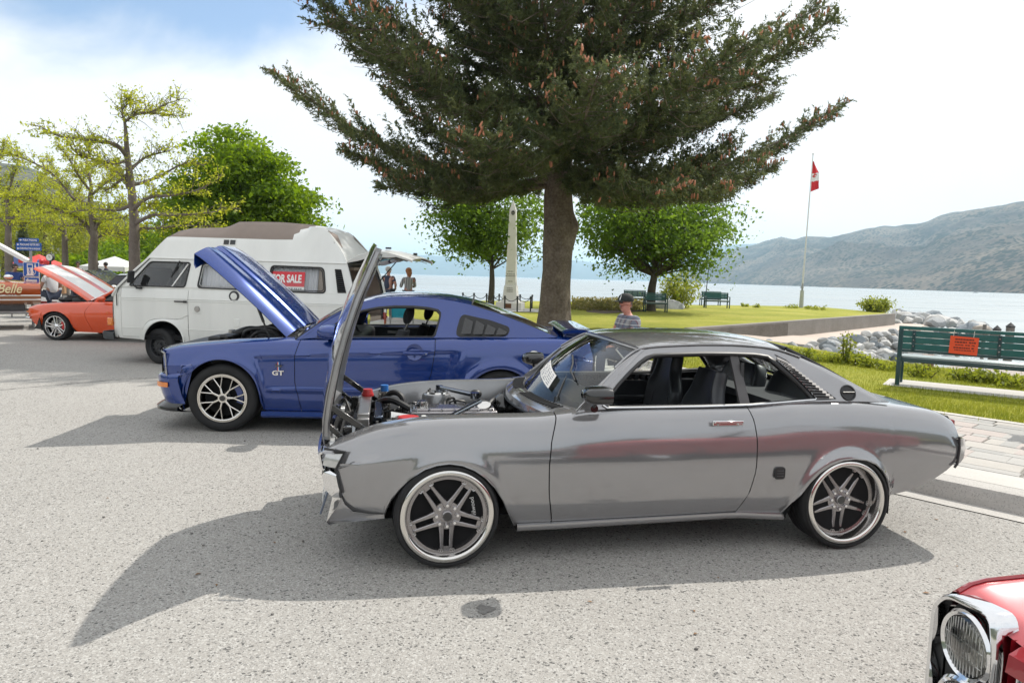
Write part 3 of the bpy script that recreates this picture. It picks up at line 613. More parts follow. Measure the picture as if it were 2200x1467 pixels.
def seat(parent,x,y,zb,w=0.48,hr=True,col=None,tall=0.62,lean=0.22,name='seat',cush=0.48,headrest_gap=None):
 """bucket seat facing -x: base cushion, backrest (with side bolsters), seams"""
 col = col or M_LEATHER; e = empty(name,parent,(x,y,zb)); hw = w / 2
 def slab(path,wid,thick,bol,nm,tap=None):
  P = []; n = len(path)
  for i,(px,pz,nx,nz) in enumerate(path):
   k = tap(i / (n - 1)) if tap else 1.0; rowp = []
   prof = [(-1,-1),(-1.0,.3),(-.93,.75 + bol),(-.78,.75 + bol),(-.62,.45),(0,.38),(.62,.45),(.78,.75 + bol),(.93,.75 + bol),(1.0,.3),(1,-1)]
   ew = 0.85 + .15 * math.sin(math.pi * min(1,max(0,(i + .5) / n)))
   for a,t in prof: rowp.append((px + nx * thick * t * ew,a * hw * k * wid,pz + nz * thick * t * ew))
   P.append(rowp)
  mb = MB().grid(P,cv=True); mb.add(P[0],[tuple(range(11))[::-1]]); mb.add(P[-1],[tuple(range(11))])
  return mb.build(nm,col,e,subsurf=2)
 slab([(-cush,.02,0,1),(-cush + .03,.09,0,1),(-cush * .5,.10,0,1),(-.1,.06,0,1),(0.04,.05,0,1)],1.0,.075,.25,'seat_cushion')
 c,s = math.cos(lean),math.sin(lean); bp = lambda t: (0.06 + t * s,.06 + t * c,-c,s)
 if hr and headrest_gap is None:
  tp = lambda k: 1.0 if k < .55 else (1.0 - .42 * min(1,(k - .55) / .17)) * (1 if k < .9 else .93)
  slab([bp(t) for t in (0,.06,.16,.28,.36,.42,.48,.56,tall,tall + .025)],1.0,.062,.3,'backrest',tp)
 else:
  slab([bp(t) for t in (0,.06,.2,.36,.46,.52,.545)],1.0,.062,.25,'backrest',lambda k: 1 - .28 * max(0,(k - .6) / .4))
  if headrest_gap is not None:
   g = headrest_gap; q = bp(.55 + g + .10); MB().ball((0,0,0),(.055,.135,.105),14,10).build('headrest',M_CLOTHB if col is not M_LEATHER else col,e,loc=(q[0] - .01,0,q[1]),rot=(0,lean,0))
   mb = MB()
   for yy in (-.05,.05): a = bp(.52); mb.cyl((a[0],yy,a[1]),(q[0],yy,q[1] - .05),.007)
   mb.build('headrest_post',M_STEEL,e)
 mb = MB()
 for yy in (-.13,.13):
  mb.tube([(bp(t)[0] - c * .038,yy * hw / .24 * (1 if t < .4 else .72),bp(t)[1] + s * .038) for t in (.05,.15,.25,.35)],.004,5)
 mb.build('seam',mat('seam_thread',(0.10,0.10,0.11),0.7),e)
 return e
def steering(parent,loc,r=.185,tilt=0.45,m=None):
 e = empty('steering_wheel',parent,loc,(0,math.pi / 2 - tilt,0)); mb = MB(); mb.tube([(math.cos(a) * r,math.sin(a) * r,0) for a in [2 * math.pi * i / 32 for i in range(32)]],.013,8,closed=True); mb.build('rim',m or M_BLK,e)
 mb = MB()
 for a in (0,2.1,4.2): mb.box((math.cos(a) * r / 2,math.sin(a) * r / 2,-.01),(r,.03,.008),(0,0,a))
 mb.cyl((0,0,-.03),(0,0,.012),.045,.04,16); mb.cyl((0,0,-.3),(0,0,-.03),.025,n=8); mb.build('spoke',m or M_BLK,e); return e
def outline_ring(outer,inner,yf,sgn,name,m,parent,thick=0.02,mid=None,rows=1,bulge=None):
 """frame between two matched closed outlines in side view; yf(x,z) gives half width"""
 P = []
 for (a,b),(c,d) in zip(outer,inner):
  rw = []
  for k in range(rows + 1):
   t = k / rows; x,z = a + (c - a) * t,b + (d - b) * t; rw.append((x,sgn * (yf(x,z)),z))
  P.append(rw)
 mb = MB().grid(P,cu=True); o = mb.build(name,m,parent,recalc=False,ang=50)
 s = sum(p.normal.y * p.area for p in o.data.polygons)
 if s * sgn < 0: o.data.flip_normals()
 if thick:
  md = o.modifiers.new('s','SOLIDIFY'); md.thickness = thick; md.offset = -1
 return o
def glass_panel(P,name,m,parent): return MB().grid(P).build(name,m,parent,ang=180)
def tess(outer,holes=()):
 """flat outline with holes -> (points, triangles)"""
 from mathutils.geometry import tessellate_polygon
 loops = [[Vector((a,b,0)) for a,b in outer]] + [[Vector((a,b,0)) for a,b in h] for h in holes]
 pts = [(p.x,p.y) for l in loops for p in l]; return pts,[tuple(t) for t in tessellate_polygon(loops)]
def rrect(q,r,n=5):
 """rounded corners on a polygon"""
 out = []; m = len(q)
 for i in range(m):
  a,b,c = Vector(q[i - 1]),Vector(q[i]),Vector(q[(i + 1) % m]); u = (a - b); v = (c - b); rr_ = min(r,u.length * .45,v.length * .45); p,s = b + u.normalized() * rr_,b + v.normalized() * rr_
  for k in range(n + 1): t = k / n; out.append(tuple((p * (1 - t) ** 2 + b * 2 * t * (1 - t) + s * t * t)))
 return out
def scl(q,dx,dz=None):
 dz = dx if dz is None else dz; c = Vector((sum(p[0] for p in q) / len(q),sum(p[1] for p in q) / len(q))); w = max(p[0] for p in q) - min(p[0] for p in q); h = max(p[1] for p in q) - min(p[1] for p in q)
 return [(c.x + (p[0] - c.x) * (1 + 2 * dx / w),c.y + (p[1] - c.y) * (1 + 2 * dz / h)) for p in q]
# ================================================================== the silver coupe
CA = R(10.6)
cel = thing('silver_coupe','silver grey two-door classic coupe with its hood tilted open at the front','car',(-0.474,4.3895,0),CA)
M_SIL = paint('silver_paint',(0.30,0.297,0.305),0.55,0.12)
M_SILIN = mat('silver_inner_paint',(0.30,0.30,0.305),0.32,0.6,0.5,var=0.08)
def build_coupe(T):
 WF = lin([-.68,-.6,-.45,-.2,.2,.7,1.7,2.2,2.7,3.0,3.2,3.3],[.728,.742,.766,.788,.80,.805,.805,.803,.792,.775,.752,.735])
 xs = [-.68,-.55,-.35,-.1,.2,.5,.8,1.1,1.5,1.8,2.1,2.4,2.7,2.95,3.12,3.24,3.31]
 zt = ipl([-.68,-.55,-.4,-.16,.1,.45,.62,.80,.95,1.75,2.0,2.2,2.5,2.75,2.95,3.12,3.24,3.31],[.635,.700,.762,.805,.822,.826,.832,.856,.868,.872,.885,.897,.893,.872,.850,.823,.775,.70])
 rows = [[],[],[],[],[],[],[],[]]
 for x in xs:
  w = float(WF(x)); t = float(zt(x)); ta = max(0,(x - 2.75) / .56); tn = max(0,(-.3 - x) / .38)
  tumble = .012
  rows[0].append((w - .085 - .06 * ta,.17 + .16 * ta + .02 * tn))
  rows[1].append((w - .038 - .02 * ta,.30 + .10 * ta))
  rows[2].append((w - .010,.45 + .05 * ta))
  rows[3].append((w,.585))
  rows[4].append((w - .016,t - .135 + .02 * ta))
  rows[5].append((w - .047,t - .045))
  rows[6].append((w - .088,t - .006))
  rows[7].append((w - .165,t + .004))
 S = Surf(xs,rows)
 archF = np.array([(-.335,.295),(-.325,.33),(-.302,.385),(-.262,.445),(-.205,.505),(-.125,.558),(-.06,.580),(.01,.588),(.08,.577),(.15,.548),(.215,.502),(.265,.447),(.312,.372),(.352,.285),(.392,.205)])
 archR = np.array([(2.045,.215),(2.075,.27),(2.12,.355),(2.165,.425),(2.22,.485),(2.29,.532),(2.37,.560),(2.45,.567),(2.53,.557),(2.60,.530),(2.66,.487),(2.705,.43),(2.733,.365),(2.746,.318)])
 zF = lin(np.r_[[-.7,-.50,-.40],archF[:,0],[.7]],np.r_[[.33,.318,.300],archF[:,1],[.222]])
 zR = lin(np.r_[[1.6],archR[:,0],[2.80,2.95,3.07,3.2,3.26,3.31]],np.r_[[.225],archR[:,1],[.318,.338,.382,.47,.53,.60]])
 zsill = lin([.4,.6,1.73,2.05],[.222,.224,.248,.222])
 nose = lin([.17,.30,.36,.41,.54,.60,.66,.72],[-.47,-.505,-.545,-.562,-.588,-.575,-.556,-.552])
 dF = lin([.2,.245,.40,.564,.70,.82,.9],[.600,.598,.570,.562,.575,.608,.62]); dR = lin([.2,.253,.36,.50,.685,.80,.90],[1.70,1.735,1.792,1.815,1.815,1.800,1.770])
 tail = lambda z: np.interp(z,[.3,.50,.66,.75,.81,.9],[3.10,3.255,3.268,3.245,3.215,3.16])
 g = 0.0032
 def fl_r(x,z):   # flared lip round the wheel openings
  out = np.zeros_like(x)
  for cx,cz,rad,amt in ((.02,.29,.31,.010),(2.42,.265,.31,.026)):
   d = np.hypot(x - cx,z - cz); out = out + amt * np.exp(-((d - rad) / .032) ** 2) * (z > .27)
  return out
 ts = np.r_[np.linspace(0,.12,5),np.linspace(.17,.7,11),np.linspace(.74,1,12)]
 for sg in (-1,1):
  nm = T
  us = cols(-.58,.57,34,(-.32,.03,12),(.37,.05,14),(0,.33,30))
  def mk(xa,xb,zlo,us_,name,vtop=7.0,zmid=.5):
   Pn = sided(S.panel(xa,xb,zlo,vtop,us_,ts,zmid,bulge=fl_r),sg)
   o = MB().grid(Pn,flip=(sg > 0)).build(name,M_SIL,T,ang=60,recalc=False,solid=0.010); return o
  mk(nose,lambda z: dF(z) - g,zF,us,'front_fender')
  door = mk(lambda z: dF(z) + g,lambda z: dR(z) - g,zsill,np.linspace(0,1,30),'door')
  mk(lambda z: dR(z) + g,tail,zR,cols(1.8,3.24,34,(2.08,.05,12),(2.74,.03,12),(2.42,.34,30)),'quarter_panel')
  Pn = []
  for x in np.linspace(-.668,-.548,10): vv = np.linspace(4.9,7,12); y,z = S(np.full(12,x),vv); Pn.append(np.stack([np.full(12,x),sg * y,z],-1))
  MB().grid(Pn,flip=(sg > 0)).build('nose_cap',M_SIL,T,ang=60,recalc=False,solid=.010)
  o = MB().grid(sided(S.panel(lambda z: .45 + 0 * z,lambda z: 2.0 + 0 * z,zsill,6.2,np.linspace(0,1,16),np.linspace(0,1,10),off=.03),sg),flip=(sg > 0)).build('inner_panel',M_DARK,T)
  for cx,arch in ((.0,archF),(2.43,archR)):
   A = [(x,z + .004) for x,z in arch]; A = [(A[0][0],.2)] + A + [(A[-1][0],.2)]
   MB().grid([[(x,sg * .775,z),(x,sg * .52,z + .01),(cx + (x - cx) * .5,sg * .50,z * .5 + .15)] for x,z in A]).build('wheel_well',M_DARK,T)
   pts = []
   for x,z in arch:
    v = float(S.vz(np.array([x]),np.array([z]))[0]); y = float(S(np.array([x]),np.array([v]))[0][0]) + float(fl_r(np.array([x]),np.array([z]))[0]); pts.append((x,sg * (y - .005),z + .002))
   MB().tube(pts,.007,6).build('arch_lip',M_SIL,T)
  P = []
  for x in np.linspace(.40,2.045,18):
   zz = float(zsill(x)) - .003; P.append([(x,sg * y,z) for y,z in ((.742,zz),(.757,zz - .005),(.759,zz - .022),(.750,zz - .041),(.72,zz - .050),(.60,zz - .045))])
  MB().grid(P,flip=(sg < 0)).build('sill',M_SIL,T,ang=60)
  hd = MB(); hd.box((1.62,sg * .800,.792),(.19,.012,.030)).box((1.62,sg * .812,.800),(.18,.012,.016)).box((1.69,sg * .811,.789),(.03,.01,.014)); h_ = hd.build('door_handle',M_CHROME,T,bevel=.004)
  h_.parent = door
  kw = MB().cyl((1.555,sg * .80,.789),(1.555,sg * .808,.789),.008,n=10).build('lock',M_STEEL,door)
 mb = MB(); mb.prism([(.045,-.026),(.045,.026),(.03,.036),(-.03,.036),(-.045,.026),(-.045,-.026),(-.03,-.036),(.03,-.036)],lambda a,b,t: (1.967 + a * .75,-.806 - t,.488 + b),.006); 
 bd = mb.build('quarter_badge',M_BLK,T,bevel=.002)
 mb = MB()
 for dz in (-.016,0,.016): mb.box((1.967,-.8135,.488 + dz),(.042,.003,.006))
 mb.build('badge_relief',M_IRON,bd)
 # ---- greenhouse
 yg = lambda x,z: .722 - .135 * max(0,(z - .86)) / .30 - .03 * max(0,(x - 2.3)) - .028 * max(0.0,(z - 1.10)) / .1
 outer = [(.70,.838),(.78,.908),(.88,1.000),(.98,1.085),(1.07,1.150),(1.15,1.190),(1.24,1.203),(1.34,1.210),(1.55,1.219),(1.75,1.220),(1.95,1.210),(2.08,1.190),(2.20,1.152),(2.34,1.094),(2.48,1.026),(2.62,.955),(2.76,.889),(2.62,.892),(2.40,.897),(2.20,.895),(2.0,.884),(1.80,.874),(1.50,.870),(1.2,.869),(1.0,.868),(.86,.860)]
 inner = [(.885,.888),(.93,.932),(1.0,1.005),(1.07,1.068),(1.14,1.120),(1.19,1.148),(1.245,1.162),(1.35,1.166),(1.55,1.172),(1.75,1.172),(1.90,1.168),(1.985,1.158),(2.035,1.130),(2.10,1.068),(2.16,1.010),(2.205,.962),(2.245,.918),(2.235,.910),(2.2,.908),(2.1,.902),(2.0,.895),(1.80,.882),(1.50,.876),(1.2,.874),(1.0,.873),(.91,.872)]
 def louv_mask(x,z): return 0
 for sg in (-1,1):
  outline_ring(outer,inner,lambda x,z: yg(x,z),sg,'cabin_side',M_SIL,T,.022,rows=5)
  c_ = [(sum(p[0] for p in inner) / len(inner)),1.02]; inn2 = [(x + (c_[0] - x) * .012 + (.010 if x < 1.2 else (-.026 if x > 2.0 else 0)),z + (1.02 - z) * .055) for x,z in inner]
  outline_ring([(x + (x - c_[0]) * .004,z + (z - 1.02) * .05) for x,z in inner],inn2,lambda x,z: yg(x,z) + .004,sg,'window_surround',M_BLK,T,.024,rows=1)
  MB().tube([(x,sg * (yg(x,z) + .006),z) for x,z in inner[16:] + inner[:1]],.0055,6).build('belt_moulding',M_CHROME,T)
  MB().tube(crv([(x,sg * (yg(x,z) + .004),z + .003) for x,z in outer[3:13]],3),.006,6).build('drip_rail',M_SIL,T)
  MB().tube(crv([(x - .012,sg * (yg(x,z) + .004),z - .012) for x,z in [(.74,.865),(.85,.96),(.96,1.06),(1.06,1.135),(1.15,1.178)]],3),.005,6).build('pillar_moulding',M_STEEL,T)
  MB().add([(1.738,sg * (yg(1.7,1.165) - .012),1.168),(1.790,sg * (yg(1.7,1.165) - .012),1.168),(1.806,sg * (yg(1.8,.87) - .006),.878),(1.742,sg * (yg(1.8,.87) - .006),.878)],[(0,1,2,3)]).build('door_pillar',mat('dark_grey_trim',(.07,.066,.068),.5),T,solid=.02)
  q = [(2.028,1.172),(2.095,1.140),(2.385,.912),(2.262,.908)]
  yy = lambda x,z: sg * (yg(x,z) + .004)
  MB().add([(x,yy(x,z),z) for x,z in q],[(0,1,2,3)]).build('vent_panel',M_BLK,T)
  for k in range(14):
   t = (k + .5) / 14; a = (lerp(2.032,2.255,t),lerp(1.163,.918,t)); b = (lerp(2.093,2.372,t),lerp(1.136,.920,t))
   mb = MB(); n_ = .017
   V = [(a[0],yy(*a),a[1]),(b[0],yy(*b),b[1]),(b[0] - .004,yy(*b) + sg * n_,b[1] - .012),(a[0] - .004,yy(*a) + sg * n_,a[1] - .012),(a[0],yy(*a),a[1] - .013),(b[0],yy(*b),b[1] - .013)]
   mb.add(V,[(0,1,2,3),(3,2,5,4),(1,5,2),(0,3,4)]); mb.build('louvre',mat('louvre_trim',(.10,.095,.095),.3,.5,.4),T,ang=20)
  cx,cz = 2.475,.946; yb = sg * (yg(cx,cz) + .003); MB().lathe([(0,.001),(.040,.001),(.043,.006),(.050,.006),(.053,-.01)],(cx,yb,cz),(0,sg,.45),28).box((cx,yb + sg * .006,cz + .002),(.078,.006,.011),(sg * -.4,0,0)).build('round_vent',M_BLK,T)
 zd = lin([p[0] for p in outer[2:17]],[p[1] for p in outer[2:17]]); zc = ipl([.98,1.05,1.22,1.45,1.72,2.0,2.15],[1.222,1.238,1.258,1.268,1.270,1.256,1.232])
 P = []
 for i in range(31):
  s = i / 30; rw = []
  for j in range(25):
   a = -1 + 2 * j / 24; c = abs(a)
   x0 = 1.165 - .125 * (1 - c * c) * .9; x1 = 2.155 - .02 * (1 - c * c); x = lerp(x0,x1,s)
   ze = float(zd(max(.9,x))) + .002; ye = yg(x,ze) ; cr_ = max(0.0,1 - c ** 2.3)
   if c > .94: cr_ *= 1
   rw.append((x,a * ye,ze + (float(zc(x)) - ze) * cr_ ** .75))
  P.append(rw)
 roof = MB().grid(P,flip=False).build('roof',M_SIL,T,ang=180,solid=.02)
 MB().grid([[(x,y,z - .035) for x,y,z in r_] for r_ in P]).build('headliner',M_DARK,T)
 P = []
 for j in range(21):
  a = -1 + 2 * j / 20; c = abs(a); top = (1.155 - .115 * (1 - c * c) * .9,a * .535,1.186 + .033 * (1 - c * c)); bot = (.765 - .17 * (1 - c ** 2),a * .665,.846 - .004 * (1 - c))
  P.append([tuple(lerp(b_,t_,k / 10) + (0,0,.022 * math.sin(math.pi * k / 10))[q] for q,(b_,t_) in enumerate(zip(bot,top))) for k in range(11)])
 glass_panel(P,'windscreen',M_GLASS,T)
 MB().tube([r_[0] for r_ in P],.008,6).tube([r_[-1] for r_ in P],.008,6).tube(P[0],.009,6).tube(P[-1],.009,6).build('windscreen_moulding',M_STEEL,T)
 MB().tube([(x + .012,y,z - .018) for x,y,z in [r_[-1] for r_ in P]],.012,6).build('windscreen_seal',M_BLK,T)
 WS = P
 for sg,e in ((-1,P[0]),(1,P[-1])):
  Q = []
  for k in range(11):
   x,y,z = e[k]; Q.append([(x - .004,y - sg * .0,z + .004),(x + .014,y + sg * .025,z + .006),(x + .034,sg * (yg(x + .05,z) + .001),z + .006)])
  MB().grid(Q,flip=(sg < 0)).build('windscreen_pillar',M_SIL,T,ang=180)
 P = []
 for j in range(13):
  a = -1 + 2 * j / 12; c = a * a; P.append([(lerp(2.13,2.70 - .05 * (1 - c),k / 8),a * lerp(.53,.60,k / 8),lerp(1.222 - .02 * c,.905,k / 8) + .012 * math.sin(math.pi * k / 8)) for k in range(9)])
 glass_panel(P,'rear_window',M_GLASS,T); MB().tube([r_[0] for r_ in P],.012,6).tube([r_[-1] for r_ in P],.012,6).tube(P[0],.012,6).tube(P[-1],.012,6).build('rear_window_seal',M_BLK,T)
 P = []
 for i in range(15):
  x = lerp(2.60,3.225,i / 14); w = float(WF(x)) - .165; z = float(zt(x)) + .003; P.append([(x - .02 * (1 - (a * a)),a * w,z + .022 * (1 - a * a)) for a in np.linspace(-1,1,13)])
 MB().grid(P).build('boot_lid',M_SIL,T,ang=60,solid=.01)
 P = []
 for z,dx in ((.79,3.21),(.74,3.245),(.70,3.262),(.60,3.262),(.54,3.25)):
  xe = float(tail(z)) - .006; ye = float(S(np.array([xe]),S.vz(np.array([xe]),np.array([min(z,float(zt(xe)) - .012)])))[0][0]) - .010; P.append([(xe + .035 * (1 - a * a),a * ye,z) for a in np.linspace(-1,1,13)])
 MB().grid(P).build('tail_panel',M_SIL,T)
 P = []
 for x in np.linspace(2.79,3.255,12): z = float(zR(x)) + .004; ye = float(S(np.array([x]),S.vz(np.array([x]),np.array([z])))[0][0]) - .006; P.append([(x,a * ye,z) for a in np.linspace(-1,1,9)])
 MB().grid(P).build('rear_apron',M_SIL,T,ang=180)
 for sg in (-1,1):
  P = []
  for z,x,y in ((.665,3.255,.745),(.655,3.300,.735),(.60,3.318,.728),(.53,3.312,.726),(.50,3.285,.73),(.495,3.25,.742)):
   P.append([(x - .055,sg * (y + .012),z),(x - .012,sg * (y + .004),z),(x + .015,sg * (y - .06),z),(x + .035,sg * .45,z),(x + .04,0,z)])
  MB().grid(P).build('rear_bumper',M_CHROME,T,ang=30)
  MB().tube([(3.235,sg * .748,.675),(3.243,sg * .75,.60),(3.235,sg * .752,.50),(3.215,sg * .754,.478)],.008,6).build('bumper_seal',M_BLK,T)
  mb = MB().box((3.285,sg * .45,.72),(.02,.40,.08)); mb.build('tail_lamp',M_REDLENS,T,bevel=.01)
 MB().cyl((2.95,-.35,.285),(3.17,-.35,.285),.035,n=14).build('exhaust_tip',M_CHROME,T)
 MB().box((1.08,0,.245),(3.3,1.20,.04)).build('floor_pan',M_DARK,T)
 # ---- front end
 MB().add([(-.60,-.70,.655),(-.60,.70,.655),(-.62,.70,.545),(-.62,-.70,.545),(-.545,-.735,.64),(-.545,.735,.64),(-.59,.742,.556),(-.59,-.742,.556)],[(0,1,2,3),(0,3,7,4),(1,5,6,2),(0,4,5,1),(3,2,6,7)]).build('headlamp_panel',M_BLK,T,recalc=True)
 for sg in (-1,1):
  q = [(-.552,.737,.638),(-.648,.700,.628),(-.668,.695,.566),(-.592,.743,.560)]
  MB().add([(x,sg * y,z) for x,y,z in q],[(0,1,2,3)]).build('side_lamp',M_LENS,T,solid=.012,bevel=.003)
  MB().tube([(x + dx,sg * (y + .006),z) for (x,y,z),dx in zip([(-.652,.715,.664),(-.545,.742,.652),(-.592,.748,.553),(-.585,.752,.54),(-.562,.762,.41)],(0,0,0,0,0))],.0075,6).build('lamp_seal',M_BLK,T)
  for yy in (.36,.56):
   MB().lathe([(0,.03),(.05,.025),(.075,.008),(.082,0),(.088,.006),(.09,-.02)],(-.625,sg * yy,.60),(-1,0,0),24).build('headlamp',M_LENS,T)
 P = []
 for x0,z in ((-.665,.655),(-.690,.640),(-.688,.60),(-.672,.545),(-.655,.53),(-.650,.525),(-.640,.46),(-.605,.405),(-.575,.40)):
  P.append([(x0 + .07 * c_ ** 4 + .0,y,z) for y,c_ in [(k * .735,abs(k)) for k in np.linspace(-1,1,19)]])
 bm_ = MB()
 prof = [(-.640,.552),(-.672,.545),(-.682,.530),(-.668,.455),(-.628,.408),(-.585,.402)]
 P = []
 for k in np.linspace(-1,1,25):
  c = abs(k); P.append([(x + .02 * c ** 3 + (.0),k * (.752 - (.0 if i > 1 else .01)),z) for i,(x,z) in enumerate(prof)])
 bm_.grid(P,flip=False)
 for sg in (-1,1):
  e = [(x + .02,sg * .752,z) for x,z in prof]; in_ = [(-.585,sg * .772,.535),(-.588,sg * .772,.53),(-.586,sg * .772,.52),(-.576,sg * .772,.47),(-.562,sg * .772,.43),(-.56,sg * .772,.41)]
  bm_.grid([e,in_],flip=(sg > 0))
 bm_.build('front_bumper',M_CHROME,T,ang=30)
 P = [[(-.700 + .03 * abs(k) ** 3,k * .70,.640),(-.715 + .03 * abs(k) ** 3,k * .70,.628),(-.702 + .03 * abs(k) ** 3,k * .70,.545),(-.672 + .03 * abs(k) ** 3,k * .70,.528)] for k in np.linspace(-1,1,21)]
 MB().grid(P).build('grille_surround',M_CHROME,T,ang=30,solid=.012)
 mb = MB()
 for k in range(9): mb.box((-.645,0,.545 + k * .011),(.02,.56,.004))
 mb.build('grille',M_BLK,T)
 P = []
 for k in np.linspace(-1,1,19):
  c = abs(k); P.append([(-.56 + .0 * c,k * .755,.405),(-.575 - .02 * (1 - c),k * .755,.36),(-.640,k * .72,.262),(-.628,k * .715,.243),(-.50,k * .72,.272),(-.33,k * .73,.285)])
 mb = MB().grid(P)
 for sg in (-1,1):
  q = [(-.564,.412),(-.578,.36),(-.640,.262),(-.628,.243),(-.50,.268),(-.33,.280),(-.335,.302),(-.40,.306),(-.50,.324),(-.543,.364)]; pts,tr_ = tess(q); mb.add([(x,sg * (.748 - .04 * max(0,.36 - z) / .1 * (x < -.53)),z) for x,z in pts],tr_)
 mb.build('front_valance',M_SIL,T,ang=35)
 npq = MB().box((-.665,-.42,.318),(.012,.30,.14),(0,.30,0)).build('number_plate',mat('plate_blue_grey',(.16,.19,.25),.3,.4),T,bevel=.004)
 MB().tube([(-.676,-.42 + .10 * math.cos(a),.318 + .05 * math.sin(a) ) for a in np.linspace(.4,6.0,20)],.003,5).tube(crv([(-.676,-.50,.30),(-.676,-.47,.335),(-.676,-.44,.30),(-.676,-.41,.33),(-.676,-.37,.31),(-.676,-.33,.33)],5),.0028,5).build('plate_script',M_WHITE,npq)
 # ---- hood, hinged at the nose and standing open
 e = empty('hood',T,(0,0,0))
 prof = [(-.668,.640),(-.676,.70),(-.672,.80),(-.652,.93),(-.618,1.10),(-.570,1.28),(-.512,1.46),(-.455,1.60),(-.408,1.715),(-.392,1.752)]
 wid = ipl([.64,.75,1.0,1.4,1.70,1.752],[.56,.60,.615,.622,.612,.595])
 P = []
 for x,z in prof:
  w = float(wid(z)); P.append([(x - .055 * (1 - abs(k) ** 2.5) * (0.4 + .6 * math.sin(math.pi * (z - .64) / 1.15)),k * w,z + .03 * (1 - k * k) * (z - .64)) for k in np.linspace(-1,1,17)])
 hs = MB().grid(P,flip=True).build('hood_skin',M_SIL,e,ang=60,solid=.006)
 mb = MB()
 def inn(k,z,d): 
  i = np.interp(z,[p[1] for p in prof],range(len(prof))); a = int(min(i,len(prof) - 2)); f = i - a; kk = (k + 1) * 8; b = int(min(kk,15)); g_ = kk - b
  p = Vector(P[a][b]).lerp(Vector(P[a + 1][b]),f).lerp(Vector(P[a][b + 1]).lerp(Vector(P[a + 1][b + 1]),f),g_); return p + Vector((d * .97,0,-d * .25))
 for sg in (-1,1):
  mb.grid([[inn(sg * .985,z,.004),inn(sg * .97,z,.040),inn(sg * .87,z,.046),inn(sg * .83,z,.012)] for z in np.linspace(.68,1.735,16)])
  mb.grid([[inn(sg * .985,z,.006),inn(sg * 1.0,z,.03),inn(sg * .97,z,.042)] for z in np.linspace(.70,1.72,14)])
 for z0 in (.70,1.66):
  mb.grid([[inn(k,z0,.006),inn(k,z0 + .015,.040),inn(k,z0 + .06,.044),inn(k,z0 + .075,.012)] for k in np.linspace(-.95,.95,14)])
 for sg in (-1,1): mb.grid([[inn(sg * lerp(.1,.75,(z - .76) / .9) - .05,z,.008),inn(sg * lerp(.1,.75,(z - .76) / .9) - .03,z,.034),inn(sg * lerp(.1,.75,(z - .76) / .9) + .03,z,.034),inn(sg * lerp(.1,.75,(z - .76) / .9) + .05,z,.008)] for z in np.linspace(.76,1.66,10)])
 mb.build('hood_inner_frame',M_SILIN,e,ang=40,solid=.003)
 MB().tube(crv([inn(-.9,z,.05) for z in (.74,.9,1.1,1.3,1.5,1.64)],3),.006,6).tube([inn(k,1.69,.05) for k in (-.8,0,.8)],.006,6).build('hood_weatherstrip',M_BLK,e)
 MB().grid([[(x + -.016,k * .42,z) for k in np.linspace(-1,1,5)] for x,z in [(-.60,1.16),(-.56,1.30),(-.52,1.43),(-.475,1.55)]]).build('hood_vent',M_BLK,e,solid=.018)
 for sg in (-1,1):
  mb = MB(); mb.box((0,0,0),(.34,.02,.035)); mb.build('hinge_arm',M_BLKG,e,loc=(-.50,sg * .56,.765),rot=(0,.62,0),bevel=.004)
  mb = MB(); mb.box((0,0,0),(.17,.018,.03)); mb.build('hinge_link',M_BLKG,e,loc=(-.585,sg * .55,.695),rot=(0,.75,0),bevel=.004)
 # ---- engine bay
 MB().grid([[(x,y,z) for x,z in ((-.60,.42),(.62,.42))] for y in (-.62,.62)]).build('bay_floor',M_DARK,T)
 for sg in (-1,1):
  P = []
  for x in np.linspace(-.60,.66,22):
   w = float(WF(x)) - .165; z = float(zt(x)) + .002; tower = .10 * math.exp(-((x - .02) / .19) ** 4)
   P.append([(x,sg * (w + .003),z),(x,sg * (w - .028),z - .006),(x,sg * (w - .034),z - .035),(x,sg * (w - .055 - tower * .3),z - .10),(x,sg * (w - .06 - tower),z - .20),(x,sg * (w - .06 - tower * 1.4),z - .40)])
  MB().grid(P,flip=(sg > 0)).build('inner_fender',M_SILIN,T,ang=50)
  cx,cy,cz = .03,sg * .485,.752
  st = MB().lathe([(.105,-.26),(.105,-.02),(.098,-.004),(.085,.002),(.082,-.006),(.05,-.006),(.048,.008),(.03,.014),(0,.014)],(cx,cy,cz),(0,0,1),28).build('strut_tower',M_SILIN,T,ang=30)
  mb = MB().lathe([(.078,.0),(.072,.012),(.05,.012),(.046,0)],(cx,cy,cz),(0,0,1),24); lg = MB()
  for i in range(6): a = i * math.pi / 3 + .3; mb.cyl((cx + math.cos(a) * .062,cy + math.sin(a) * .062,cz + .01),(cx + math.cos(a) * .062,cy + math.sin(a) * .062,cz + .028),.008,n=6)
  mb.build('strut_mount',M_POLISH,st,ang=30)
 MB().tube([(.05,.50,.79),(.26,.12,.80)],.016,10).tube([(.05,-.50,.79),(.26,-.12,.80)],.016,10).cyl((.05,.50,.765),(.05,.50,.805),.026,n=14).cyl((.26,0.13,.775),(.26,.13,.815),.03,n=14).build('strut_brace',mat('smoked_chrome',(.25,.27,.31),.08,1.0),T)
 eb = MB().box((.12,-.02,.55),(.62,.36,.22)).build('engine_block',M_IRON,T,bevel=.015)
 vc = MB().box((.10,-.02,.695),(.56,.22,.085)).box((.10,-.02,.742),(.52,.16,.02)).build('valve_cover',M_GUN,T,bevel=.012)
 MB().cyl((-.10,-.03,.745),(-.10,-.03,.785),.038,n=18).cyl((-.10,-.03,.785),(-.10,-.03,.792),.030,n=18).build('oil_cap',M_POLISH,vc,ang=30)
 MB().lathe([(.0,.02),(.03,.02),(.044,.016),(.048,0)],(.30,-.06,.755),(-.2,-.4,.9),20).build('round_cap',M_POLISH,vc)
 mb = MB()
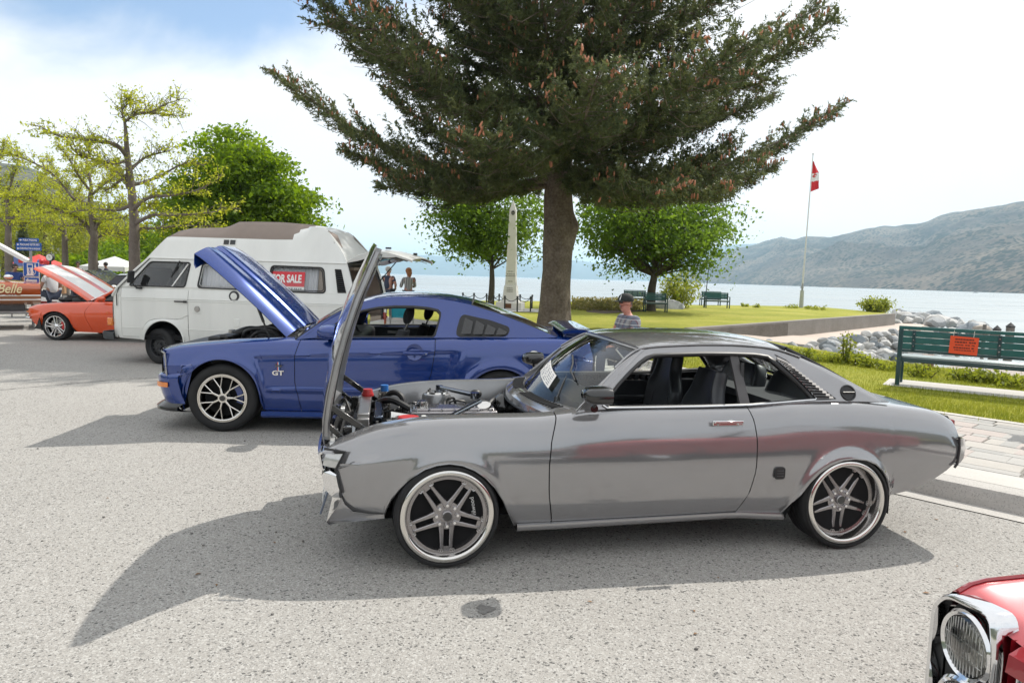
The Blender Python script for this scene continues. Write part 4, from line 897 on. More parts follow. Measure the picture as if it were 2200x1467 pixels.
 for i in range(7): mb.cyl((-.14 + i * .08,-.115,.735),(-.14 + i * .08,-.115,.752),.008,n=6); mb.cyl((-.14 + i * .08,.08,.735),(-.14 + i * .08,.08,.752),.008,n=6)
 mb.build('cover_bolt',M_CHROME,vc)
 MB().tube([(-.14,-.16,.71),(.36,-.16,.71)],.018,10).tube([(-.14,.17,.70),(.36,.17,.70)],.018,10).build('fuel_rail',M_BLKG,T)
 mb = MB()
 for i in range(4): mb.tube(crv([(-.10 + i * .13,-.17,.70),(-.08 + i * .13,-.24,.71),(-.06 + i * .13,-.30,.66),(-.05 + i * .13,-.30,.56)],4),.022,8)
 mb.build('intake_runner',M_STEEL,T)
 rd = MB().box((-.46,-.02,.60),(.055,.72,.30)).build('radiator',M_BLK,T,bevel=.004)
 MB().box((-.46,-.02,.765),(.07,.74,.04)).box((-.46,-.395,.60),(.07,.045,.32)).box((-.46,.355,.60),(.07,.045,.32)).build('radiator_tank',M_STEEL,rd,bevel=.006)
 MB().box((-.375,-.02,.61),(.06,.50,.27)).build('fan_shroud',mat('blued_steel',(.12,.14,.18),.15,1.0),T,bevel=.012)
 MB().cyl((-.45,.20,.785),(-.45,.20,.80),.04,n=16).cyl((-.45,.20,.80),(-.45,.20,.83),.036,.03,n=16).build('radiator_cap',M_RED,rd)
 ct = MB().cyl((-.34,.40,.60),(-.34,.40,.785),.045,n=18).build('coolant_tank',M_POLISH,T,ang=30); MB().cyl((-.34,.40,.785),(-.34,.40,.825),.028,n=14).build('tank_cap',M_BLUECAP,ct)
 mb = MB(); mb.tube(crv([(-.34,.36,.74),(-.28,.30,.79),(-.22,.26,.76),(-.20,.22,.66)],5),.02,8); mb.tube(crv([(-.42,.30,.70),(-.30,.18,.76),(-.15,.10,.70)],5),.024,8)
 mb.tube(crv([(.46,.45,.70),(.42,.35,.72),(.36,.26,.68),(.30,.2,.62)],5),.018,8); mb.build('coolant_hose',M_BLK,T)
 P = [[(-.30 + .12 * k,(.065 + (.010 if i % 2 else 0) - .02 * k) * math.cos(a) - .30,(.065 + (.010 if i % 2 else 0) - .02 * k) * math.sin(a) + .70) for k in (0,.5,1)] for i,a in enumerate(np.linspace(0,2 * math.pi,41)[:-1])]
 MB().grid(P,cu=True).build('air_filter',M_POLISH,T,ang=10)
 MB().lathe([(0,.0),(.055,0),(.068,.03),(.06,.05),(0,.05)],(-.20,-.42,.72),(0,0,1),20).build('filter_cap',M_RED,T)
 MB().cyl((-.115,-.47,.70),(-.115,-.47,.765),.014,n=10).cyl((-.115,-.47,.765),(-.115,-.47,.785),.02,.014,n=10).build('breather',M_WHITE,T)
 mb = MB().box((-.30,-.50,.66),(.16,.06,.05)).box((.0,-.47,.68),(.22,.10,.05)).box((.20,-.45,.70),(.10,.08,.05)).cyl((-.28,-.38,.60),(-.28,-.38,.74),.03,n=12); mb.build('bay_module',M_BLK,T,bevel=.008)
 mb = MB()
 rr = random.Random(5)
 for i in range(16):
  x0,y0 = rr.uniform(-.55,.45),rr.uniform(-.5,.45); pts = [(x0,y0,rr.uniform(.56,.68))]
  for q in range(3): pts.append((pts[-1][0] + rr.uniform(-.12,.16),pts[-1][1] + rr.uniform(-.12,.12),rr.uniform(.60,.735)))
  mb.tube(crv(pts,4),rr.uniform(.004,.010),6)
 mb.build('wiring',M_BLK,T)
 mb = MB()
 for i in range(46):
  x0,y0 = rr.uniform(-.55,.5),rr.uniform(-.5,.5); s = rr.uniform(.012,.03)
  if rr.random() < .5: mb.box((x0,y0,rr.uniform(.60,.71)),(s * rr.uniform(1,2.4),s,s),(0,0,rr.uniform(0,3)))
  else: mb.cyl((x0,y0,rr.uniform(.56,.66)),(x0 + rr.uniform(-.03,.03),y0,rr.uniform(.67,.715)),s * .6,n=8)
 ob = mb.build('fitting',M_STEEL,T,bevel=.002); ob['kind'] = 'stuff'
 MB().box((-.56,0,.57),(.05,1.16,.05)).box((-.545,-.48,.66),(.05,.05,.14)).box((-.545,.48,.66),(.05,.05,.14)).box((-.52,0,.655),(.03,1.0,.03)).build('front_crossmember',M_BLKG,T,bevel=.005)
 mb = MB()
 for i in range(24): mb.tube([(-.56,rr.uniform(-.5,.5),rr.uniform(.58,.66)),(-.52 + rr.uniform(-.05,.05),rr.uniform(-.5,.5),rr.uniform(.6,.68))],.006,5)
 mb.build('lamp_wiring',M_BLK,T)
 P = [[(.56 + .03 * (1 - a * a),a * .60,.45),(.575 + .02 * (1 - a * a),a * .60,.74),(.60,a * .60,.765)] for a in np.linspace(-1,1,9)]
 MB().grid(P).build('firewall',M_SILIN,T)
 MB().lathe([(0,.13),(.07,.125),(.10,.09),(.105,.03),(.09,0)],(.56,.38,.66),(-1,0,.1),24).cyl((.43,.38,.68),(.33,.38,.70),.028,n=12).build('brake_booster',M_BLKG,T)
 MB().ball((.30,.38,.76),(.045,.035,.035)).build('fluid_reservoir',M_BLK,T)
 P = []
 for j in range(25):
  a = -1 + 2 * j / 24; c = a * a; x1 = .758 - .165 * (1 - c); x0 = .60 - .12 * (1 - c) ; yy = .715
  P.append([(x0 - .012,a * (yy - .09),.772 + .01 * (1 - c)),(x0,a * (yy - .08),.815 + .012 * (1 - c)),(lerp(x0,x1,.3),a * (yy - .06),.834 + .012 * (1 - c)),(lerp(x0,x1,.7),a * (yy - .03),.846 + .008 * (1 - c)),(x1 + .012,a * (yy - .02),.846)])
 MB().grid(P).build('scuttle',M_SIL,T,ang=40,solid=.006)
 for sg,y0,y1 in ((-1,.10,.56),(1,.10,.56)):
  mb = MB(); 
  for i in range(15):
   yy = sg * lerp(y0,y1,i / 14); c = (yy / .65) ** 2; xx = .525 + .13 * c; mb.box((xx + .035,yy,.848 + .006 * (1 - c)),(.075,.012,.006),(0,-.08,0))
  ob = mb.build('scuttle_grille',M_BLK,T)
 MB().tube([(p[0][0] - .002,p[0][1],p[0][2] + .003) for p in P],.008,6).build('bay_seal',M_BLK,T)
 for y0,y1,xx in ((-.42,.02,.73),(.20,.58,.60)):
  w_ = empty('wiper',T)
  p0 = Vector((.64 + .12 * (y0 / .65) ** 2,y0,.872)); p1 = Vector((.80,y0 + .16,1.0)); p2 = Vector((.735,y0 + .42,.97))
  MB().cyl((p0.x,p0.y,.845),(p0.x,p0.y,.885),.02,.014,n=12).build('wiper_pivot',M_BLKG,w_)
  MB().tube([p0,p0.lerp(p1,.5) + Vector((0,0,.012)),p1],.006,6).build('wiper_arm',M_BLKG,w_)
  bl = [tuple(WS[min(20,max(0,int((yy + .66) / 1.32 * 20)))][int(zz)]) for yy,zz in ((y0 - .04,3),(y0 + .1,4),(y0 + .22,5),(y0 + .32,6))]
  MB().tube([(x - .01,y,z + .014) for x,y,z in bl],.006,6).build('wiper_blade',M_BLK,w_)
 for sg in (-1,1):
  e = empty('door_mirror',T,(.815,sg * .775,.880))
  MB().cyl((0,0,0),(0.0,sg * .012,.0),.022,n=14).tube(crv([(0,0,0),(-.005,sg * .03,.03),(-.01,sg * .05,.07)],4),.009,8).build('mirror_stalk',M_BLKG,e)
  P = []
  for x,k in ((-.095,.25),(-.085,.62),(-.06,.88),(-.02,1),(.035,1.02),(.06,.98),(.062,.9)):
   P.append([(x + .005,sg * (.06 + .085 * math.copysign(abs(math.cos(a)) ** .7,math.cos(a)) * k),.085 + .048 * math.copysign(abs(math.sin(a)) ** .7,math.sin(a)) * k) for a in np.linspace(0,2 * math.pi,25)[:-1]])
  MB().grid(P,cv=True).build('mirror_shell',M_BLKG,e,ang=60)
  MB().add([(.06,p[1],p[2]) for p in [(q[0],sg * .06 + (q[1] - sg * .06) * .88,.085 + (q[2] - .085) * .88) for q in P[-1]]],[tuple(range(24))]).build('mirror_face',mat('mirror_silver',(.8,.8,.8),.02,1.0,rvar=0),e)
 # ---- cabin
 MB().box((.92,0,.74),(.30,1.22,.22)).box((1.02,0,.62),(.18,1.1,.18)).build('dashboard',M_BLK,T,bevel=.05,seg=3)
 MB().box((1.35,0,.42),(.9,.16,.20)).build('centre_console',M_LEATHER,T,bevel=.03)
 MB().box((2.35,0,.84),(.55,1.22,.05)).build('parcel_shelf',M_CLOTHB,T)
 for sg in (-1,1):
  MB().box((1.25,sg * .675,.60),(1.25,.05,.46)).box((1.25,sg * .655,.68),(.9,.04,.05)).build('door_card',M_LEATHER,T,bevel=.015)
  MB().box((2.02,sg * .655,.60),(.40,.05,.48)).build('rear_side_trim',M_LEATHER,T,bevel=.015)
  for i in range(1):
   mb = MB()
   for q in range(14): mb.box((1.0 + q * .055,sg * .668,.845),(.045,.055,.045))
   mb.build('door_cap_pleat',M_LEATHER,T,bevel=.010)
 seat(T,1.56,-.33,.34,w=.50,tall=.625,lean=.22); seat(T,1.60,.35,.35,w=.50,tall=.635,lean=.17)
 for yy in (-.33,.33): seat(T,2.16,yy,.42,w=.58,hr=False,lean=.30,name='rear_seat',cush=.42)
 steering(T,(1.02,-.35,.76))
 MB().tube([(1.5,.02,.50),(1.50,.02,.60)],.01,6).ball((1.5,.02,.62),.022).build('gear_lever',M_BLKG,T)
 MB().box((1.08,0,1.155),(.03,.22,.055)).tube([(1.10,0,1.18),(1.08,0,1.165)],.008).build('rear_view_mirror',M_BLK,T,bevel=.01)
 MB().tube(crv([(1.80,-.60,1.12),(1.79,-.62,1.0),(1.77,-.63,.85)],4),.012,6).build('seat_belt',M_BLK,T)
 # ---- wheels
 def cw(loc,w,lipd,cal,rot=(0,0,0)):
  Rr,Rt = .252,.291; e,h = wheel('wheel',T,loc,Rt,Rr,w,'',rot); ax = (0,1,0)
  MB().lathe([(Rr - .004,-h * .78),(Rr + .006,-h * .95),(Rr - .002,-h * 1.0),(Rr - .014,-h * 1.0),(Rr - .022,-h * .97),(Rr - .026,-h * .9),(Rr - .034,-h + lipd),(Rr - .036,-h + lipd + .012)],ax=ax,n=72).build('rim_lip',M_POLISH,e,ang=50)
  MB().lathe([(Rr - .034,-h + lipd + .002),(Rr - .05,-h + lipd + .004),(Rr - .056,-h + lipd + .03),(Rr - .05,h * .8)],ax=ax,n=64).build('rim_barrel',M_GUN,e,ang=40)
  y0 = -h + lipd + .012; rv = MB()
  for i in range(5):
   a = math.pi / 2 + i * 2 * math.pi / 5 + math.pi; mb = MB(); s = (-math.sin(a),math.cos(a))
   for k in (-1,1):
    pa = (pol(.062,a)[0] + s[0] * k * .028,pol(.062,a)[1] + s[1] * k * .028); pb = (pol(Rr - .045,a)[0] + s[0] * k * .024,pol(Rr - .045,a)[1] + s[1] * k * .024)
    bar(mb,pa,pb,.026,.017,y0 - .012,y0 - .002,.04)
    pc = (pol(.05,a + k * .62)[0],pol(.05,a + k * .62)[1]); bar(mb,pc,(pol(.115,a)[0] + s[0] * k * .030,pol(.115,a)[1] + s[1] * k * .030),.036,.014,y0 - .011,y0 - .008,.04)
   bar(mb,pol(Rr - .075,a),pol(Rr - .046,a),.06,.064,y0 + .002,y0 + .002,.03)
   mb.build('spoke',M_GUN,e,ang=30)
   for k in (-.16,.16):
    for q in (-.028,.028): rv.lathe([(.003,.0),(.009,-.003),(.0095,.004)],(math.cos(a + k + q) * (Rr - .052),y0 - .006,math.sin(a + k + q) * (Rr - .052)),ax,8)
  rv.build('rim_rivet',M_STEEL,e)
  mb = MB().lathe([(.0,y0 - .028),(.026,y0 - .028),(.03,y0 - .024),(.03,y0 - .008),(.042,y0 - .006),(.078,y0 - .006),(.082,y0 + .004),(.082,y0 + .05)],ax=ax,n=40); hb = mb.build('hub',M_GUN,e,ang=30)
  MB().lathe([(.0,y0 - .031),(.022,y0 - .031),(.026,y0 - .027)],ax=ax,n=24).build('hub_cap',M_BLKG,hb) if False else MB().lathe([(.0,y0 - .031),(.022,y0 - .031),(.026,y0 - .027)],ax=ax,n=24).build('hub_cap',M_BLKG,e)
  mb = MB(); lugs(mb,.058,8,y0 - .004,.010,.018); mb.build('lug_nut',M_CHROME,e)
  brake(e,Rr,h,M_BLKG,y0 + .085)
  if cal:
   text('caliper_lettering','wilwood',.034,M_WHITE,e,(.150,y0 + .024,.028),(math.pi / 2,R(-100),0),.001)
  return e
 cw((-.0,-.705,.291),.195,.030,True,(0,0,R(3))); cw((2.43,-.695,.291),.235,.075,False)
 cw((-.0,.705,.291),.195,.030,False,(0,0,math.pi)); cw((2.43,.695,.291),.235,.075,False,(0,0,math.pi))
 return WS
CEL_WS = build_coupe(cel)
cx = cel.matrix_basis if False else Matrix.Translation(cel.location) @ Matrix.Rotation(CA,4,'Z')
pf = thing('paper','white printed entry form tucked under the wiper on the windscreen','paper',cx @ Vector((.70,-.12,.93)))
def wsp(y,k):
 j = (y + .66) / 1.32 * 20; j = min(19.99,max(0,j)); a = int(j); f = j - a; kk = min(9.99,k); b = int(kk); g = kk - b
 p = lambda q,r: Vector(CEL_WS[q][r]); return p(a,b).lerp(p(a + 1,b),f).lerp(p(a,b + 1).lerp(p(a + 1,b + 1),f),g)
ca_,cb_ = (-.26,1.6),(.10,2.9)
def fm(s,t,d=0.0):
 y = lerp(-.29,.10,s) + .05 * t; k = 1.2 + 1.7 * t + 1.4 * s; p = wsp(y,k) + Vector((-.014 - d,0,.016 + d)); return (cx @ p) - pf.location
MB().grid([[fm(s,t) for t in np.linspace(0,1,5)] for s in np.linspace(0,1,9)]).build('sheet',mat('paper_white',(.80,.79,.76),.8,var=.03),pf)
mb = MB(); rr = random.Random(2)
for i in range(6):
 t = .12 + i * .14
 s = .08
 while s < .9:
  l_ = rr.uniform(.04,.16); mb.grid([[fm(s + l_ * q,t + dt,.0015) for dt in (0,.05)] for q in (0,1)]); s += l_ + rr.uniform(.02,.1)
mb.build('print_line',mat('print_grey',(.25,.26,.3),.8),pf)
# ================================================================== the blue fastback
mus = thing('blue_fastback','metallic blue fastback coupe with raised hood and black louvred quarter windows','car',(-2.88,7.527,0),R(3))
M_BLU = paint('blue_paint',(0.003,0.034,0.215),0.40,0.17)
def edge_split(o,a=35):
 md = o.modifiers.new('e','EDGE_SPLIT'); md.split_angle = R(a); return o
def build_fastback(T):
 WF = lin([-.6,-.45,-.2,.1,.6,2.0,2.5,3.0,3.4,3.68],[.875,.905,.925,.932,.932,.932,.936,.925,.89,.83])
 xs = [-.62,-.45,-.2,.1,.45,.8,1.2,1.6,2.0,2.3,2.7,3.0,3.3,3.5,3.68]
 zt = ipl([-.62,-.5,-.3,-.1,.16,.55,.75,1.2,2.07,2.6,3.0,3.3,3.5,3.68],[.80,.828,.856,.882,.904,.926,.934,.948,.970,.985,.992,.995,.99,.96])
 rows = [[] for _ in range(8)]
 for x in xs:
  w = float(WF(x)); t = float(zt(x)); ta = max(0,(x - 3.1) / .58)
  for r_,(dy,z) in enumerate(((.075 + .03 * ta,.19 + .16 * ta),(.035,.32 + .08 * ta),(.008,.50),(.0,.64),(.006,t - .17),(.040,t - .055),(.095,t - .008),(.20,t + .008))): rows[r_].append((w - dy,z))
 S = Surf(xs,rows)
 archF = [(.358 * math.cos(a),.345 + .378 * math.sin(a)) for a in np.linspace(R(200),R(-22),33)]; archF = [(x + .004,z) for x,z in archF]
 def mono(A):
  out = [A[0]]
  for p in A[1:]:
   out.append((max(p[0],out[-1][0] + .002),p[1]))
  return np.array(out)
 aF = mono([(-.395,.20),(-.388,.30),(-.365,.44)] + [(.372 * math.cos(a),.345 + .378 * math.sin(a)) for a in np.linspace(R(160),R(8),27)] + [(.378,.32),(.388,.22)])
 aR = mono([(2.345,.20),(2.355,.30),(2.375,.42)] + [(2.735 + .365 * math.cos(a),.315 + .375 * math.sin(a)) for a in np.linspace(R(160),R(15),27)] + [(3.10,.33)])
 zF = lin(np.r_[[-.62],aF[:,0],[.9]],np.r_[[.20],aF[:,1],[.21]]); zR = lin(np.r_[[1.9],aR[:,0],[3.3,3.68]],np.r_[[.21],aR[:,1],[.34,.40]])
 dF = lin([.2,.277,.506,.761,.919,1.0],[.765,.752,.708,.704,.748,.78]); dR = lin([.2,.40,.513,.628,.857,.97,1.05],[1.94,1.975,2.006,2.042,2.076,2.072,2.06])
 nose = lin([.2,.44,.50,.56,.60,.76,.85],[-.415,-.425,-.46,-.535,-.552,-.588,-.60]); tail = lin([.3,.5,.8,1.0],[3.60,3.66,3.67,3.62]); g = .0035
 def shape(x,z):   # flared lips, lower body crease, scooped side panel
  o = np.zeros_like(x)
  for cx,cz,r0,amt in ((0,.345,.385,.022),(2.735,.315,.40,.032)):
   d = np.hypot(x - cx,z - cz); o = o + amt * np.exp(-((d - r0) / .05) ** 2) * (z > .3)
  crease = np.clip((x - .40) / .08,0,1) * np.clip((2.3 - x) / .1,0,1)
  o = o + .014 * crease * np.exp(-((z - .432) / .016) ** 2) - .010 * crease * np.exp(-((z - .39) / .02) ** 2)
  sc = np.clip((x - (.31 + (.75 - z) * .35)) / .02,0,1) * np.clip((2.25 + (z - .6) * .3 - x) / .05,0,1) * np.clip((.753 + (x - .3) * .05 - z) / .014,0,1) * np.clip((z - .45) / .2,0,1)
  return o - .016 * sc
 ts = np.r_[np.linspace(0,.15,6),np.linspace(.17,.62,30),np.linspace(.65,1,14)]
 for sg in (-1,1):
  def mk(xa,xb,zlo,us,name):
   o = MB().grid(sided(S.panel(xa,xb,zlo,7.0,us,ts,.5,bulge=shape),sg),flip=(sg > 0)).build(name,M_BLU,T,ang=60,recalc=False,solid=.010); return edge_split(o,50)
  mk(nose,lambda z: dF(z) - g,zF,cols(-.58,.72,42,(-.38,.03,12),(.37,.04,12),(0,.37,34)),'front_fender')
  door = mk(lambda z: dF(z) + g,lambda z: dR(z) - g,lambda x: 0 * x + .212,np.linspace(0,1,44),'door')
  mk(lambda z: dR(z) + g,tail,zR,cols(1.98,3.66,36,(2.36,.04,12),(3.09,.03,10),(2.73,.37,34)),'quarter_panel')
  MB().grid(sided(S.panel(lambda z: .5 + 0 * z,lambda z: 2.3 + 0 * z,lambda x: 0 * x + .22,6.2,np.linspace(0,1,14),np.linspace(0,1,10),off=.03),sg)).build('inner_panel',M_DARK,T)
  for cx,A in ((0,aF),(2.735,aR)):
   A = [(x,z + .003) for x,z in A]
   MB().grid([[(x,sg * .905,z),(x,sg * .60,z),(cx + (x - cx) * .4,sg * .58,.45)] for x,z in A]).build('wheel_well',M_DARK,T)
   pts = []
   for x,z in A:
    v = S.vz(np.array([x]),np.array([z])); pts.append((x,sg * (float(S(np.array([x]),v)[0][0]) + float(shape(np.array([x]),np.array([z]))[0]) - .005),z))
   MB().tube(pts,.008,6).build('arch_lip',M_BLU,T)
  P = [[(x,sg * y,z) for y,z in ((.875,.212),(.905,.208),(.91,.17),(.895,.150),(.80,.145))] for x in np.linspace(.375,2.345,14)]
  sk = MB().grid(P,flip=(sg < 0)); sk.add(P[0],[(0,1,2,3,4)]); sk.build('side_skirt',M_BLU,T,ang=40)
  yb = float(S(np.array([1.88]),S.vz(np.array([1.88]),np.array([.82])))[0][0])
  MB().lathe([(0,-.012),(.05,-.010),(.078,.0),(.082,.002)],(1.875,sg * yb,.835),(0,sg,0),28).build('handle_recess',M_BLU,door)
  MB().box((1.885,sg * (yb + .022),.822),(.25,.022,.032)).box((1.985,sg * (yb + .024),.822),(.05,.026,.036)).build('door_handle',M_BLU,door,bevel=.010,seg=3)
  MB().cyl((1.992,sg * (yb + .03),.822),(1.992,sg * (yb + .041),.822),.008,n=12).build('lock',M_CHROME,door)
  fy = sg * (.922); ex = (math.pi / 2,0,0) if sg < 0 else (math.pi / 2,0,math.pi)
  text('fender_lettering','GT',.062,M_CHROME,T,(.547,sg * .930,.598),ex,.004,sx=1.35,bold=.002)
  tb = MB(); [tb.box((.553 + d,sg * .931,.665),(.006,.006,.082),None,k) for k,d in enumerate((-.008,0,.008))]; bd = tb.build('wing_badge',[M_RED,M_WHITE,M_BLUECAP],T)
  hp = [(-.042,.002),(-.03,.012),(-.012,.010),(.01,.013),(.022,.022),(.034,.020),(.030,.010),(.020,.004),(.034,-.008),(.028,-.012),(.012,-.004),(-.012,-.003),(-.022,-.014),(-.028,-.012),(-.024,0)]
  MB().prism([(-a,b) for a,b in hp],lambda a,b,t: (.553 + a,sg * (.935 + t),.668 + b),.004).build('badge_figure',M_IRON,bd)
  MB().lathe([(0,.02),(.055,.018),(.066,.012),(.075,.012),(.078,0)],(3.06,sg * .912,.80),(0,sg,.05),30).build('fuel_cap',M_POLISH if sg < 0 else M_BLU,T,ang=30)
  q = [(-.635,.775),(-.580,.760),(-.552,.55),(-.600,.552)]
  MB().grid([[(-.560,sg * .872,.765),(-.535,sg * .893,.55)],[(-.600,sg * .83,.772),(-.578,sg * .84,.552)],[(-.632,sg * .74,.776),(-.612,sg * .74,.556)],[(-.645,sg * .58,.778),(-.63,sg * .58,.56)]]).build('headlamp',M_LENS,T,solid=.01)
  MB().tube([(-.555,sg * .880,.768),(-.60,sg * .842,.778),(-.64,sg * .74,.782)],.008,6).tube([(-.555,sg * .882,.768),(-.530,sg * .900,.548)],.007,6).build('headlamp_bezel',M_STEEL,T)
  yg = lambda x,z: .838 - .40 * max(0,z - .96) - .05 * max(0,x - 2.6)
  outer = [(.70,.925),(.85,1.040),(1.0,1.145),(1.15,1.235),(1.30,1.302),(1.45,1.342),(1.65,1.368),(1.85,1.372),(2.05,1.362),(2.25,1.338),(2.42,1.305),(2.70,1.225),(2.95,1.138),(3.15,1.062),(3.30,1.002),(3.2,.995),(2.9,.990),(2.5,.984),(2.2,.975),(2.06,.972),(1.8,.966),(1.5,.959),(1.2,.952),(1.0,.946),(.85,.94)]
  inn = [(.90,.958),(.98,1.022),(1.08,1.095),(1.20,1.172),(1.33,1.228),(1.48,1.262),(1.66,1.280),(1.84,1.282),(1.99,1.272),(2.09,1.252),(2.118,1.222),(2.12,1.19),(2.112,1.15),(2.10,1.10),(2.088,1.05),(2.08,1.02),(2.075,1.0),(2.07,.992),(2.065,.985),(2.05,.976),(1.8,.970),(1.5,.963),(1.2,.957),(1.0,.953),(.92,.951)]
  edge_split(outline_ring(outer,inn,yg,sg,'cabin_side',M_BLU,T,.02,rows=6),50)
  c_ = Vector((1.6,1.10)); i2 = [(x + (1.55 - x) * .035,z + (1.09 - z) * .12) for x,z in inn]
  outline_ring([(x,z + .002) for x,z in inn],i2,lambda x,z: yg(x,z) + .003,sg,'window_surround',M_BLK,T,.02)
  MB().add([(x,sg * (yg(x,z) - .004),z) for x,z in [(.88,.952),(1.09,1.105),(1.16,1.15),(1.08,.955)]],[(0,1,2,3)]).build('mirror_sail',M_BLK,T,solid=.012)
  q = [(2.356,1.196),(2.62,1.148),(2.788,1.098),(2.806,1.070),(2.785,1.024),(2.74,1.006),(2.322,.997),(2.290,1.018),(2.292,1.06),(2.322,1.168)]
  qq = rrect(q,.02,3)
  lw = MB().prism(scl(qq,.012),lambda a,b,t: (a,sg * (yg(a,b) + t),b),.007).build('quarter_window',M_BLK,T)
  for k in range(4):
   xa_,xb_ = lerp(2.325,2.785,k / 4) + .014,lerp(2.325,2.785,(k + 1) / 4) - .006; ht = lambda x: lerp(1.180,1.060,max(0,(x - 2.36)) / .42); lb = 1.016
   V = [(xa_ - .012,lb),(xb_ - .012,lb),(xb_ + .012,min(1.17,ht(xb_)) - .012),(xa_ + .022,min(1.178,ht(xa_)))]
   yy = lambda x,z,d: sg * (yg(x,z) + d)
   mb = MB().add([(V[0][0],yy(*V[0],.008),V[0][1]),(V[1][0],yy(*V[1],.038),V[1][1] + .006),(V[2][0],yy(*V[2],.038),V[2][1]),(V[3][0],yy(*V[3],.008),V[3][1]),(V[1][0] + .004,yy(*V[1],.006),V[1][1] - .006),(V[2][0] + .004,yy(*V[2],.006),V[2][1] + .004)],[(0,1,2,3),(1,4,5,2),(0,4,1),(3,2,5)])
   mb.build('louvre',M_BLKG,lw,ang=10)
  e = empty('door_mirror',T,(1.06,sg * .87,.985)); P = []
  for x,k in ((-.12,.12),(-.105,.55),(-.07,.85),(-.01,1),(.05,1.02),(.065,.96)):
   P.append([(x,sg * (.12 + .12 * math.copysign(abs(math.cos(a)) ** .8,math.cos(a)) * k),.035 + .072 * math.copysign(abs(math.sin(a)) ** .75,math.sin(a)) * k) for a in np.linspace(0,2 * math.pi,25)[:-1]])
  MB().grid(P,cv=True).build('mirror_shell',M_BLU,e,ang=60); MB().add([(.066,sg * .12 + (p[1] - sg * .12) * .9,.035 + (p[2] - .035) * .9) for p in P[-1]],[tuple(range(24))]).build('mirror_face',MATS['mirror_silver'],e)
  MB().box((.0,sg * .02,-.025),(.10,.10,.04)).build('mirror_stalk',M_BLK,e,bevel=.012)
 yg = lambda x,z: .838 - .40 * max(0,z - .96)
 zd = lin([.7,.85,1.0,1.15,1.30,1.45,1.65,1.85,2.05,2.25,2.42,2.70],[.925,1.04,1.145,1.235,1.302,1.342,1.368,1.372,1.362,1.338,1.305,1.225]); zc = ipl([1.2,1.35,1.6,1.85,2.1,2.4,2.5],[1.30,1.362,1.402,1.408,1.396,1.352,1.333])
 P = []
 for i in range(27):
  s = i / 26; rw = []
  for j in range(21):
   a = -1 + 2 * j / 20; c = abs(a); x = lerp(1.30 - .10 * (1 - c * c),2.42 + .03 * (1 - c * c),s); ze = float(zd(x)) + .001; rw.append((x,a * yg(x,ze),ze + (float(zc(x)) - ze) * max(0,1 - c ** 2.2) ** .8))
  P.append(rw)
 MB().grid(P).build('roof',M_BLU,T,ang=180,solid=.015); MB().grid([[(x,y * .97,z - .03) for x,y,z in r_] for r_ in P]).build('headliner',mat('grey_headliner',(.22,.22,.22),.9),T)
 ws = []
 for j in range(17):
  a = -1 + 2 * j / 16; c = a * a; ws.append([tuple(lerp(p,q,k / 8) + (0,0,.03 * math.sin(math.pi * k / 8))[n_] for n_,(p,q) in enumerate(zip((.70 - .14 * (1 - c),a * .83,.930),(1.30 - .10 * (1 - c),a * .695,1.300 + .028 * (1 - c))))) for k in range(9)])
 glass_panel(ws,'windscreen',M_GLASS,T); MB().tube([p[0] for p in ws],.012,6).tube([p[-1] for p in ws],.010,6).tube(ws[0],.010,6).tube(ws[-1],.010,6).build('windscreen_seal',M_BLK,T)
 for sg,e in ((-1,ws[0]),(1,ws[-1])):
  Q = [[(x - .01,y,z + .002),(x + .02,y + sg * .012,z + .004),(x + .04,sg * (yg(x + .05,z)),z - .002)] for x,y,z in e]; MB().grid(Q).build('windscreen_pillar',M_BLU,T,ang=180)
 P = []
 for j in range(13):
  a = -1 + 2 * j / 12; c = a * a; P.append([(lerp(2.44 - .02 * c,3.27 - .04 * c,k / 8),a * lerp(.69,.78,k / 8) * .97,lerp(1.345 - .045 * c,1.028 - .012 * c,k / 8) + .028 * math.sin(math.pi * k / 8)) for k in range(9)])
 glass_panel(P,'rear_window',M_TINT,T)
 MB().tube(P[0],.014,6).tube(P[-1],.014,6).tube([p[0] for p in P],.012,6).tube([p[-1] for p in P],.012,6).build('rear_window_seal',M_BLK,T)
 P = [[(lerp(3.22,3.66,i / 8),a * (float(WF(lerp(3.22,3.66,i / 8))) - .18),lerp(1.005,.985,i / 8) + .02 * (1 - a * a)) for a in np.linspace(-1,1,11)] for i in range(9)]
 MB().grid(P).build('boot_lid',M_BLU,T,ang=60)
 MB().grid([[(x,a * (.83 if z < .9 else .72),z) for a in np.linspace(-1,1,9)] for x,z in ((3.655,.985),(3.69,.90),(3.70,.62),(3.66,.40))]).build('tail_panel',M_BLU,T)
 sp = []
 for a in np.linspace(-1,1,17):
  y = a * .76; h = 1.050 if abs(a) < .9 else 1.040; sp.append([(3.36,y,h),(3.42,y,h + .030),(3.56,y,h + .038),(3.67,y,h + .030),(3.675,y,h + .012),(3.56,y,h + .012),(3.40,y,h - .004)])
 spm = MB().grid(sp,cv=True); spm.add(sp[0],[tuple(range(7))]); spm.add(sp[-1],[tuple(range(7))]); so = spm.build('spoiler',M_BLU,T,ang=40)
 for sg in (-1,1): MB().box((3.50,sg * .55,1.02),(.20,.05,.08)).build('spoiler_foot',M_BLU,so,bevel=.012)
 def plan(ins): 
  h = [(-.415,.925),(-.50,.912),(-.575,.885),(-.64,.83),(-.69,.74),(-.718,.62),(-.735,.40),(-.742,.2)]
  h = [(x + ins,y) for x,y in h]; return [(x,-y) for x,y in h] + [(-.743 + ins,0)] + [(x,y) for x,y in h[::-1]]
 lev = [(.575,.12),(.562,.03),(.548,.004),(.50,.0),(.45,.012),(.42,.02),(.36,.035),(.30,.06),(.275,.07)]
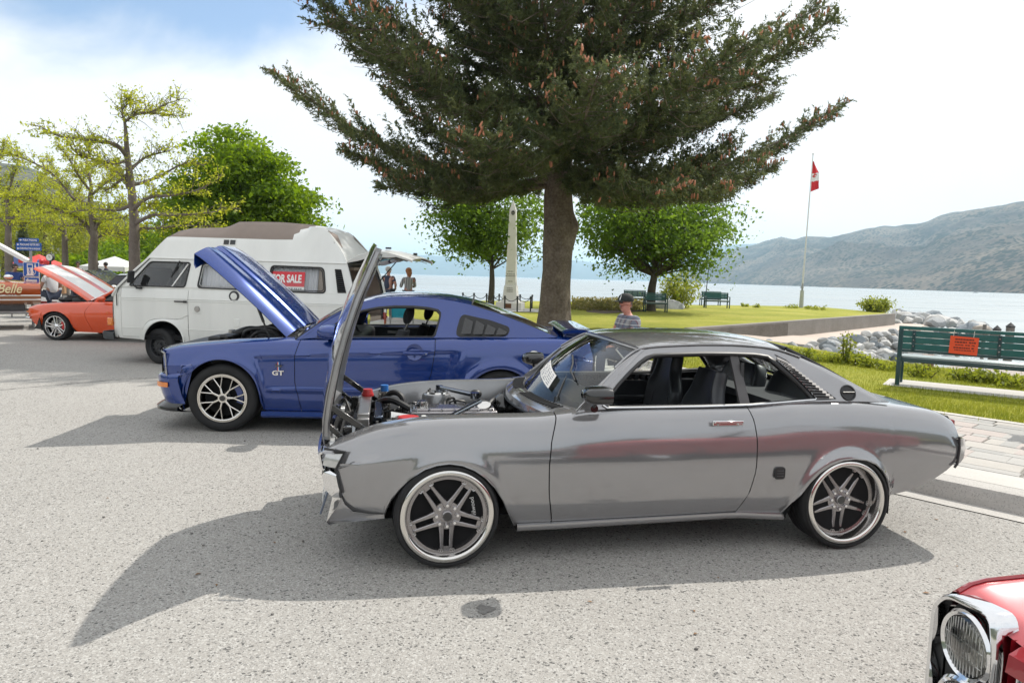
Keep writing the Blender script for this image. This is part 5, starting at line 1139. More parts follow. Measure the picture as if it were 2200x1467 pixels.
 bc = edge_split(MB().grid([[(x,y,z) for x,y in plan(i_)] for z,i_ in lev]).build('bumper_cover',M_BLU,T,ang=40),40)
 MB().grid([[(x,y * .99,z) for x,y in plan(i_)] for z,i_ in ((.280,.06),(.262,.03),(.235,-.015),(.205,-.018),(.195,.03),(.20,.2))]).build('chin_splitter',M_BLKG,T,ang=40)
 MB().grid([[(x,y,z) for x,y in [(-.60,-.84),(-.655,-.55),(-.66,0),(-.655,.55),(-.60,.84)]] for z in (.57,.80)]).build('front_grille',M_BLK,T)
 MB().grid([[(x - .005,y,z) for x,y in [(-.575,-.85),(-.64,-.72),(-.665,-.5),(-.668,0),(-.665,.5),(-.64,.72),(-.575,.85)]] for x0,z in ((0,.775),(0,.800))]).build('nose_strip',M_BLU,T,solid=.01)
 for sg in (-1,1):
  MB().grid([[(x,sg * y,z) for x,y in [(-.515,.912),(-.56,.898),(-.605,.872),(-.655,.815)]] for z in (.435,.482)]).build('side_marker',M_AMBER,T,solid=-.006)
 hp = empty('hood',T); H0 = Vector((.575,0,.935)); d = Vector((-.905,0,.815)); Ln = d.length; d.normalize(); nrm = Vector((d.z,0,-d.x))
 def hpt(t,k,off=0.0):
  a = abs(k); flank = .095 * min(1,(1 - a) / .22) ** .8
  bul = .030 * (1 / (1 + math.exp((a - .42) * 70))) + .014 * (1 - a * a)
  bow = .022 * math.sin(math.pi * t) - .012 * (max(0,(t - .88)) / .12) ** 2
  w = .725 - .045 * max(0,(t - .6)) / .4
  return H0 + d * (t * Ln) + nrm * (bow + flank + bul + off) + Vector((0,k * w,0))
 ks = np.r_[-1,-.985,-.96,-.93,-.90,np.linspace(-.86,-.5,7),-.45,-.42,-.39,np.linspace(-.3,.3,5),.39,.42,.45,np.linspace(.5,.86,7),.90,.93,.96,.985,1]
 P = [[hpt(t,k) for k in ks] for t in np.r_[np.linspace(0,.8,14),np.linspace(.84,1,8)]]
 edge_split(MB().grid(P).build('hood_skin',M_BLU,hp,ang=60),50)
 n_ = [hpt(1,k) for k in ks]; MB().grid([n_,[p - nrm * .02 - d * .01 - Vector((0,0,.085)) for p in n_],[p - nrm * .05 - d * .06 - Vector((0,0,.07)) for p in n_]]).build('hood_front_edge',M_BLU,hp)
 MB().grid([[hpt(t,k * .97,0) * 1.0 - nrm * (.03 + .05 * (1 - k * k)) for k in np.linspace(-1,1,11)] for t in np.linspace(.02,.98,12)]).build('hood_liner',M_BLK,hp)
 for sg in (-1,1):
  MB().cyl(tuple(hpt(.36,sg * .93) - nrm * .03),(.40,sg * .68,.905),.009,n=10).cyl(tuple(hpt(.36,sg * .93) - nrm * .03),tuple((hpt(.36,sg * .93) - nrm * .03).lerp(Vector((.40,sg * .68,.905)),.5)),.014,n=10).build('hood_strut',M_BLK,T)
 MB().grid([[(x,y,.62) for x in (-.62,.62)] for y in (-.74,.74)]).build('bay_floor',M_DARK,T)
 for sg in (-1,1): MB().grid([[(x,sg * (float(WF(x)) - .20),float(zt(x)) + .006),(x,sg * (float(WF(x)) - .24),float(zt(x)) - .03),(x,sg * (float(WF(x)) - .26),.6)] for x in np.linspace(-.6,.7,12)]).build('bay_side',M_BLK,T)
 MB().grid([[(x,a * .70,z + .012 * (1 - a * a)) for a in np.linspace(-1,1,9)] for x,z in ((-.64,.79),(-.55,.822),(-.40,.842),(-.28,.838),(-.26,.80))]).build('radiator_cover',M_BLK,T,solid=.015)
 MB().box((-.18,-.30,.855),(.26,.30,.09)).box((-.10,-.40,.90),(.16,.20,.05)).build('airbox',M_BLK,T,bevel=.025,seg=3)
 MB().tube(crv([(-.10,-.28,.90),(.02,-.22,.95),(.12,-.10,.94),(.2,0,.92)],5),.045,12).build('intake_tube',M_BLK,T)
 MB().box((.16,.0,.90),(.40,.44,.10)).box((.16,0,.955),(.34,.34,.03)).build('plenum',M_IRON,T,bevel=.03,seg=3)
 MB().cyl((-.14,-.22,.90),(-.14,-.22,.955),.035,n=14).build('filler_cap',M_STEEL,T)
 for i_,(y,z1) in enumerate(((-.36,.985),(-.22,.99),(.1,.99),(-.44,.965))): MB().tube(crv([(.02 + i_ * .03,y,.86),(.06 + i_ * .04,y - .02,z1 - .03),(.20 + i_ * .02,y,z1),(.34 + i_ * .02,y - .04,z1 - .02),(.46,y - .06,.90)],5),.020,8).build('bay_hose',M_BLK,T)
 rr = random.Random(8); mb = MB()
 for i_ in range(40):
  x,y = rr.uniform(-.3,.5),rr.uniform(-.62,.5); s_ = rr.uniform(.015,.04); mb.box((x,y,rr.uniform(.84,.91) + max(0,x) * .06),(s_ * 1.8,s_,s_),(rr.uniform(-.4,.4),0,rr.uniform(0,3)),rr.choice((0,0,1,2)))
 ob = mb.build('bay_fitting',[M_BLK,M_STEEL,M_IRON],T,bevel=.003); ob['kind'] = 'stuff'
 MB().grid([[(.58 - .10 * (1 - a * a),a * .80,.925),(.66 - .12 * (1 - a * a),a * .81,.930),(.72 - .14 * (1 - a * a),a * .82,.928)] for a in np.linspace(-1,1,11)]).build('cowl',M_BLK,T,solid=.01)
 for y0 in (-.55,.05):
  w_ = empty('wiper',T); MB().tube([(.60,y0,.955),(.70,y0 + .22,1.00),(.78,y0 + .40,1.035)],.007,6).build('wiper_arm',M_BLK,w_)
  MB().tube([(.66,y0 + .0,.985),(.72,y0 + .3,1.01),(.74,y0 + .58,1.01)],.008,6).build('wiper_blade',M_BLK,w_)
 MB().box((1.0,0,.86),(.5,1.5,.22)).build('dashboard',M_BLK,T,bevel=.06,seg=3); MB().box((1.9,0,.30),(2.6,1.5,.1)).build('floor_pan',M_DARK,T)
 MB().box((2.75,0,.94),(.9,1.45,.06)).box((2.35,0,.74),(.2,1.4,.45)).build('rear_trim',M_CLOTHB,T,bevel=.03)
 for sg in (-1,1):
  dc = MB().box((1.5,sg * .80,.74),(1.25,.06,.42)).box((1.5,sg * .77,.80),(.85,.06,.05)).build('door_card',mat('dark_slate_trim',(.055,.065,.075),.6),T,bevel=.02)
  MB().box((1.46,sg * .755,.885),(.14,.02,.035)).build('inner_handle',M_STEEL,dc,bevel=.006)
  MB().box((2.28,sg * .70,1.08),(.30,.04,.34)).build('pillar_trim',M_CLOTHB,T,bevel=.02)
  seat(T,1.50 if sg < 0 else 1.66,sg * .38,.43,w=.52,hr=False,col=M_CLOTHB,lean=.30,headrest_gap=.06)
 steering(T,(1.22,-.38,.93))
 def mw(loc,rot=(0,0,0),cal=True):
  Rt,Rr,w = .336,.238,.25; e,h = wheel('wheel',T,loc,Rt,Rr,w,'',rot); ax = (0,1,0)
  MB().lathe([(Rr + .002,-h * .9),(Rr,-h * .97),(Rr - .006,-h * .97),(Rr - .010,-h * .92),(Rr - .014,-h * .92),(Rr - .018,-h * .97),(Rr - .026,-h * .95),(Rr - .03,-h * .75),(Rr - .03,h * .8)],ax=ax,n=64).build('rim',[M_POLISH],e,ang=40)
  y0 = -h * .86
  for i in range(7):
   a = math.pi / 2 + i * 2 * math.pi / 7 + .22; mb = MB(); jn = pol(.098,a)
   bar(mb,pol(.03,a),jn,.022,.018,y0 - .004,y0 - .002,.05)
   for k in (-1,1): bar(mb,jn,pol(Rr - .022,a + k * .205),.0125,.0115,y0 - .002,y0 - .006,.05)
   mb.build('spoke',M_POLISH,e,ang=25)
  MB().lathe([(0,y0 - .012),(.030,y0 - .012),(.034,y0 - .004),(.046,y0 - .004),(.050,y0 + .02)],ax=ax,n=28).build('hub',M_POLISH,e,ang=30); MB().lathe([(0,y0 - .016),(.024,y0 - .016),(.028,y0 - .012)],ax=ax,n=24).build('hub_cap',M_BLKG,e)
  brake(e,Rr,h,mat('caliper_blue',(.02,.06,.30),.3,coat=.6),y0 + .11); return e
 mw((0,-.795,.336),(0,0,R(2))); mw((2.735,-.81,.336)); mw((0,.795,.336),(0,0,math.pi)); mw((2.735,.81,.336),(0,0,math.pi))
build_fastback(mus)
# ================================================================== the white camper van
van = thing('camper_van','white high-roof camper van with brown roof panels, curtains and raised tailgate','van',(-5.755,12.077,0),R(-6))
M_VAN = mat('van_white',(0.74,0.745,0.715),0.34,0,0.5,var=0.07,scale=2.2,aniso=(1,1,.18),rvar=.15)
M_BROWN = mat('brown_roof_panel',(0.255,0.205,0.175),0.7,var=0.06)
M_CURT = mat('grey_curtain',(0.52,0.52,0.55),0.95,var=0.06,scale=4)
M_TAN = mat('tan_trim',(0.36,0.29,0.235),0.8,var=0.08)
def build_van(T):
 def wy(z,x=0.0):
  b = float(np.interp(z,[.36,.45,.60,1.09,1.25,1.50,1.745],[.865,.895,.918,.922,.895,.845,.795]))
  if x < -.55: b -= .55 * (max(0,-.55 - x) / .33) ** 2.6 * .35
  return b
 arch = [(.135 + .352 * math.cos(a),.375 + .357 * math.sin(a)) for a in np.linspace(R(176),R(2),25)]
 archR = [(2.6 + .345 * math.cos(a),.36 + .345 * math.sin(a)) for a in np.linspace(R(176),R(4),21)]
 def patch(name,xa,xb,zl,zh,n=24,m=10,mt=None):
  for sg in (-1,1):
   P = []
   for x in np.linspace(0,1,n):
    rw = []
    for t in np.linspace(0,1,m):
     z = .7
     for _ in range(4):
      X = lerp(xa(z) if callable(xa) else xa,xb(z) if callable(xb) else xb,x); z = lerp(zl(X) if callable(zl) else zl,zh,t)
     rw.append((X,sg * wy(z,X),z))
    P.append(rw)
   MB().grid(P,flip=(sg > 0)).build(name,mt or M_VAN,T,ang=60,recalc=False,solid=.012)
 A = np.array(sorted(arch)); AR = np.array(sorted(archR)); g = .004
 zlow = lin(np.r_[[-.90,-.225],A[:,0],[.50]],np.r_[[.43,.40],A[:,1],[.385]])
 zdoor = lin([-.62,-.30,-.245,-.19,-.11,0,.13,.28,.40,.47,.56],[.45,.45,.56,.66,.725,.755,.768,.762,.762,.785,.835])
 zbot = lin(np.r_[[.40,.488],AR[:,0],[3.0,3.40]],np.r_[[.385,.385],AR[:,1],[.40,.46]])
 patch('front_corner',lambda z: np.interp(z,[.40,.6,.74,1.06,1.115],[-.82,-.83,-.862,-.852,-.80]),-.606,zlow,1.115,14,8)
 patch('front_door',-.600,.562,zdoor,1.245,40,14)
 for sg in (-1,1):
  P = []
  for x in np.r_[np.linspace(-.598,-.24,6),np.linspace(-.225,.49,30),.56]:
   a = float(zlow(x)) if x < .49 else .385; b = max(a + .002,float(zdoor(x)) - .006); P.append([(x,sg * (wy(lerp(a,b,t)) + .018 * (1 - t) * (1 if -.25 < x < .52 else 0)),lerp(a,b,t)) for t in np.linspace(0,1,5)])
  MB().grid(P,flip=(sg > 0)).build('wheel_arch',M_VAN,T,ang=60,recalc=False,solid=.012)
  MB().tube([(x,sg * .925,z) for x,z in arch],.012,6).build('arch_lip',M_VAN,T)
  for cx,A_ in ((.135,arch),(2.6,archR)): MB().grid([[(x,sg * .90,z),(x,sg * .55,z),(cx,sg * .55,.4)] for x,z in A_]).build('wheel_well',M_DARK,T)
 patch('side_panel',.570,lambda z: 3.33 - .02 * abs(z - .9),zbot,1.245,60,14)
 for z0,xa,xb in ((1.092,-.60,3.30),(1.060,-.60,3.30),(.598,-.60,-.215),(.598,.48,2.26)):
  for sg in (-1,1): MB().tube([(x,sg * (wy(z0,x) + .0005),z0) for x in np.linspace(xa,xb,14)],.006,5).build('body_crease',M_VAN,T)
 w1 = rrect([(-.475,1.285),(-.135,1.685),(.560,1.685),(.500,1.285)],.05); w2 = rrect([(.715,1.285),(.770,1.685),(1.80,1.675),(1.80,1.275)],.06); w3 = rrect([(1.93,1.265),(1.935,1.672),(2.815,1.660),(2.875,1.262)],.07)
 out = [(-.80,1.115),(-.60,1.10),(-.60,1.245),(3.30,1.245),(3.30,1.43),(3.18,1.745),(-.18,1.745),(-.25,1.69),(-.68,1.245)]
 out = [(-.69,1.248),(.0,1.248),(1.0,1.248),(2.0,1.248),(3.325,1.248),(3.29,1.43),(3.18,1.745),(1.5,1.745),(-.17,1.745)]
 for sg in (-1,1):
  pts,tr = tess(out,[w1,w2,w3]); o = rmesh('upper_side',[(x,sg * wy(z,x),z) for x,z in pts],tr,M_VAN,T,smooth=False)
  if sum(p.normal.y * p.area for p in o.data.polygons) * sg < 0: o.data.flip_normals()
  md = o.modifiers.new('s','SOLIDIFY'); md.thickness = .03; md.offset = -1
  pts,tr = tess([(-.79,1.118),(-.605,1.118),(-.605,1.244),(-.69,1.244)]); rmesh('upper_corner',[(x,sg * (wy(z,x)),z) for x,z in pts],tr,M_VAN,T,smooth=False)
  for k,w in enumerate((w1,w2,w3)):
   d_ = .028; ww = scl(w,-.02)
   MB().tube([(x,sg * (wy(z,x) + .004),z) for x,z in w],.012,6,closed=True).build('window_rubber',M_BLK,T)
   if k: MB().tube([(x,sg * (wy(z,x) + .003),z) for x,z in scl(w,-.028)],.007,5,closed=True).build('window_trim',M_STEEL if k == 1 else M_BLK,T)
   pts,tr = tess(w); rmesh('side_window',[(x,sg * (wy(z,x) - .008),z) for x,z in pts],tr,glass('van_glass',(.97,.985,.98),.7),T,smooth=False)
   if k:   # pleated curtain inside
    x0,x1 = min(p[0] for p in w) + .02,max(p[0] for p in w) - (.02 if k == 1 else .16); P = []
    for i in range(70):
     x = lerp(x0,x1,i / 69); P.append([(x,sg * (wy(z,x) - .07 + .012 * math.sin(i * 1.15 + .4 * math.sin(i * .3))),z) for z in (1.24,1.45,1.70)])
    MB().grid(P).build('curtain',M_CURT,T,ang=180)
  if True:
   MB().box((.26,sg * .84,1.48),(.02,.02,.52),(0,.52,0)).build('quarter_light_bar',M_BLK,T)
   MB().tube([(.28,sg * (wy(1.29) - .0),1.29),(.52,sg * (wy(1.66) - .0),1.66)],.013,6).build('window_bar',M_VAN,T)
  MB().tube([(x,sg * (wy(1.745,0) + .006),1.748 - .010 * (x + .2) / 3.4) for x in np.linspace(-.20,3.19,12)],.012,6).build('rain_gutter',M_VAN,T)
  vp = [(3.00,1.645),(3.105,1.642),(3.215,1.272),(3.075,1.268)]; v_ = MB().add([(x,sg * (wy(z) + .003),z) for x,z in vp],[(0,1,2,3)]).build('air_intake',M_DARK,T)
  for k in range(11):
   t = (k + .5) / 11; z = lerp(1.64,1.275,t); xa,xb = lerp(3.0,3.075,t),lerp(3.105,3.215,t); MB().box(((xa + xb) / 2,sg * (wy(z) + .010),z),(xb - xa,.022,.010),(sg * .5,0,0)).build('louvre',M_BLK,v_)
  MB().box((.44,sg * (wy(1.05) + .016),1.052),(.20,.022,.022)).box((.525,sg * (wy(1.05) + .016),1.050),(.06,.026,.034)).build('door_handle',M_BLK,T,bevel=.006)
  e = empty('door_mirror',T,(-.30,sg * .92,1.27)); MB().tube(crv([(.02,0,-.02),(-.02,sg * .07,.02),(-.03,sg * .10,.14)],5),.011,6).box((.03,sg * .01,-.02),(.09,.04,.03)).build('mirror_arm',M_BLK,e)
  MB().box((-.03,sg * .12,.16),(.035,.15,.20),(0,.12,0)).build('mirror_shell',M_BLK,e,bevel=.03,seg=3)
 yb = -(wy(1.153)); MB().lathe([(0,.016),(.060,.016),(.064,.004),(.072,.012),(.085,.010),(.088,0)],(1.355,yb,1.165),(0,-1,0),30).build('round_vent',[M_IRON],T,ang=30); MB().lathe([(0,.02),(.055,.018),(.058,.01)],(1.355,yb,1.165),(0,-1,0),28).build('vent_cover',M_VAN,T)
 MB().box((.729,-.922,.938),(.13,.012,.15)).build('filler_plate',M_VAN,T,bevel=.03,seg=3); MB().lathe([(0,.022),(.045,.02),(.05,.006)],(.729,-.922,.938),(0,-1,0),24).build('water_filler',M_STEEL,T)
 MB().box((1.40,-.922,.735),(.10,.012,.13)).build('hookup_flap',M_VAN,T,bevel=.02)
 zs = [.40,.52,.60,.74,.90,1.06,1.115]; xf = [-.865,-.875,-.885,-.915,-.92,-.905,-.85]
 MB().grid([[(x + .10 * abs(a) ** 5 ,a * wy(z,-.80),z) for a in np.linspace(-1,1,17)] for z,x in zip(zs,xf)]).build('nose',M_VAN,T)
 MB().grid([[(lerp(-.85,-.19,t) + .06 * abs(a) ** 4 * (1 - t),a * (wy(lerp(1.115,1.72,t),-.8 + .8 * t) - .02),lerp(1.115,1.73,t)) for a in np.linspace(-1,1,13)] for t in np.linspace(0,1,6)]).build('windscreen',MATS['van_glass'],T)
 for sg in (-1,1):
  MB().tube([(-.815,sg * wy(1.115,-.8),1.11),(-.67,sg * (wy(1.25) + .004),1.25),(-.42,sg * (wy(1.5) + .003),1.51),(-.17,sg * wy(1.74),1.745)],.022,8).build('windscreen_pillar',M_VAN,T)
  MB().tube([(-.672,sg * (wy(1.10) + .002),.95),(-.676,sg * (wy(1.1) + .002),1.12),(-.64,sg * (wy(1.25) + .006),1.26),(-.40,sg * (wy(1.5) + .006),1.50),(-.15,sg * (wy(1.74) + .004),1.74)],.007,5).build('corner_seal',M_BLK,T)
  MB().box((-.865,sg * .80,.675),(.09,.10,.13)).build('turn_signal',M_AMBER,T,bevel=.015)
  MB().lathe([(0,.03),(.07,.02),(.09,0)],(-.915,sg * .60,.84),(-1,0,0),20).build('headlamp',M_LENS,T)
 bp = [(-.98,.52),(-1.0,.49),(-.99,.41),(-.96,.395),(-.92,.40)]
 mb = MB(); mb.grid([[(x,y,z) for x,z in bp] for y in np.linspace(-.84,.84,3)])
 for sg in (-1,1): mb.grid([[(x,sg * .84,z) for x,z in bp],[(x + .05,sg * .90,z - .002) for x,z in bp],[(x + .25,sg * .925,z - .008) for x,z in bp]])
 mb.build('front_bumper',mat('grey_bumper',(.06,.065,.07),.6),T,ang=30,solid=.01)
 mb = MB()
 for k in range(5): mb.box((-.918,0,.87 + k * .028),(.02,1.0,.010))
 mb.build('grille',M_BLK,T)
 st = [(-.20,1.755,1.765,.00),(-.12,1.86,1.90,.02),(-.02,1.985,2.06,.05),(.07,2.085,2.17,.09),(.15,2.105,2.23,.10),(.40,2.105,2.285,.10),(.95,2.10,2.305,.10),(1.05,2.10,2.33,.10),(1.22,2.10,2.405,.10),(1.5,2.098,2.412,.10),(1.9,2.095,2.412,.10),(2.24,2.10,2.392,.10),(2.40,2.20,2.378,.08),(2.56,2.315,2.36,.05),(2.72,2.315,2.335,.05),(2.83,2.23,2.26,.05),(2.93,2.12,2.15,.05),(3.03,2.0,2.03,.05),(3.12,1.88,1.90,.04),(3.19,1.755,1.765,0)]
 P = []; sub = 4; S_ = []
 for i in range(len(st) - 1):
  for k in range(sub): S_.append(tuple(lerp(a,b,k / sub) for a,b in zip(st[i],st[i + 1])))
 S_.append(st[-1]); fm_ = []
 for x,z2,zt,ins in S_:
  def yy(z): return .800 - (z - 1.75) * .335
  rw = [(.806,1.742)]
  for t in np.linspace(.05,1,5): z = lerp(1.75,z2,t); rw.append((yy(z),z))
  y2 = yy(z2); rw += [(lerp(y2,max(.30,y2 - .22),t),lerp(z2,zt - .02,t ** .8)) for t in (.25,.5,.75,1)] + [(.18,zt - .003),(0,zt)]
  full = [(-y,z) for y,z in rw] + [(y,z) for y,z in rw[:-1][::-1]]; P.append([(x,y,z) for y,z in full])
 mb = MB().grid(P); nv = len(P[0]); 
 cnt_ = 0
 for i in range(len(P) - 1):
  for j in range(nv - 1):
   x = S_[i][0]; jj = min(j,nv - 2 - j); br = jj >= 5 and .09 <= x < 2.24 + (0.0 if jj < 6 else .08 * (jj - 5)); mb.m[cnt_] = 1 if br and x < 2.52 else 0; cnt_ += 1
 hr = mb.build('high_roof',[M_VAN,M_BROWN],T,ang=50)
 for sg in (-1,1):
  q = [(2.775,2.285),(2.94,2.03),(3.075,1.965),(2.90,2.20)]
  MB().add([(2.80,sg * .60,2.262),(2.945,sg * .70,2.055),(3.045,sg * .60,1.99),(2.89,sg * .42,2.20)],[(0,1,2,3)]).build('roof_rear_panel',M_BROWN,hr,solid=.006)
  rv = MB().box((1.18,sg * (.70),2.035),(.22,.02,.10),(sg * .30,0,0)).build('roof_vent',M_VAN,hr); 
  for k in (-1,1): MB().box((1.18 + k * .055,sg * .714,2.035),(.085,.012,.075),(sg * .30,0,0)).build('vent_pane',M_TINT,hr)
 for sg in (-1,1):
  MB().grid([[(x,sg * y,z),(x - .02,sg * (y - .09),z)] for x,y,z in ((3.19,.795,1.745),(3.295,.855,1.43),(3.335,.90,1.2),(3.34,.905,.80),(3.33,.88,.50))]).build('rear_pillar',M_VAN,T,solid=.02)
  MB().tube([(3.18,sg * .71,1.72),(3.27,sg * .77,1.43),(3.31,sg * .80,1.2),(3.31,sg * .80,.85)],.012,6).build('tailgate_seal',M_BLK,T)
  MB().add([(2.5,sg * .80,.85),(3.26,sg * .80,.85),(3.26,sg * .77,1.35),(3.12,sg * .70,1.72),(2.5,sg * .72,1.72)],[(0,1,2,3,4)]).build('interior_panel',M_TAN,T,solid=.01)
  MB().lathe([(0,.0),(.0,0)],(0,0,0)) if False else None
  MB().box((3.345,sg * .78,.78),(.03,.14,.22)).build('tail_lamp',M_REDLENS,T,bevel=.01)
 MB().box((1.3,0,.45),(4.0,1.74,.08)).build('floor_pan',M_DARK,T); MB().box((2.75,0,.80),(1.1,1.5,.08)).build('rear_deck',M_TAN,T); MB().box((3.33,0,.56),(.05,1.7,.42)).build('rear_apron',M_VAN,T,bevel=.02)
 MB().box((2.22,0,1.3),(.04,1.44,.88)).box((2.75,.1,1.66),(.9,1.2,.05)).build('cabinet',M_TAN,T)
 tg = empty('tailgate',T); pr = [(3.06,1.762),(3.20,1.845),(3.36,1.925),(3.52,1.975),(3.66,2.0),(3.82,1.985),(3.98,1.950),(4.14,1.905),(4.24,1.870)]
 MB().grid([[(x,a * .74,z - .045 * a * a) for a in np.linspace(-1,1,13)] for x,z in pr]).build('tailgate_skin',M_VAN,tg,solid=.012)
 MB().grid([[(x,a * .70,z - .05 - .045 * a * a - (.10 if 1 < i < 5 else .02) * 0.9) for a in np.linspace(-1,1,13)] for i,(x,z) in enumerate(pr[:-1])]).build('tailgate_liner',mat('grey_liner',(.30,.29,.28),.7),tg)
 MB().grid([[(x,a * .52,z - .058 - .045 * a * a - .09) for a in np.linspace(-1,1,9)] for x,z in pr[2:5]]).build('tailgate_window',mat('purple_tint',(.10,.045,.22),.12,coat=1.0),tg,solid=-.012)
 for sg in (-1,1): MB().grid([[(x,sg * .735,z - .045),(x,sg * .715,z - .13 if 1 < i < 6 else z - .08)] for i,(x,z) in enumerate(pr)]).build('tailgate_edge',M_VAN,tg,solid=.02)
 MB().box((4.10,.0,1.93),(.05,.09,.05)).box((3.72,-.30,2.015),(.09,.03,.03)).build('tailgate_latch',M_BLK,tg)
 MB().box((4.18,-.35,1.845),(.10,.42,.05),(0,.30,0)).build('plate_lamp_panel',M_STEEL,tg,bevel=.006)
 for sg in (-1,1): MB().cyl((3.60,sg * .66,1.83),(3.27,sg * .72,1.46),.010,n=8).build('gas_strut',M_BLK,tg)
 MB().box((-.55,0,1.10),(.35,1.5,.22)).build('dashboard',M_BLK,T,bevel=.05)
 for sg in (-1,1): seat(T,.42,sg * .45,.78,w=.50,hr=False,col=M_CLOTHB,lean=.25,headrest_gap=.03)
 steering(T,(-.22,-.45,1.22),r=.22,tilt=1.0)
 def vw(loc,rot=(0,0,0)):
  Rt,Rr,w = .297,.185,.21; e,h = wheel('wheel',T,loc,Rt,Rr,w,'',rot); ax = (0,1,0); dk = mat('black_steel_wheel',(.022,.023,.026),.5)
  MB().lathe([(Rr + .002,-h * .88),(Rr - .004,-h * .96),(Rr - .014,-h * .9),(Rr - .02,-h * .55),(Rr - .05,-h * .62),(Rr - .07,-h * .70),(.08,-h * .70),(.05,-h * .60),(.045,-h * .85),(0,-h * .9)],ax=ax,n=48).build('rim',dk,e,ang=35)
  mb = MB()
  for i in range(14):
   a = i * 2 * math.pi / 14; c = pol(Rr - .042,a); mb.box((c[0],-h * .63,c[1]),(.018,.02,.022),(0,-a,0))
  so = mb.build('rim_slot',M_STEEL if False else M_DARK,e); so['kind'] = 'stuff'
  mb = MB(); lugs(mb,.058,5,-h * .70,.012,.02); lo = mb.build('lug_nut',M_IRON,e); lo['kind'] = 'stuff'; return e
 vw((.03,-.775,.297),(0,0,R(-13))); vw((2.6,-.78,.297)); vw((.03,.775,.297),(0,0,math.pi - R(13))); vw((2.6,.78,.297),(0,0,math.pi))
build_van(van)
vm = Matrix.Translation(van.location) @ Matrix.Rotation(R(-6),4,'Z')
def in_van(p): return vm @ Vector(p)
fs = thing('sale_sign','red sale sign with white letters behind the rear side window of the white van','sign',in_van((2.19,-.845,1.43)),R(-6),rot=(R(-10.5),0,R(-6)))
MB().box((.02,0,.0),(.60,.004,.31)).build('sign_board',M_WHITE,fs); MB().box((.02,-.004,.035),(.60,.003,.24)).build('red_field',mat('sign_red',(.62,.035,.05),.5,var=.03),fs)
text('lettering','FOR SALE',.175,M_WHITE,fs,(.02,-.008,.035),(math.pi / 2,0,0),.0015,sx=.66,bold=.006)
mb = MB(); rr = random.Random(4); x = -.18
while x < .28: l_ = rr.uniform(.015,.04); mb.box((x,-.004,-.118),(l_,.002,.022)); x += l_ + .012
mb.build('number_strokes',mat('print_grey',(.25,.26,.3),.8),fs)['kind'] = 'stuff'
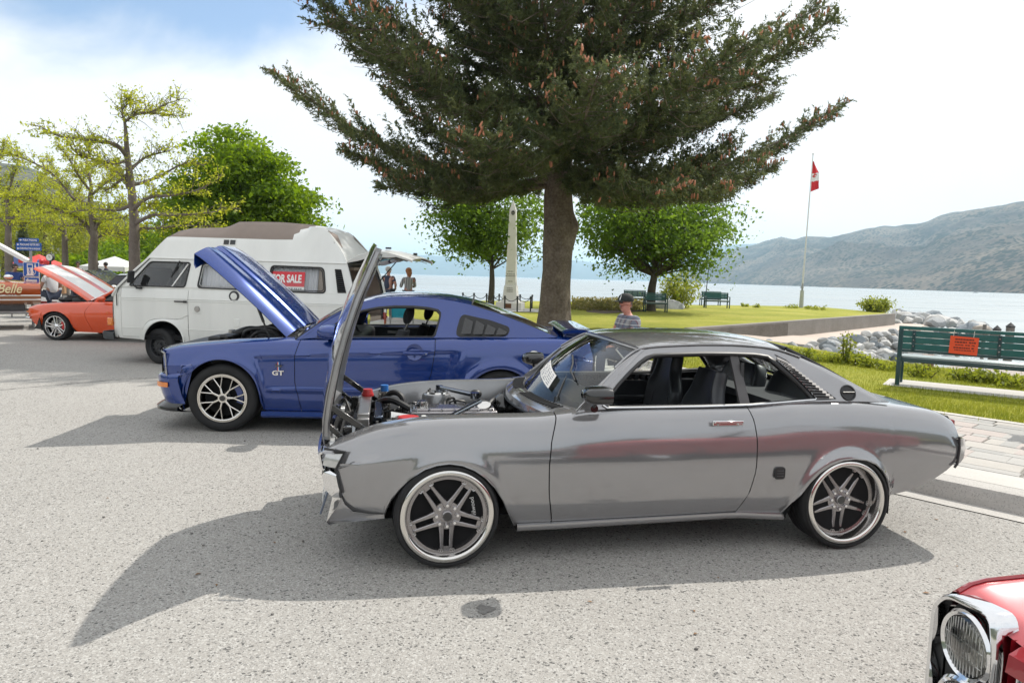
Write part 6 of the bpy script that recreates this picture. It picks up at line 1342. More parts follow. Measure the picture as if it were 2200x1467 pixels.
# ================================================================== left background: orange muscle car, old sedan, boat, signs, tents
org = thing('orange_muscle_car','bright orange muscle car with its white-striped hood raised, half behind the van','car',(-9.603,15.218,0),R(-2))
M_ORG = paint('orange_paint',(0.72,0.072,0.004),0.0,0.3)
def build_org(T):
 WF = lin([-.68,-.55,-.3,0,.6,2.0,2.9,3.6,3.85],[.77,.83,.88,.90,.91,.91,.91,.86,.80]); xs = [-.68,-.5,-.2,.1,.4,.8,1.2,1.8,2.4,2.9,3.4,3.85]
 zt = ipl([-.68,-.4,0,.37,.9,1.3,2.2,2.9,3.5,3.85],[.690,.755,.795,.815,.838,.85,.88,.92,.90,.84]); rows = [[] for _ in range(7)]
 for x in xs:
  w = float(WF(x)); t = float(zt(x))
  for r_,(dy,z) in enumerate(((.09,.18),(.04,.32),(.0,.50),(.005,t - .20),(.03,t - .07),(.09,t - .008),(.18,t))): rows[r_].append((w - dy,z))
 S = Surf(xs,rows)
 def A(cx,x0): return np.array([(cx - .335,.20),(cx - .30,.40)] + [(cx + .36 * math.cos(a),.29 + .325 * math.sin(a)) for a in np.linspace(R(150),R(0),20)] + [(cx + .415,.19)])
 aF,aR = A(.0,0),A(2.74,0); aF[:2,0] += .02
 zF = lin(np.r_[[-.7,-.47],aF[:,0],[1.]],np.r_[[.40,.31],aF[:,1],[.185]]); zR = lin(np.r_[[2.0],aR[:,0],[3.4,3.85]],np.r_[[.185],aR[:,1],[.30,.38]])
 nose = lin([.25,.314,.373,.494,.58,.69,.8],[-.45,-.475,-.545,-.628,-.668,-.675,-.66]); dF = lin([.2,.28,.54,.64,.77,.9],[.78,.757,.66,.662,.765,.80]); dR = lin([.2,.9],[2.05,2.1]); ts = np.r_[np.linspace(0,.7,14),np.linspace(.74,1,8)]
 for sg in (-1,1):
  for nm,xa,xb,zl,us in (('front_fender',nose,lambda z: dF(z) - .004,zF,cols(-.65,.75,26,(-.31,.03,8),(.38,.04,8),(0,.35,22))),('door',lambda z: dF(z) + .004,lambda z: dR(z) - .004,lambda x: .185 + 0 * x,np.linspace(0,1,14)),('quarter_panel',lambda z: dR(z) + .004,lambda z: 3.82 + 0 * z,zR,cols(2.1,3.82,24,(2.74,.36,22)))):
   MB().grid(sided(S.panel(xa,xb,zl,6.0,us,ts),sg),flip=(sg > 0)).build(nm,M_ORG,T,ang=60,recalc=False,solid=.01)
  MB().grid(sided(S.panel(lambda z: .3 + 0 * z,lambda z: 2.3 + 0 * z,lambda x: .2 + 0 * x,5.5,np.linspace(0,1,8),np.linspace(0,1,6),off=.03),sg)).build('inner_panel',M_DARK,T)
  for cx,a_ in ((0,aF),(2.74,aR)): MB().grid([[(x,sg * .87,z),(x,sg * .55,z),(cx,sg * .55,.4)] for x,z in a_]).build('wheel_well',M_DARK,T)
  MB().add([(-.345,sg * .86,.46),(-.29,sg * .86,.22),(-.47,sg * .85,.235),(-.40,sg * .85,.33)],[(0,1,2,3)]).build('front_spoiler',M_BLK,T,solid=.02)
  MB().tube([(-.70,sg * .55,.47),(-.70,sg * .72,.472),(-.66,sg * .82,.462),(-.55,sg * .865,.452)],[.03,.03,.028,.018],8).build('bumper_end',M_CHROME,T)
  MB().grid([[(-.675,sg * .79,.60),(-.56,sg * .845,.60)],[(-.672,sg * .79,.575),(-.555,sg * .845,.575)]]).build('side_marker',M_AMBER,T,solid=-.006)
  e = empty('door_mirror',T,(1.06,sg * .88,.87)); MB().ball((0,sg * .08,.04),(.09,.07,.05)).tube([(.0,-sg * .02,-.03),(.0,sg * .05,.02)],.02,6).build('mirror_shell',M_ORG,e)
  yg = lambda z: .80 - .45 * (z - .84)
  MB().tube([(.80,sg * .76,.835),(1.08,sg * .72,1.02),(1.30,sg * .66,1.16),(1.45,sg * .62,1.215)],.028,8).tube([(1.45,sg * .62,1.215),(1.9,sg * .61,1.24),(2.4,sg * .62,1.2),(2.9,sg * .70,1.0),(3.2,sg * .74,.91)],.03,8).build('roof_rail',M_ORG,T)
  MB().add([(.98,sg * .76,.86),(2.35,sg * .76,.89),(2.25,sg * .64,1.18),(1.42,sg * .63,1.19)],[(0,1,2,3)]).build('side_window',M_TINT,T)
  MB().lathe([(0,.03),(.08,.02),(.09,0)],(-.69,sg * .60,.60),(-1,0,0),20).build('headlamp',M_LENS,T)
 MB().grid([[(x,a * .62,z + .03 * (1 - a * a)) for a in np.linspace(-1,1,9)] for x,z in ((1.42,1.215),(1.7,1.24),(2.1,1.235),(2.5,1.16),(3.2,.92))]).build('roof',M_ORG,T)
 MB().grid([[(lerp(.72,1.40,t) - .05 * (1 - a * a),a * lerp(.76,.62,t),lerp(.85,1.22,t)) for a in np.linspace(-1,1,9)] for t in (0,.5,1)]).build('windscreen',M_GLASS,T)
 MB().tube([(.72,-.76,.86),(1.05,-.72,1.03)],.014,6).build('windscreen_moulding',M_CHROME,T)
 MB().grid([[(x,a * w,z) for a in np.linspace(-1,1,7)] for x,w,z in ((-.64,.60,.69),(-.70,.60,.60),(-.68,.66,.45),(-.55,.76,.33))]).build('nose_panel',M_ORG,T)
 MB().grid([[(x,y,z) for y in (-.7,.7)] for x,z in ((-.6,.55),(.72,.6))]).build('bay_floor',M_DARK,T)
 MB().ball((-.02,-.30,.84),(.30,.17,.09),16,8).build('air_cleaner',M_BLK,T); MB().ball((.05,.42,.90),(.16,.12,.10),14,8).build('supercharger_cover',M_POLISH,T); MB().box((.42,0,.80),(.45,1.3,.2)).build('engine_block',M_BLK,T,bevel=.05)
 MB().grid([[(x,a * .74,z) for a in np.linspace(-1,1,5)] for x,z in ((.62,.845),(.78,.87),(.92,.93))]).build('cowl',M_BLK,T,solid=.02)
 rr = random.Random(3); mb = MB()
 for i in range(26): mb.box((rr.uniform(-.3,.6),rr.uniform(-.6,.6),rr.uniform(.72,.9)),(rr.uniform(.04,.14),rr.uniform(.04,.1),rr.uniform(.04,.1)),(0,0,rr.uniform(0,3)),rr.choice((0,0,1)))
 mb.build('bay_fitting',[M_BLK,M_STEEL],T)['kind'] = 'stuff'
 h = empty('hood',T); a0 = Vector((.66,0,.85)); d = Vector((-1.18,0,.66)); Ln = d.length; d.normalize(); n = Vector((d.z,0,-d.x)) * 1.0
 P = []; mi = []; ks = [-1,-.96,-.90,-.70,-.62,-.60,-.13,-.10,.10,.13,.60,.62,.70,.90,.96,1]
 for t in np.linspace(0,1,9): P.append([a0 + d * (t * Ln * (1 + .06 * (1 - abs(k)))) + n * (.05 * (1 - k * k) + .035 * math.sin(math.pi * t) + (-.03 if abs(k) > .97 else 0) + (.03 * max(0,1 - abs(k) / .3) * (1 - t))) + Vector((0,k * .74,0)) for k in ks])
 mb = MB().grid(P)
 for i in range(8):
  for j in range(15): mb.m[i * 15 + j] = 1 if j in (3,4,5,9,10,11) else 0
 mb.build('hood_skin',[M_ORG,M_WHITE],h,solid=.02,ang=50)
 for sg in (-1,1): MB().cyl((.45,sg * .66,.82),tuple(a0 + d * .55 + Vector((0,sg * .66,0))),.012,n=8).build('hood_hinge',M_BLK,h)
 def ow(loc,rot=(0,0,0)):
  Rt,Rr,w = .295,.225,.24; e,hh = wheel('wheel',T,loc,Rt,Rr,w,'',rot); MB().lathe([(Rr,-hh * .9),(Rr - .004,-hh),(Rr - .016,-hh),(Rr - .03,-hh * .5),(Rr - .03,hh * .8)],ax=(0,1,0),n=48).build('rim_lip',M_CHROME,e,ang=40)
  for i in range(5):
   a = math.pi / 2 + i * 2 * math.pi / 5 + .15; mb = MB(); s = (-math.sin(a),math.cos(a))
   for k in (-1,1): bar(mb,(pol(.04,a)[0] + s[0] * k * .016,pol(.04,a)[1] + s[1] * k * .016),(pol(Rr - .024,a)[0] + s[0] * k * .034,pol(Rr - .024,a)[1] + s[1] * k * .034),.022,.024,-hh * .72,-hh * .62,.03)
   mb.build('spoke',M_CHROME,e,ang=25)
  MB().lathe([(0,-hh * .82),(.03,-hh * .8),(.05,-hh * .7),(.055,-hh * .4)],ax=(0,1,0),n=20).build('hub',M_CHROME,e); brake(e,Rr,hh,M_RED,-hh * .2)
 ow((0,-.77,.295)); ow((2.74,-.77,.295)); ow((0,.77,.295),(0,0,math.pi)); ow((2.74,.77,.295),(0,0,math.pi))
 text('side_lettering','SS',.05,M_AMBER,T,(1.16,-.93,.62),(math.pi / 2,0,0),.002)
build_org(org)
M_NAVY = paint('navy_paint',(0.010,0.014,0.035),0.1,0.25)
def old_car(T,hood_open=False,m=M_NAVY):
 prof = [(-.95,.62),(-.9,.95),(-.6,1.06),(.3,1.12),(.55,1.16),(.72,1.45),(.88,1.58),(1.3,1.655),(1.9,1.66),(2.4,1.58),(2.75,1.36),(3.0,1.02),(3.1,.70),(3.05,.45)]
 side = [(-.95,.45)] + prof
 P = []
 for x,z in crv([(x,0,z) for x,z in prof],4) and [(p.x,p.z) for p in crv([(x,0,z) for x,z in prof],4)]:
  w = .62 if x < .5 else .66; hh = max(0,z - 1.15); P.append([(x,a * (w - .10 * hh) * 1.0,z - .10 * abs(a) ** 4) for a in np.linspace(-1,1,13)])
 MB().grid(P).build('body_shell',m,T,ang=50)
 for sg in (-1,1):
  lo = [(p.x,p.z) for p in crv([(x,0,z) for x,z in prof],4)]; win = [rrect([(.78,1.20),(.92,1.50),(1.42,1.53),(1.42,1.20)],.05),rrect([(1.52,1.20),(1.52,1.53),(2.15,1.50),(2.35,1.22)],.06)]
  pts,tr = tess([(-.9,.42),(3.03,.42)] + [(x,z - .10) for x,z in lo[::-1] if z > .55],win)
  o = rmesh('side_panel',[(x,sg * ((.62 if x < .5 else .66) - .10 * max(0,z - 1.15) + .02),z) for x,z in pts],tr,m,T,smooth=False)
  for w in win: MB().tube([(x,sg * (.69 - .10 * max(0,z - 1.15)),z) for x,z in w],.012,5,closed=True).build('window_frame',M_CHROME if False else m,T); pts,tr = tess(w); rmesh('side_window',[(x,sg * (.675 - .10 * max(0,z - 1.15)),z) for x,z in pts],tr,M_GLASS,T,smooth=False)
  for cx in (-.35,2.45):
   MB().grid([[(cx + r * math.cos(a),sg * y,.38 + r * math.sin(a)) for r,y in ((.36,.66),(.40,.72),(.42,.88),(.37,.92))] for a in np.linspace(R(-15),R(195),16)]).build('wing',m,T,solid=.01)
   e,hh = wheel('wheel',T,(cx,sg * .78,.35),.35,.21,.16,'',(0,0,0 if sg < 0 else math.pi)); MB().lathe([(.21,-hh * .9),(.19,-hh),(.12,-hh * .8),(.1,-hh * 1.2),(0,-hh * 1.3)],ax=(0,1,0),n=28).build('rim',M_CHROME,e)
  MB().ball((-.95,sg * .58,.92),(.09,.11,.11)).build('headlamp',M_CHROME,T)
 MB().grid([[(.58 + .17 * t,a * .58,1.17 + .30 * t) for a in (-1,0,1)] for t in (0,1)]).build('windscreen',M_GLASS,T)
 MB().box((1.7,0,.80),(1.3,1.2,.5)).build('bench_seat',mat('maroon_cloth',(.09,.03,.03),.9),T,bevel=.08); MB().box((1.0,0,.45),(3.8,1.2,.06)).build('floor_pan',M_DARK,T)
 MB().box((-1.02,0,.55),(.08,1.5,.10)).build('front_bumper',M_CHROME,T,bevel=.03)
sed = thing('vintage_sedan','dark navy vintage sedan with rounded roof seen behind the orange car','car',(-11.15,21.3,0),R(-3)); old_car(sed)
sed2 = thing('vintage_sedan','black vintage coupe seen through the front side window of the white van','car',(-8.6,18.6,0),R(-4)); old_car(sed2,m=paint('black_paint',(.012,.017,.022),.1,.2))
sed2.rotation_euler = (0,0,R(176)); sed2.location = (-7.4,21.5,0)
dk = thing('dark_parked_car','dark blue parked car with raised hood between the white tent and the orange hood','car',(-15.2,25.5,0),R(-8))
for sg in (-1,): pass
MB().grid([[(x,a * .8,z - .08 * abs(a) ** 3) for a in np.linspace(-1,1,9)] for x,z in ((-.8,.5),(-.75,.85),(.6,.95),(1.1,1.35),(2.1,1.38),(2.8,1.0),(3.5,.95),(3.6,.5))]).build('body_shell',M_NAVY,dk)
for sg in (-1,1):
 rmesh('side_panel',[(x,sg * .80,z) for x,z in [(-.8,.3),(3.6,.3),(3.55,.9),(2.8,.95),(2.1,1.25),(1.1,1.25),(.6,.9),(-.75,.8)]],[tuple(range(8))],M_NAVY,dk,smooth=False)
 for cx in (0,2.7): e,hh = wheel('wheel',dk,(cx,sg * .74,.32),.32,.2,.2,'',(0,0,0 if sg < 0 else math.pi)); MB().lathe([(.2,-hh),(.15,-hh * .7),(0,-hh * .8)],ax=(0,1,0),n=20).build('rim',M_STEEL,e)
MB().grid([[(.5 - .75 * t,a * .6,1.0 + .42 * t) for a in (-1,0,1)] for t in (0,.5,1)]).build('hood',M_NAVY,dk,solid=.04)
bt = thing('wooden_boat','varnished mahogany motor boat with cream script lettering on a trailer','boat',(-13.62,16.2,0),R(35))
M_MAH = mat('mahogany',(.40,.085,.022),.16,0,1.0,var=.25,scale=3,aniso=(.4,6,6)); M_MAH2 = mat('light_mahogany',(.42,.17,.075),.2,0,.8,var=.2,scale=3,aniso=(.4,6,6))
def build_boat(T):
 W_ = lin([-3.4,-2.6,-1.5,0,1.2,1.98],[.04,.5,.84,.95,.92,.84]); Zs = lin([-3.4,-1.5,0,1.98],[1.36,1.26,1.20,1.10]); Zk = lin([-3.4,-2.6,-1.5,0,1.98],[1.1,.75,.58,.55,.56])
 xs = np.linspace(-3.4,1.98,30)
 for sg in (-1,1):
  MB().grid([[(x - (.0),sg * (float(W_(x)) * q),lerp(float(Zk(x)) + .26,float(Zs(x)),t)) for q,t in ((.97,0),(1.0,.4),(.985,.8),(.93,1.0))] for x in xs]).build('topside',M_MAH,T)
  MB().grid([[(x,sg * float(W_(x)) * q,lerp(float(Zk(x)),float(Zk(x)) + .26,t)) for q,t in ((0,0),(.7,.15),(.93,.5),(.97,1.0))] for x in xs]).build('hull_bottom',M_MAH2,T)
  for k,dz in ((0,.27),(1,.17)): MB().tube([(x,sg * (float(W_(x)) * .985 + .012),float(Zk(x)) + dz) for x in xs],.016,6).build('rubbing_strake',M_WHITE if k else M_POLISH,T)
 MB().grid([[(1.98 + .10 * (1 - t),a * .84 * (1 - .05 * t),lerp(.57,1.10,t)) for a in np.linspace(-1,1,7)] for t in np.linspace(0,1,4)]).build('transom',M_MAH,T)
 MB().grid([[(x,a * float(W_(x)) * .93,float(Zs(x)) + .05 * (1 - a * a)) for a in np.linspace(-1,1,9)] for x in np.linspace(.85,1.98,8)]).grid([[(x,a * float(W_(x)) * .93,float(Zs(x)) + .05 * (1 - a * a)) for a in np.linspace(-1,1,9)] for x in np.linspace(-3.4,-.6,14)]).build('deck',M_MAH,T)
 MB().box((.1,0,.9),(1.4,1.5,.1)).box((.65,0,1.15),(.16,1.4,.40)).build('cockpit',mat('cream_vinyl',(.62,.52,.38),.5),T,bevel=.05)
 MB().grid([[(-.45 + .35 * t,a * .75,1.22 + .40 * t) for a in np.linspace(-1,1,7)] for t in (0,1)]).build('boat_windscreen',M_GLASS,T); MB().tube(crv([(.55,-.80,1.22),(.35,-.78,1.45),(-.1,-.75,1.63),(-.5,-.7,1.66)],5),.018,6).build('windscreen_frame',M_CHROME,T)
 for x in (1.0,1.35): MB().ball((x,-.4,1.26),(.10,.07,.06)).build('deck_vent',M_CHROME,T)
 MB().tube([(1.75,0,1.12),(1.85,0,1.9)],.012,6).build('flag_staff',M_CHROME,T) if False else None
 cr = mat('cream_lettering',(.85,.72,.42),.4)
 text('boat_lettering','Southern Belle',.30,cr,T,(1.60,-.955,.985),(math.pi / 2 - .02,0,R(2.0)),.006,shear=.35,sx=.80,bold=.005,align='RIGHT')
 MB().box((1.02,-.62,1.02),(.02,.02,.02)) if False else None
 tr = mat('galvanised',(.40,.41,.42),.4,.8)
 for sg in (-1,1):
  MB().tube([(-4.6,0,.42),(-3.0,sg * .6,.42),(2.1,sg * .62,.40)],.04,6).build('trailer_frame',tr,T); MB().box((.2,sg * .98,.62),(.75,.24,.05)).build('mudguard',M_BLK,T,bevel=.03)
  e,hh = wheel('wheel',T,(.2,sg * .98,.30),.30,.18,.18,'',(0,0,0 if sg < 0 else math.pi)); MB().lathe([(.18,-hh),(.14,-hh * .7),(0,-hh * .8)],ax=(0,1,0),n=20).build('rim',M_CHROME,e)
  MB().box((1.4,sg * .55,.50),(.5,.06,.22)).build('bunk',M_IRON,T)
 MB().box((2.12,0,.42),(.06,1.8,.08)).build('trailer_crossbar',tr,T); MB().box((2.15,-.74,.50),(.05,.22,.09)).build('trailer_lamp',M_REDLENS,T)
build_boat(bt)
PY = 17.3
def sgn_at(px,py): return Vector(atY(px,py,PY))
p0 = sgn_at(70,655)
sp_ = thing('signpost','grey post with blue charging station sign and three blue direction boards','signpost',(p0.x,PY,0))
M_SIGNB = mat('sign_blue',(.012,.10,.42),.4,var=.05); M_POST = mat('galvanised_post',(.35,.36,.37),.45,.7)
k_ = PY / F_PX
MB().cyl((.0,0,0),(.0,0,2.20),.032,n=10).build('post',M_POST,sp_)
def board(name,cx,cz,w,h,m=M_SIGNB,border=True,dy=-.05):
 b = MB()
 q = rrect([(-w / 2,-h / 2),(w / 2,-h / 2),(w / 2,h / 2),(-w / 2,h / 2)],.02,3); b.prism(q,lambda a,c,t: (cx + a,dy - t,cz + c),.006)
 o = b.build(name,M_WHITE if border else m,sp_)
 if border: MB().prism(scl(q,-.012),lambda a,c,t: (cx + a,dy - .006 - t,cz + c),.002).build(name + '_field',m,o)
 return o
zz = lambda py: float(sgn_at(70,py).z); xx = lambda px: float(sgn_at(px,560).x - p0.x)
for (tx,y0,y1,x0,x1,ln) in (('PUBLIC PARKING',512.5,520.5,45,88,0),('PEACHLAND VISITOR INFO',522,530.5,39,93,0),('CHIROPRACTOR & MASSAGE',530.8,538.5,39,93,0)):
 w = (x1 - x0) * k_; h = (y1 - y0) * k_; cx = (xx(x0) + xx(x1)) / 2; cz = (zz(y0) + zz(y1)) / 2
 o = board('direction_board',cx,cz,w,h,border=False)
 text('board_lettering',tx,h * .72,M_WHITE,o,(cx + .035,-.061,cz),(math.pi / 2,0,0),.001,sx=min(1.0,(w - .13) / (len(tx) * h * .72 * .58)),bold=.001)
 ax_ = cx - w / 2 + .055; MB().prism([(-.03,0),(.0,.028),(.0,.010),(.03,.010),(.03,-.010),(0,-.010),(0,-.028)],lambda a,c,t: (ax_ + a,-.060 - t,cz + c),.002).build('arrow',M_WHITE,o)
w = .40; cx = (xx(53) + xx(86)) / 2; cz = (zz(564) + zz(594)) / 2; ev = board('charging_sign',cx,cz,w,.36)
pm = MB(); pm.prism([(-.10,-.14),(.05,-.14),(.05,.14),(-.10,.14)],lambda a,c,t: (cx + a,-.060 - t,cz + c),.002).prism([(-.12,-.15),(.07,-.15),(.07,-.125),(-.12,-.125)],lambda a,c,t: (cx + a,-.0625 - t,cz + c),.002); po = pm.build('pump_symbol',M_WHITE,ev)
MB().prism([(-.075,.045),(.03,.045),(.03,.115),(-.075,.115)],lambda a,c,t: (cx + a,-.063 - t,cz + c),.002).build('pump_window',M_SIGNB,ev)
text('pump_letter','E',.10,M_SIGNB,ev,(cx - .03,-.0645,cz - .01),(math.pi / 2,0,0),.001,bold=.002); text('pump_letter','V',.10,M_SIGNB,ev,(cx - .03,-.0645,cz - .085),(math.pi / 2,0,0),.001,bold=.002)
MB().tube(crv([(cx + .05,-.062,cz - .05),(cx + .085,-.062,cz - .12),(cx + .115,-.062,cz - .06),(cx + .11,-.062,cz + .05)],5),.007,6).box((cx + .11,-.062,cz + .08),(.045,.006,.055)).box((cx + .10,-.062,cz + .125),(.010,.006,.05)).box((cx + .122,-.062,cz + .125),(.010,.006,.05)).build('plug_symbol',M_WHITE,ev)
cz2 = (zz(596.5) + zz(608)) / 2; ar = board('arrow_sign',cx + .01,cz2,.385,.16)
MB().prism([(-.15,0),(-.08,.05),(-.08,.018),(.14,.018),(.14,-.018),(-.08,-.018),(-.08,-.05)],lambda a,c,t: (cx + a,-.060 - t,cz2 + c),.003).build('arrow',M_WHITE,ar)
# ================================================================== trees and plants
def rnd_dirs(rng,n):
 v = rng.normal(size=(n,3)); return v / np.linalg.norm(v,axis=1)[:,None]
def leaf_quads(rng,C_,size,up=0.35,ar=0.55,sv=0.35,fold=0.15):
 """diamond leaves at points C_, loosely facing up"""
 n = len(C_); nrm = rnd_dirs(rng,n) + np.array((0,0,up)); nrm /= np.linalg.norm(nrm,axis=1)[:,None]
 t = rnd_dirs(rng,n); t -= nrm * (t * nrm).sum(1)[:,None]; t /= np.linalg.norm(t,axis=1)[:,None] + 1e-9; b = np.cross(nrm,t)
 s = size * (1 + sv * rng.normal(size=n)).clip(.4,1.9)[:,None]; m_ = C_ + nrm * s * fold * .3
 return np.stack([C_ - t * s * .5,m_ + b * s * ar * .5 - t * s * .05,C_ + t * s * .5,m_ - b * s * ar * .5 - t * s * .05],1).reshape(-1,3)
M_BARK = groundmat('spruce_bark',[(0.32,(0.085,0.065,0.05)),(0.5,(0.20,0.16,0.13)),(0.68,(0.34,0.29,0.245))],2.2,15,bump=1.0,bs=16)
M_BARK2 = groundmat('grey_bark',[(0.32,(0.06,0.05,0.042)),(0.68,(0.16,0.135,0.115))],3,30,bump=0.8,bs=30)
M_BARK3 = groundmat('locust_bark',[(0.32,(0.10,0.082,0.07)),(0.68,(0.24,0.205,0.18))],3,30,bump=0.8,bs=30)
M_NEEDLE = leafmat('spruce_needles',(0.048,0.075,0.032),(0.145,0.17,0.066),0.3,0.55,0.9)
M_NEEDLE2 = leafmat('new_needles',(0.10,0.13,0.05),(0.17,0.185,0.065),0.25,0.55,1.2)
M_CONE = mat('cone_brown',(0.46,0.19,0.10),0.6,var=0.25,scale=3)
M_LEAF = leafmat('maple_leaves',(0.055,0.12,0.014),(0.15,0.245,0.03),0.52)
M_LEAFD = leafmat('dense_leaves',(0.07,0.145,0.011),(0.19,0.29,0.022),0.55,scale=.7)
M_LEAFY = leafmat('locust_leaves',(0.22,0.28,0.025),(0.40,0.43,0.05),0.58)
M_LEAFW = leafmat('willow_leaves',(0.17,0.22,0.03),(0.34,0.36,0.06),0.5)
M_LEAFS = leafmat('shrub_leaves',(0.13,0.18,0.02),(0.30,0.33,0.05),0.5,scale=3)
def spruce(loc):
 rng = np.random.default_rng(11); T = thing('spruce_tree','huge dark green spruce with a burled trunk and reddish cones, centre of the lawn','tree',loc)
 P = []; hts = np.r_[np.linspace(-.15,5.6,70),np.linspace(6.0,18.5,22)]
 for h in hts:
  r = float(np.interp(h,[-.2,.1,.5,1.2,2.2,3.4,4.6,6,12,18.5],[.62,.54,.475,.445,.435,.44,.40,.345,.18,.03])); rw = []
  cx,cy = .05 * math.sin(h * .7) * min(1,h / 4),.04 * math.cos(h * .5)
  for a in np.linspace(0,2 * math.pi,49)[:-1]:
   b = 0
   for (ba,bh,br,bw) in ((-.25,3.05,.17,.30),(-1.35,3.0,.07,.26),(-2.3,2.75,.09,.30),(-1.2,2.1,.06,.25),(-2.0,1.5,.05,.3),(-.1,2.6,.05,.2)):
    da = (a - ba + math.pi) % (2 * math.pi) - math.pi; b += br * math.exp(-((h - bh) / bw) ** 2 - (da / .45) ** 2)
   b += (.018 * math.sin(5 * a + h * 1.3) + .030 * mnoise.noise(Vector((math.cos(a) * 2.2,math.sin(a) * 2.2,h * 1.1))) + .016 * mnoise.noise(Vector((math.cos(a) * 7,math.sin(a) * 7,h * 2.4)))) * (1 if h < 5 else .4) + .05 * max(0,.5 - h) * math.cos(5 * a + 1)
   rw.append((cx + (r + b) * math.cos(a),cy + (r + b) * math.sin(a),h))
  P.append(rw)
 MB().grid(P,cv=True).build('trunk',M_BARK,T,ang=180)
 boughs = []
 L0 = Vector(loc)
 def add(az,h,L,rise,droop=.08,n=1): boughs.append((az,h,L,rise,droop))
 for X,z,dy,h in ((-7.55,7.5,.6,4.9),(-6.1,10.6,-1.2,7.6),(9.75,6.9,.5,4.7),(9.1,10.0,1.2,7.4),(-4.9,4.9,-1.0,4.3),(-3.6,3.75,-2.5,4.5),(6.9,4.6,-2,4.3),(5.3,3.7,-3.6,4.6),(3.4,3.4,-5.6,4.4),(-1.0,4.2,-7.2,5.0),(1.5,5.4,-7.8,5.2),(4.4,6.2,-7.2,5.6),(-3.2,6.6,-6.6,5.8),(7.2,7.6,-4.5,6.2),(-5.6,8.4,-4.2,6.8),(0.2,8.5,-6.4,7.2),(3.4,9.2,-6.0,7.7),(6.2,9.6,-4.4,8.0),(-2.6,10.2,-4.8,8.2),(5.9,11.8,-2.0,9.0),(-4.3,12.0,-1.8,9.2),(6.7,5.4,2.6,4.6),(-4.0,5.6,3.0,4.6)):
  dx = X - L0.x; boughs.append((math.atan2(dy,dx),h,math.hypot(dx,dy),z - h,.07))
 k = 0
 for h in np.arange(4.3,16.5,.20):
  az = k * 2.39996 + rng.uniform(-.3,.3); k += 1; L = float(np.interp(h,[4,6,8,11,14,17],[5.6,6.3,5.6,4.6,3.0,1.0])) * rng.uniform(.62,1.08)
  boughs.append((az,h,L,L * rng.uniform(.12,.30) + (h - 6) * .04,rng.uniform(.04,.12)))
 wood = MB(); tw_p = []; tw_d = []; tw_w = []; cone_p = []
 def bp(b,s):
  az,h,L,rise,dr = b; r = L * s; z = h + rise * s ** 1.9 - dr * L * math.sin(math.pi * min(1,s * 1.05)) * .9; return np.array((math.cos(az) * r,math.sin(az) * r,z))
 for b in boughs:
  az,h,L,rise,dr = b; n = 12; pts = [bp(b,s) for s in np.linspace(0.0,1,n)]; r0 = .035 + .009 * L
  wood.tube(pts,[r0 * (1 - .88 * i / (n - 1)) for i in range(n)],6)
  m_ = int(L * 8.5); side = 1
  for i in range(m_):
   s = .13 + .87 * (i + rng.uniform(0,1)) / m_; side = -side; p = bp(b,s); d = bp(b,min(1,s + .03)) - bp(b,s - .03); d /= np.linalg.norm(d)
   lat = np.array((-math.sin(az),math.cos(az),0)) * side; ln = (float(np.interp(s,[.13,.35,.6,.85,1],[.6,1.6,1.5,.95,.3]))) * rng.uniform(.65,1.2) * min(1,L / 5 + .25)
   sd = d * rng.uniform(.45,.95) + lat * rng.uniform(.35,1.0) + np.array((0,0,rng.uniform(-.60,.22))); sd /= np.linalg.norm(sd)
   q = [p + sd * ln * t + np.array((0,0,.22 * ln * t * t - .10 * ln * math.sin(math.pi * t))) for t in np.linspace(0,1,5)]
   if ln > .5: wood.tube([q[0],q[2],q[4]],[.014,.010,.004],4,caps=False)
   nt = max(3,int(ln / .065))
   for j in range(nt):
    t = (j + rng.uniform(0,1)) / nt; c = q[0] + (q[4] - q[0]) * t + np.array((0,0,.22 * ln * t * t - .10 * ln * math.sin(math.pi * t)))
    for _ in range(2):
     dd = sd * .8 + rng.normal(size=3) * .55 + np.array((0,0,.10 if s > .55 else -.22)); dd /= np.linalg.norm(dd); tw_p.append(c); tw_d.append(dd); tw_w.append(s * .6 + t * .4)
   if s > .45 and h > 4.2 and rng.random() < .34 * (.4 + s):
    for _ in range(rng.integers(2,8)): t = rng.uniform(.5,1.05); cone_p.append(q[0] + (q[4] - q[0]) * t + np.array((rng.normal() * .07,rng.normal() * .07,-.03 + .16 * t)))
  for j in range(9):    # the leader of the bough
   s = 1 - j * .012; c = bp(b,min(1,s)); dd = np.array((math.cos(az),math.sin(az),.5)) + rng.normal(size=3) * .35; dd /= np.linalg.norm(dd); tw_p.append(c); tw_d.append(dd); tw_w.append(1.)
 wood.build('limb',M_BARK,T,ang=180,recalc=False)['kind'] = 'stuff'
 tp,td,tw = np.array(tw_p),np.array(tw_d),np.array(tw_w); n = len(tp); K = 9; LN = rng.uniform(.14,.27,n)
 u = np.cross(td,rnd_dirs(rng,n)); u /= np.linalg.norm(u,axis=1)[:,None] + 1e-9; w = np.cross(td,u); V = []
 for k_ in range(K):
  a = rng.uniform(0,2 * math.pi,n); rad = u * np.cos(a)[:,None] + w * np.sin(a)[:,None]; f = (k_ + rng.uniform(0,1,n)) / K; base = tp + td * (LN * f)[:,None]
  tip = base + (rad * .75 + td * .55) * (.078 * rng.uniform(.7,1.25,n))[:,None]; wd = np.cross(rad,td) * .021
  V.append(np.stack([base - wd,base + wd,tip],1))
 V = np.stack(V,1); new = (rng.random(n) < .30 * tw)
 a_ = V[~new].reshape(-1,3); b_ = V[new].reshape(-1,3)
 trimesh('needles',a_,len(a_) // 3,M_NEEDLE,T)['kind'] = 'stuff'; trimesh('new_needles',b_,len(b_) // 3,M_NEEDLE2,T)['kind'] = 'stuff'
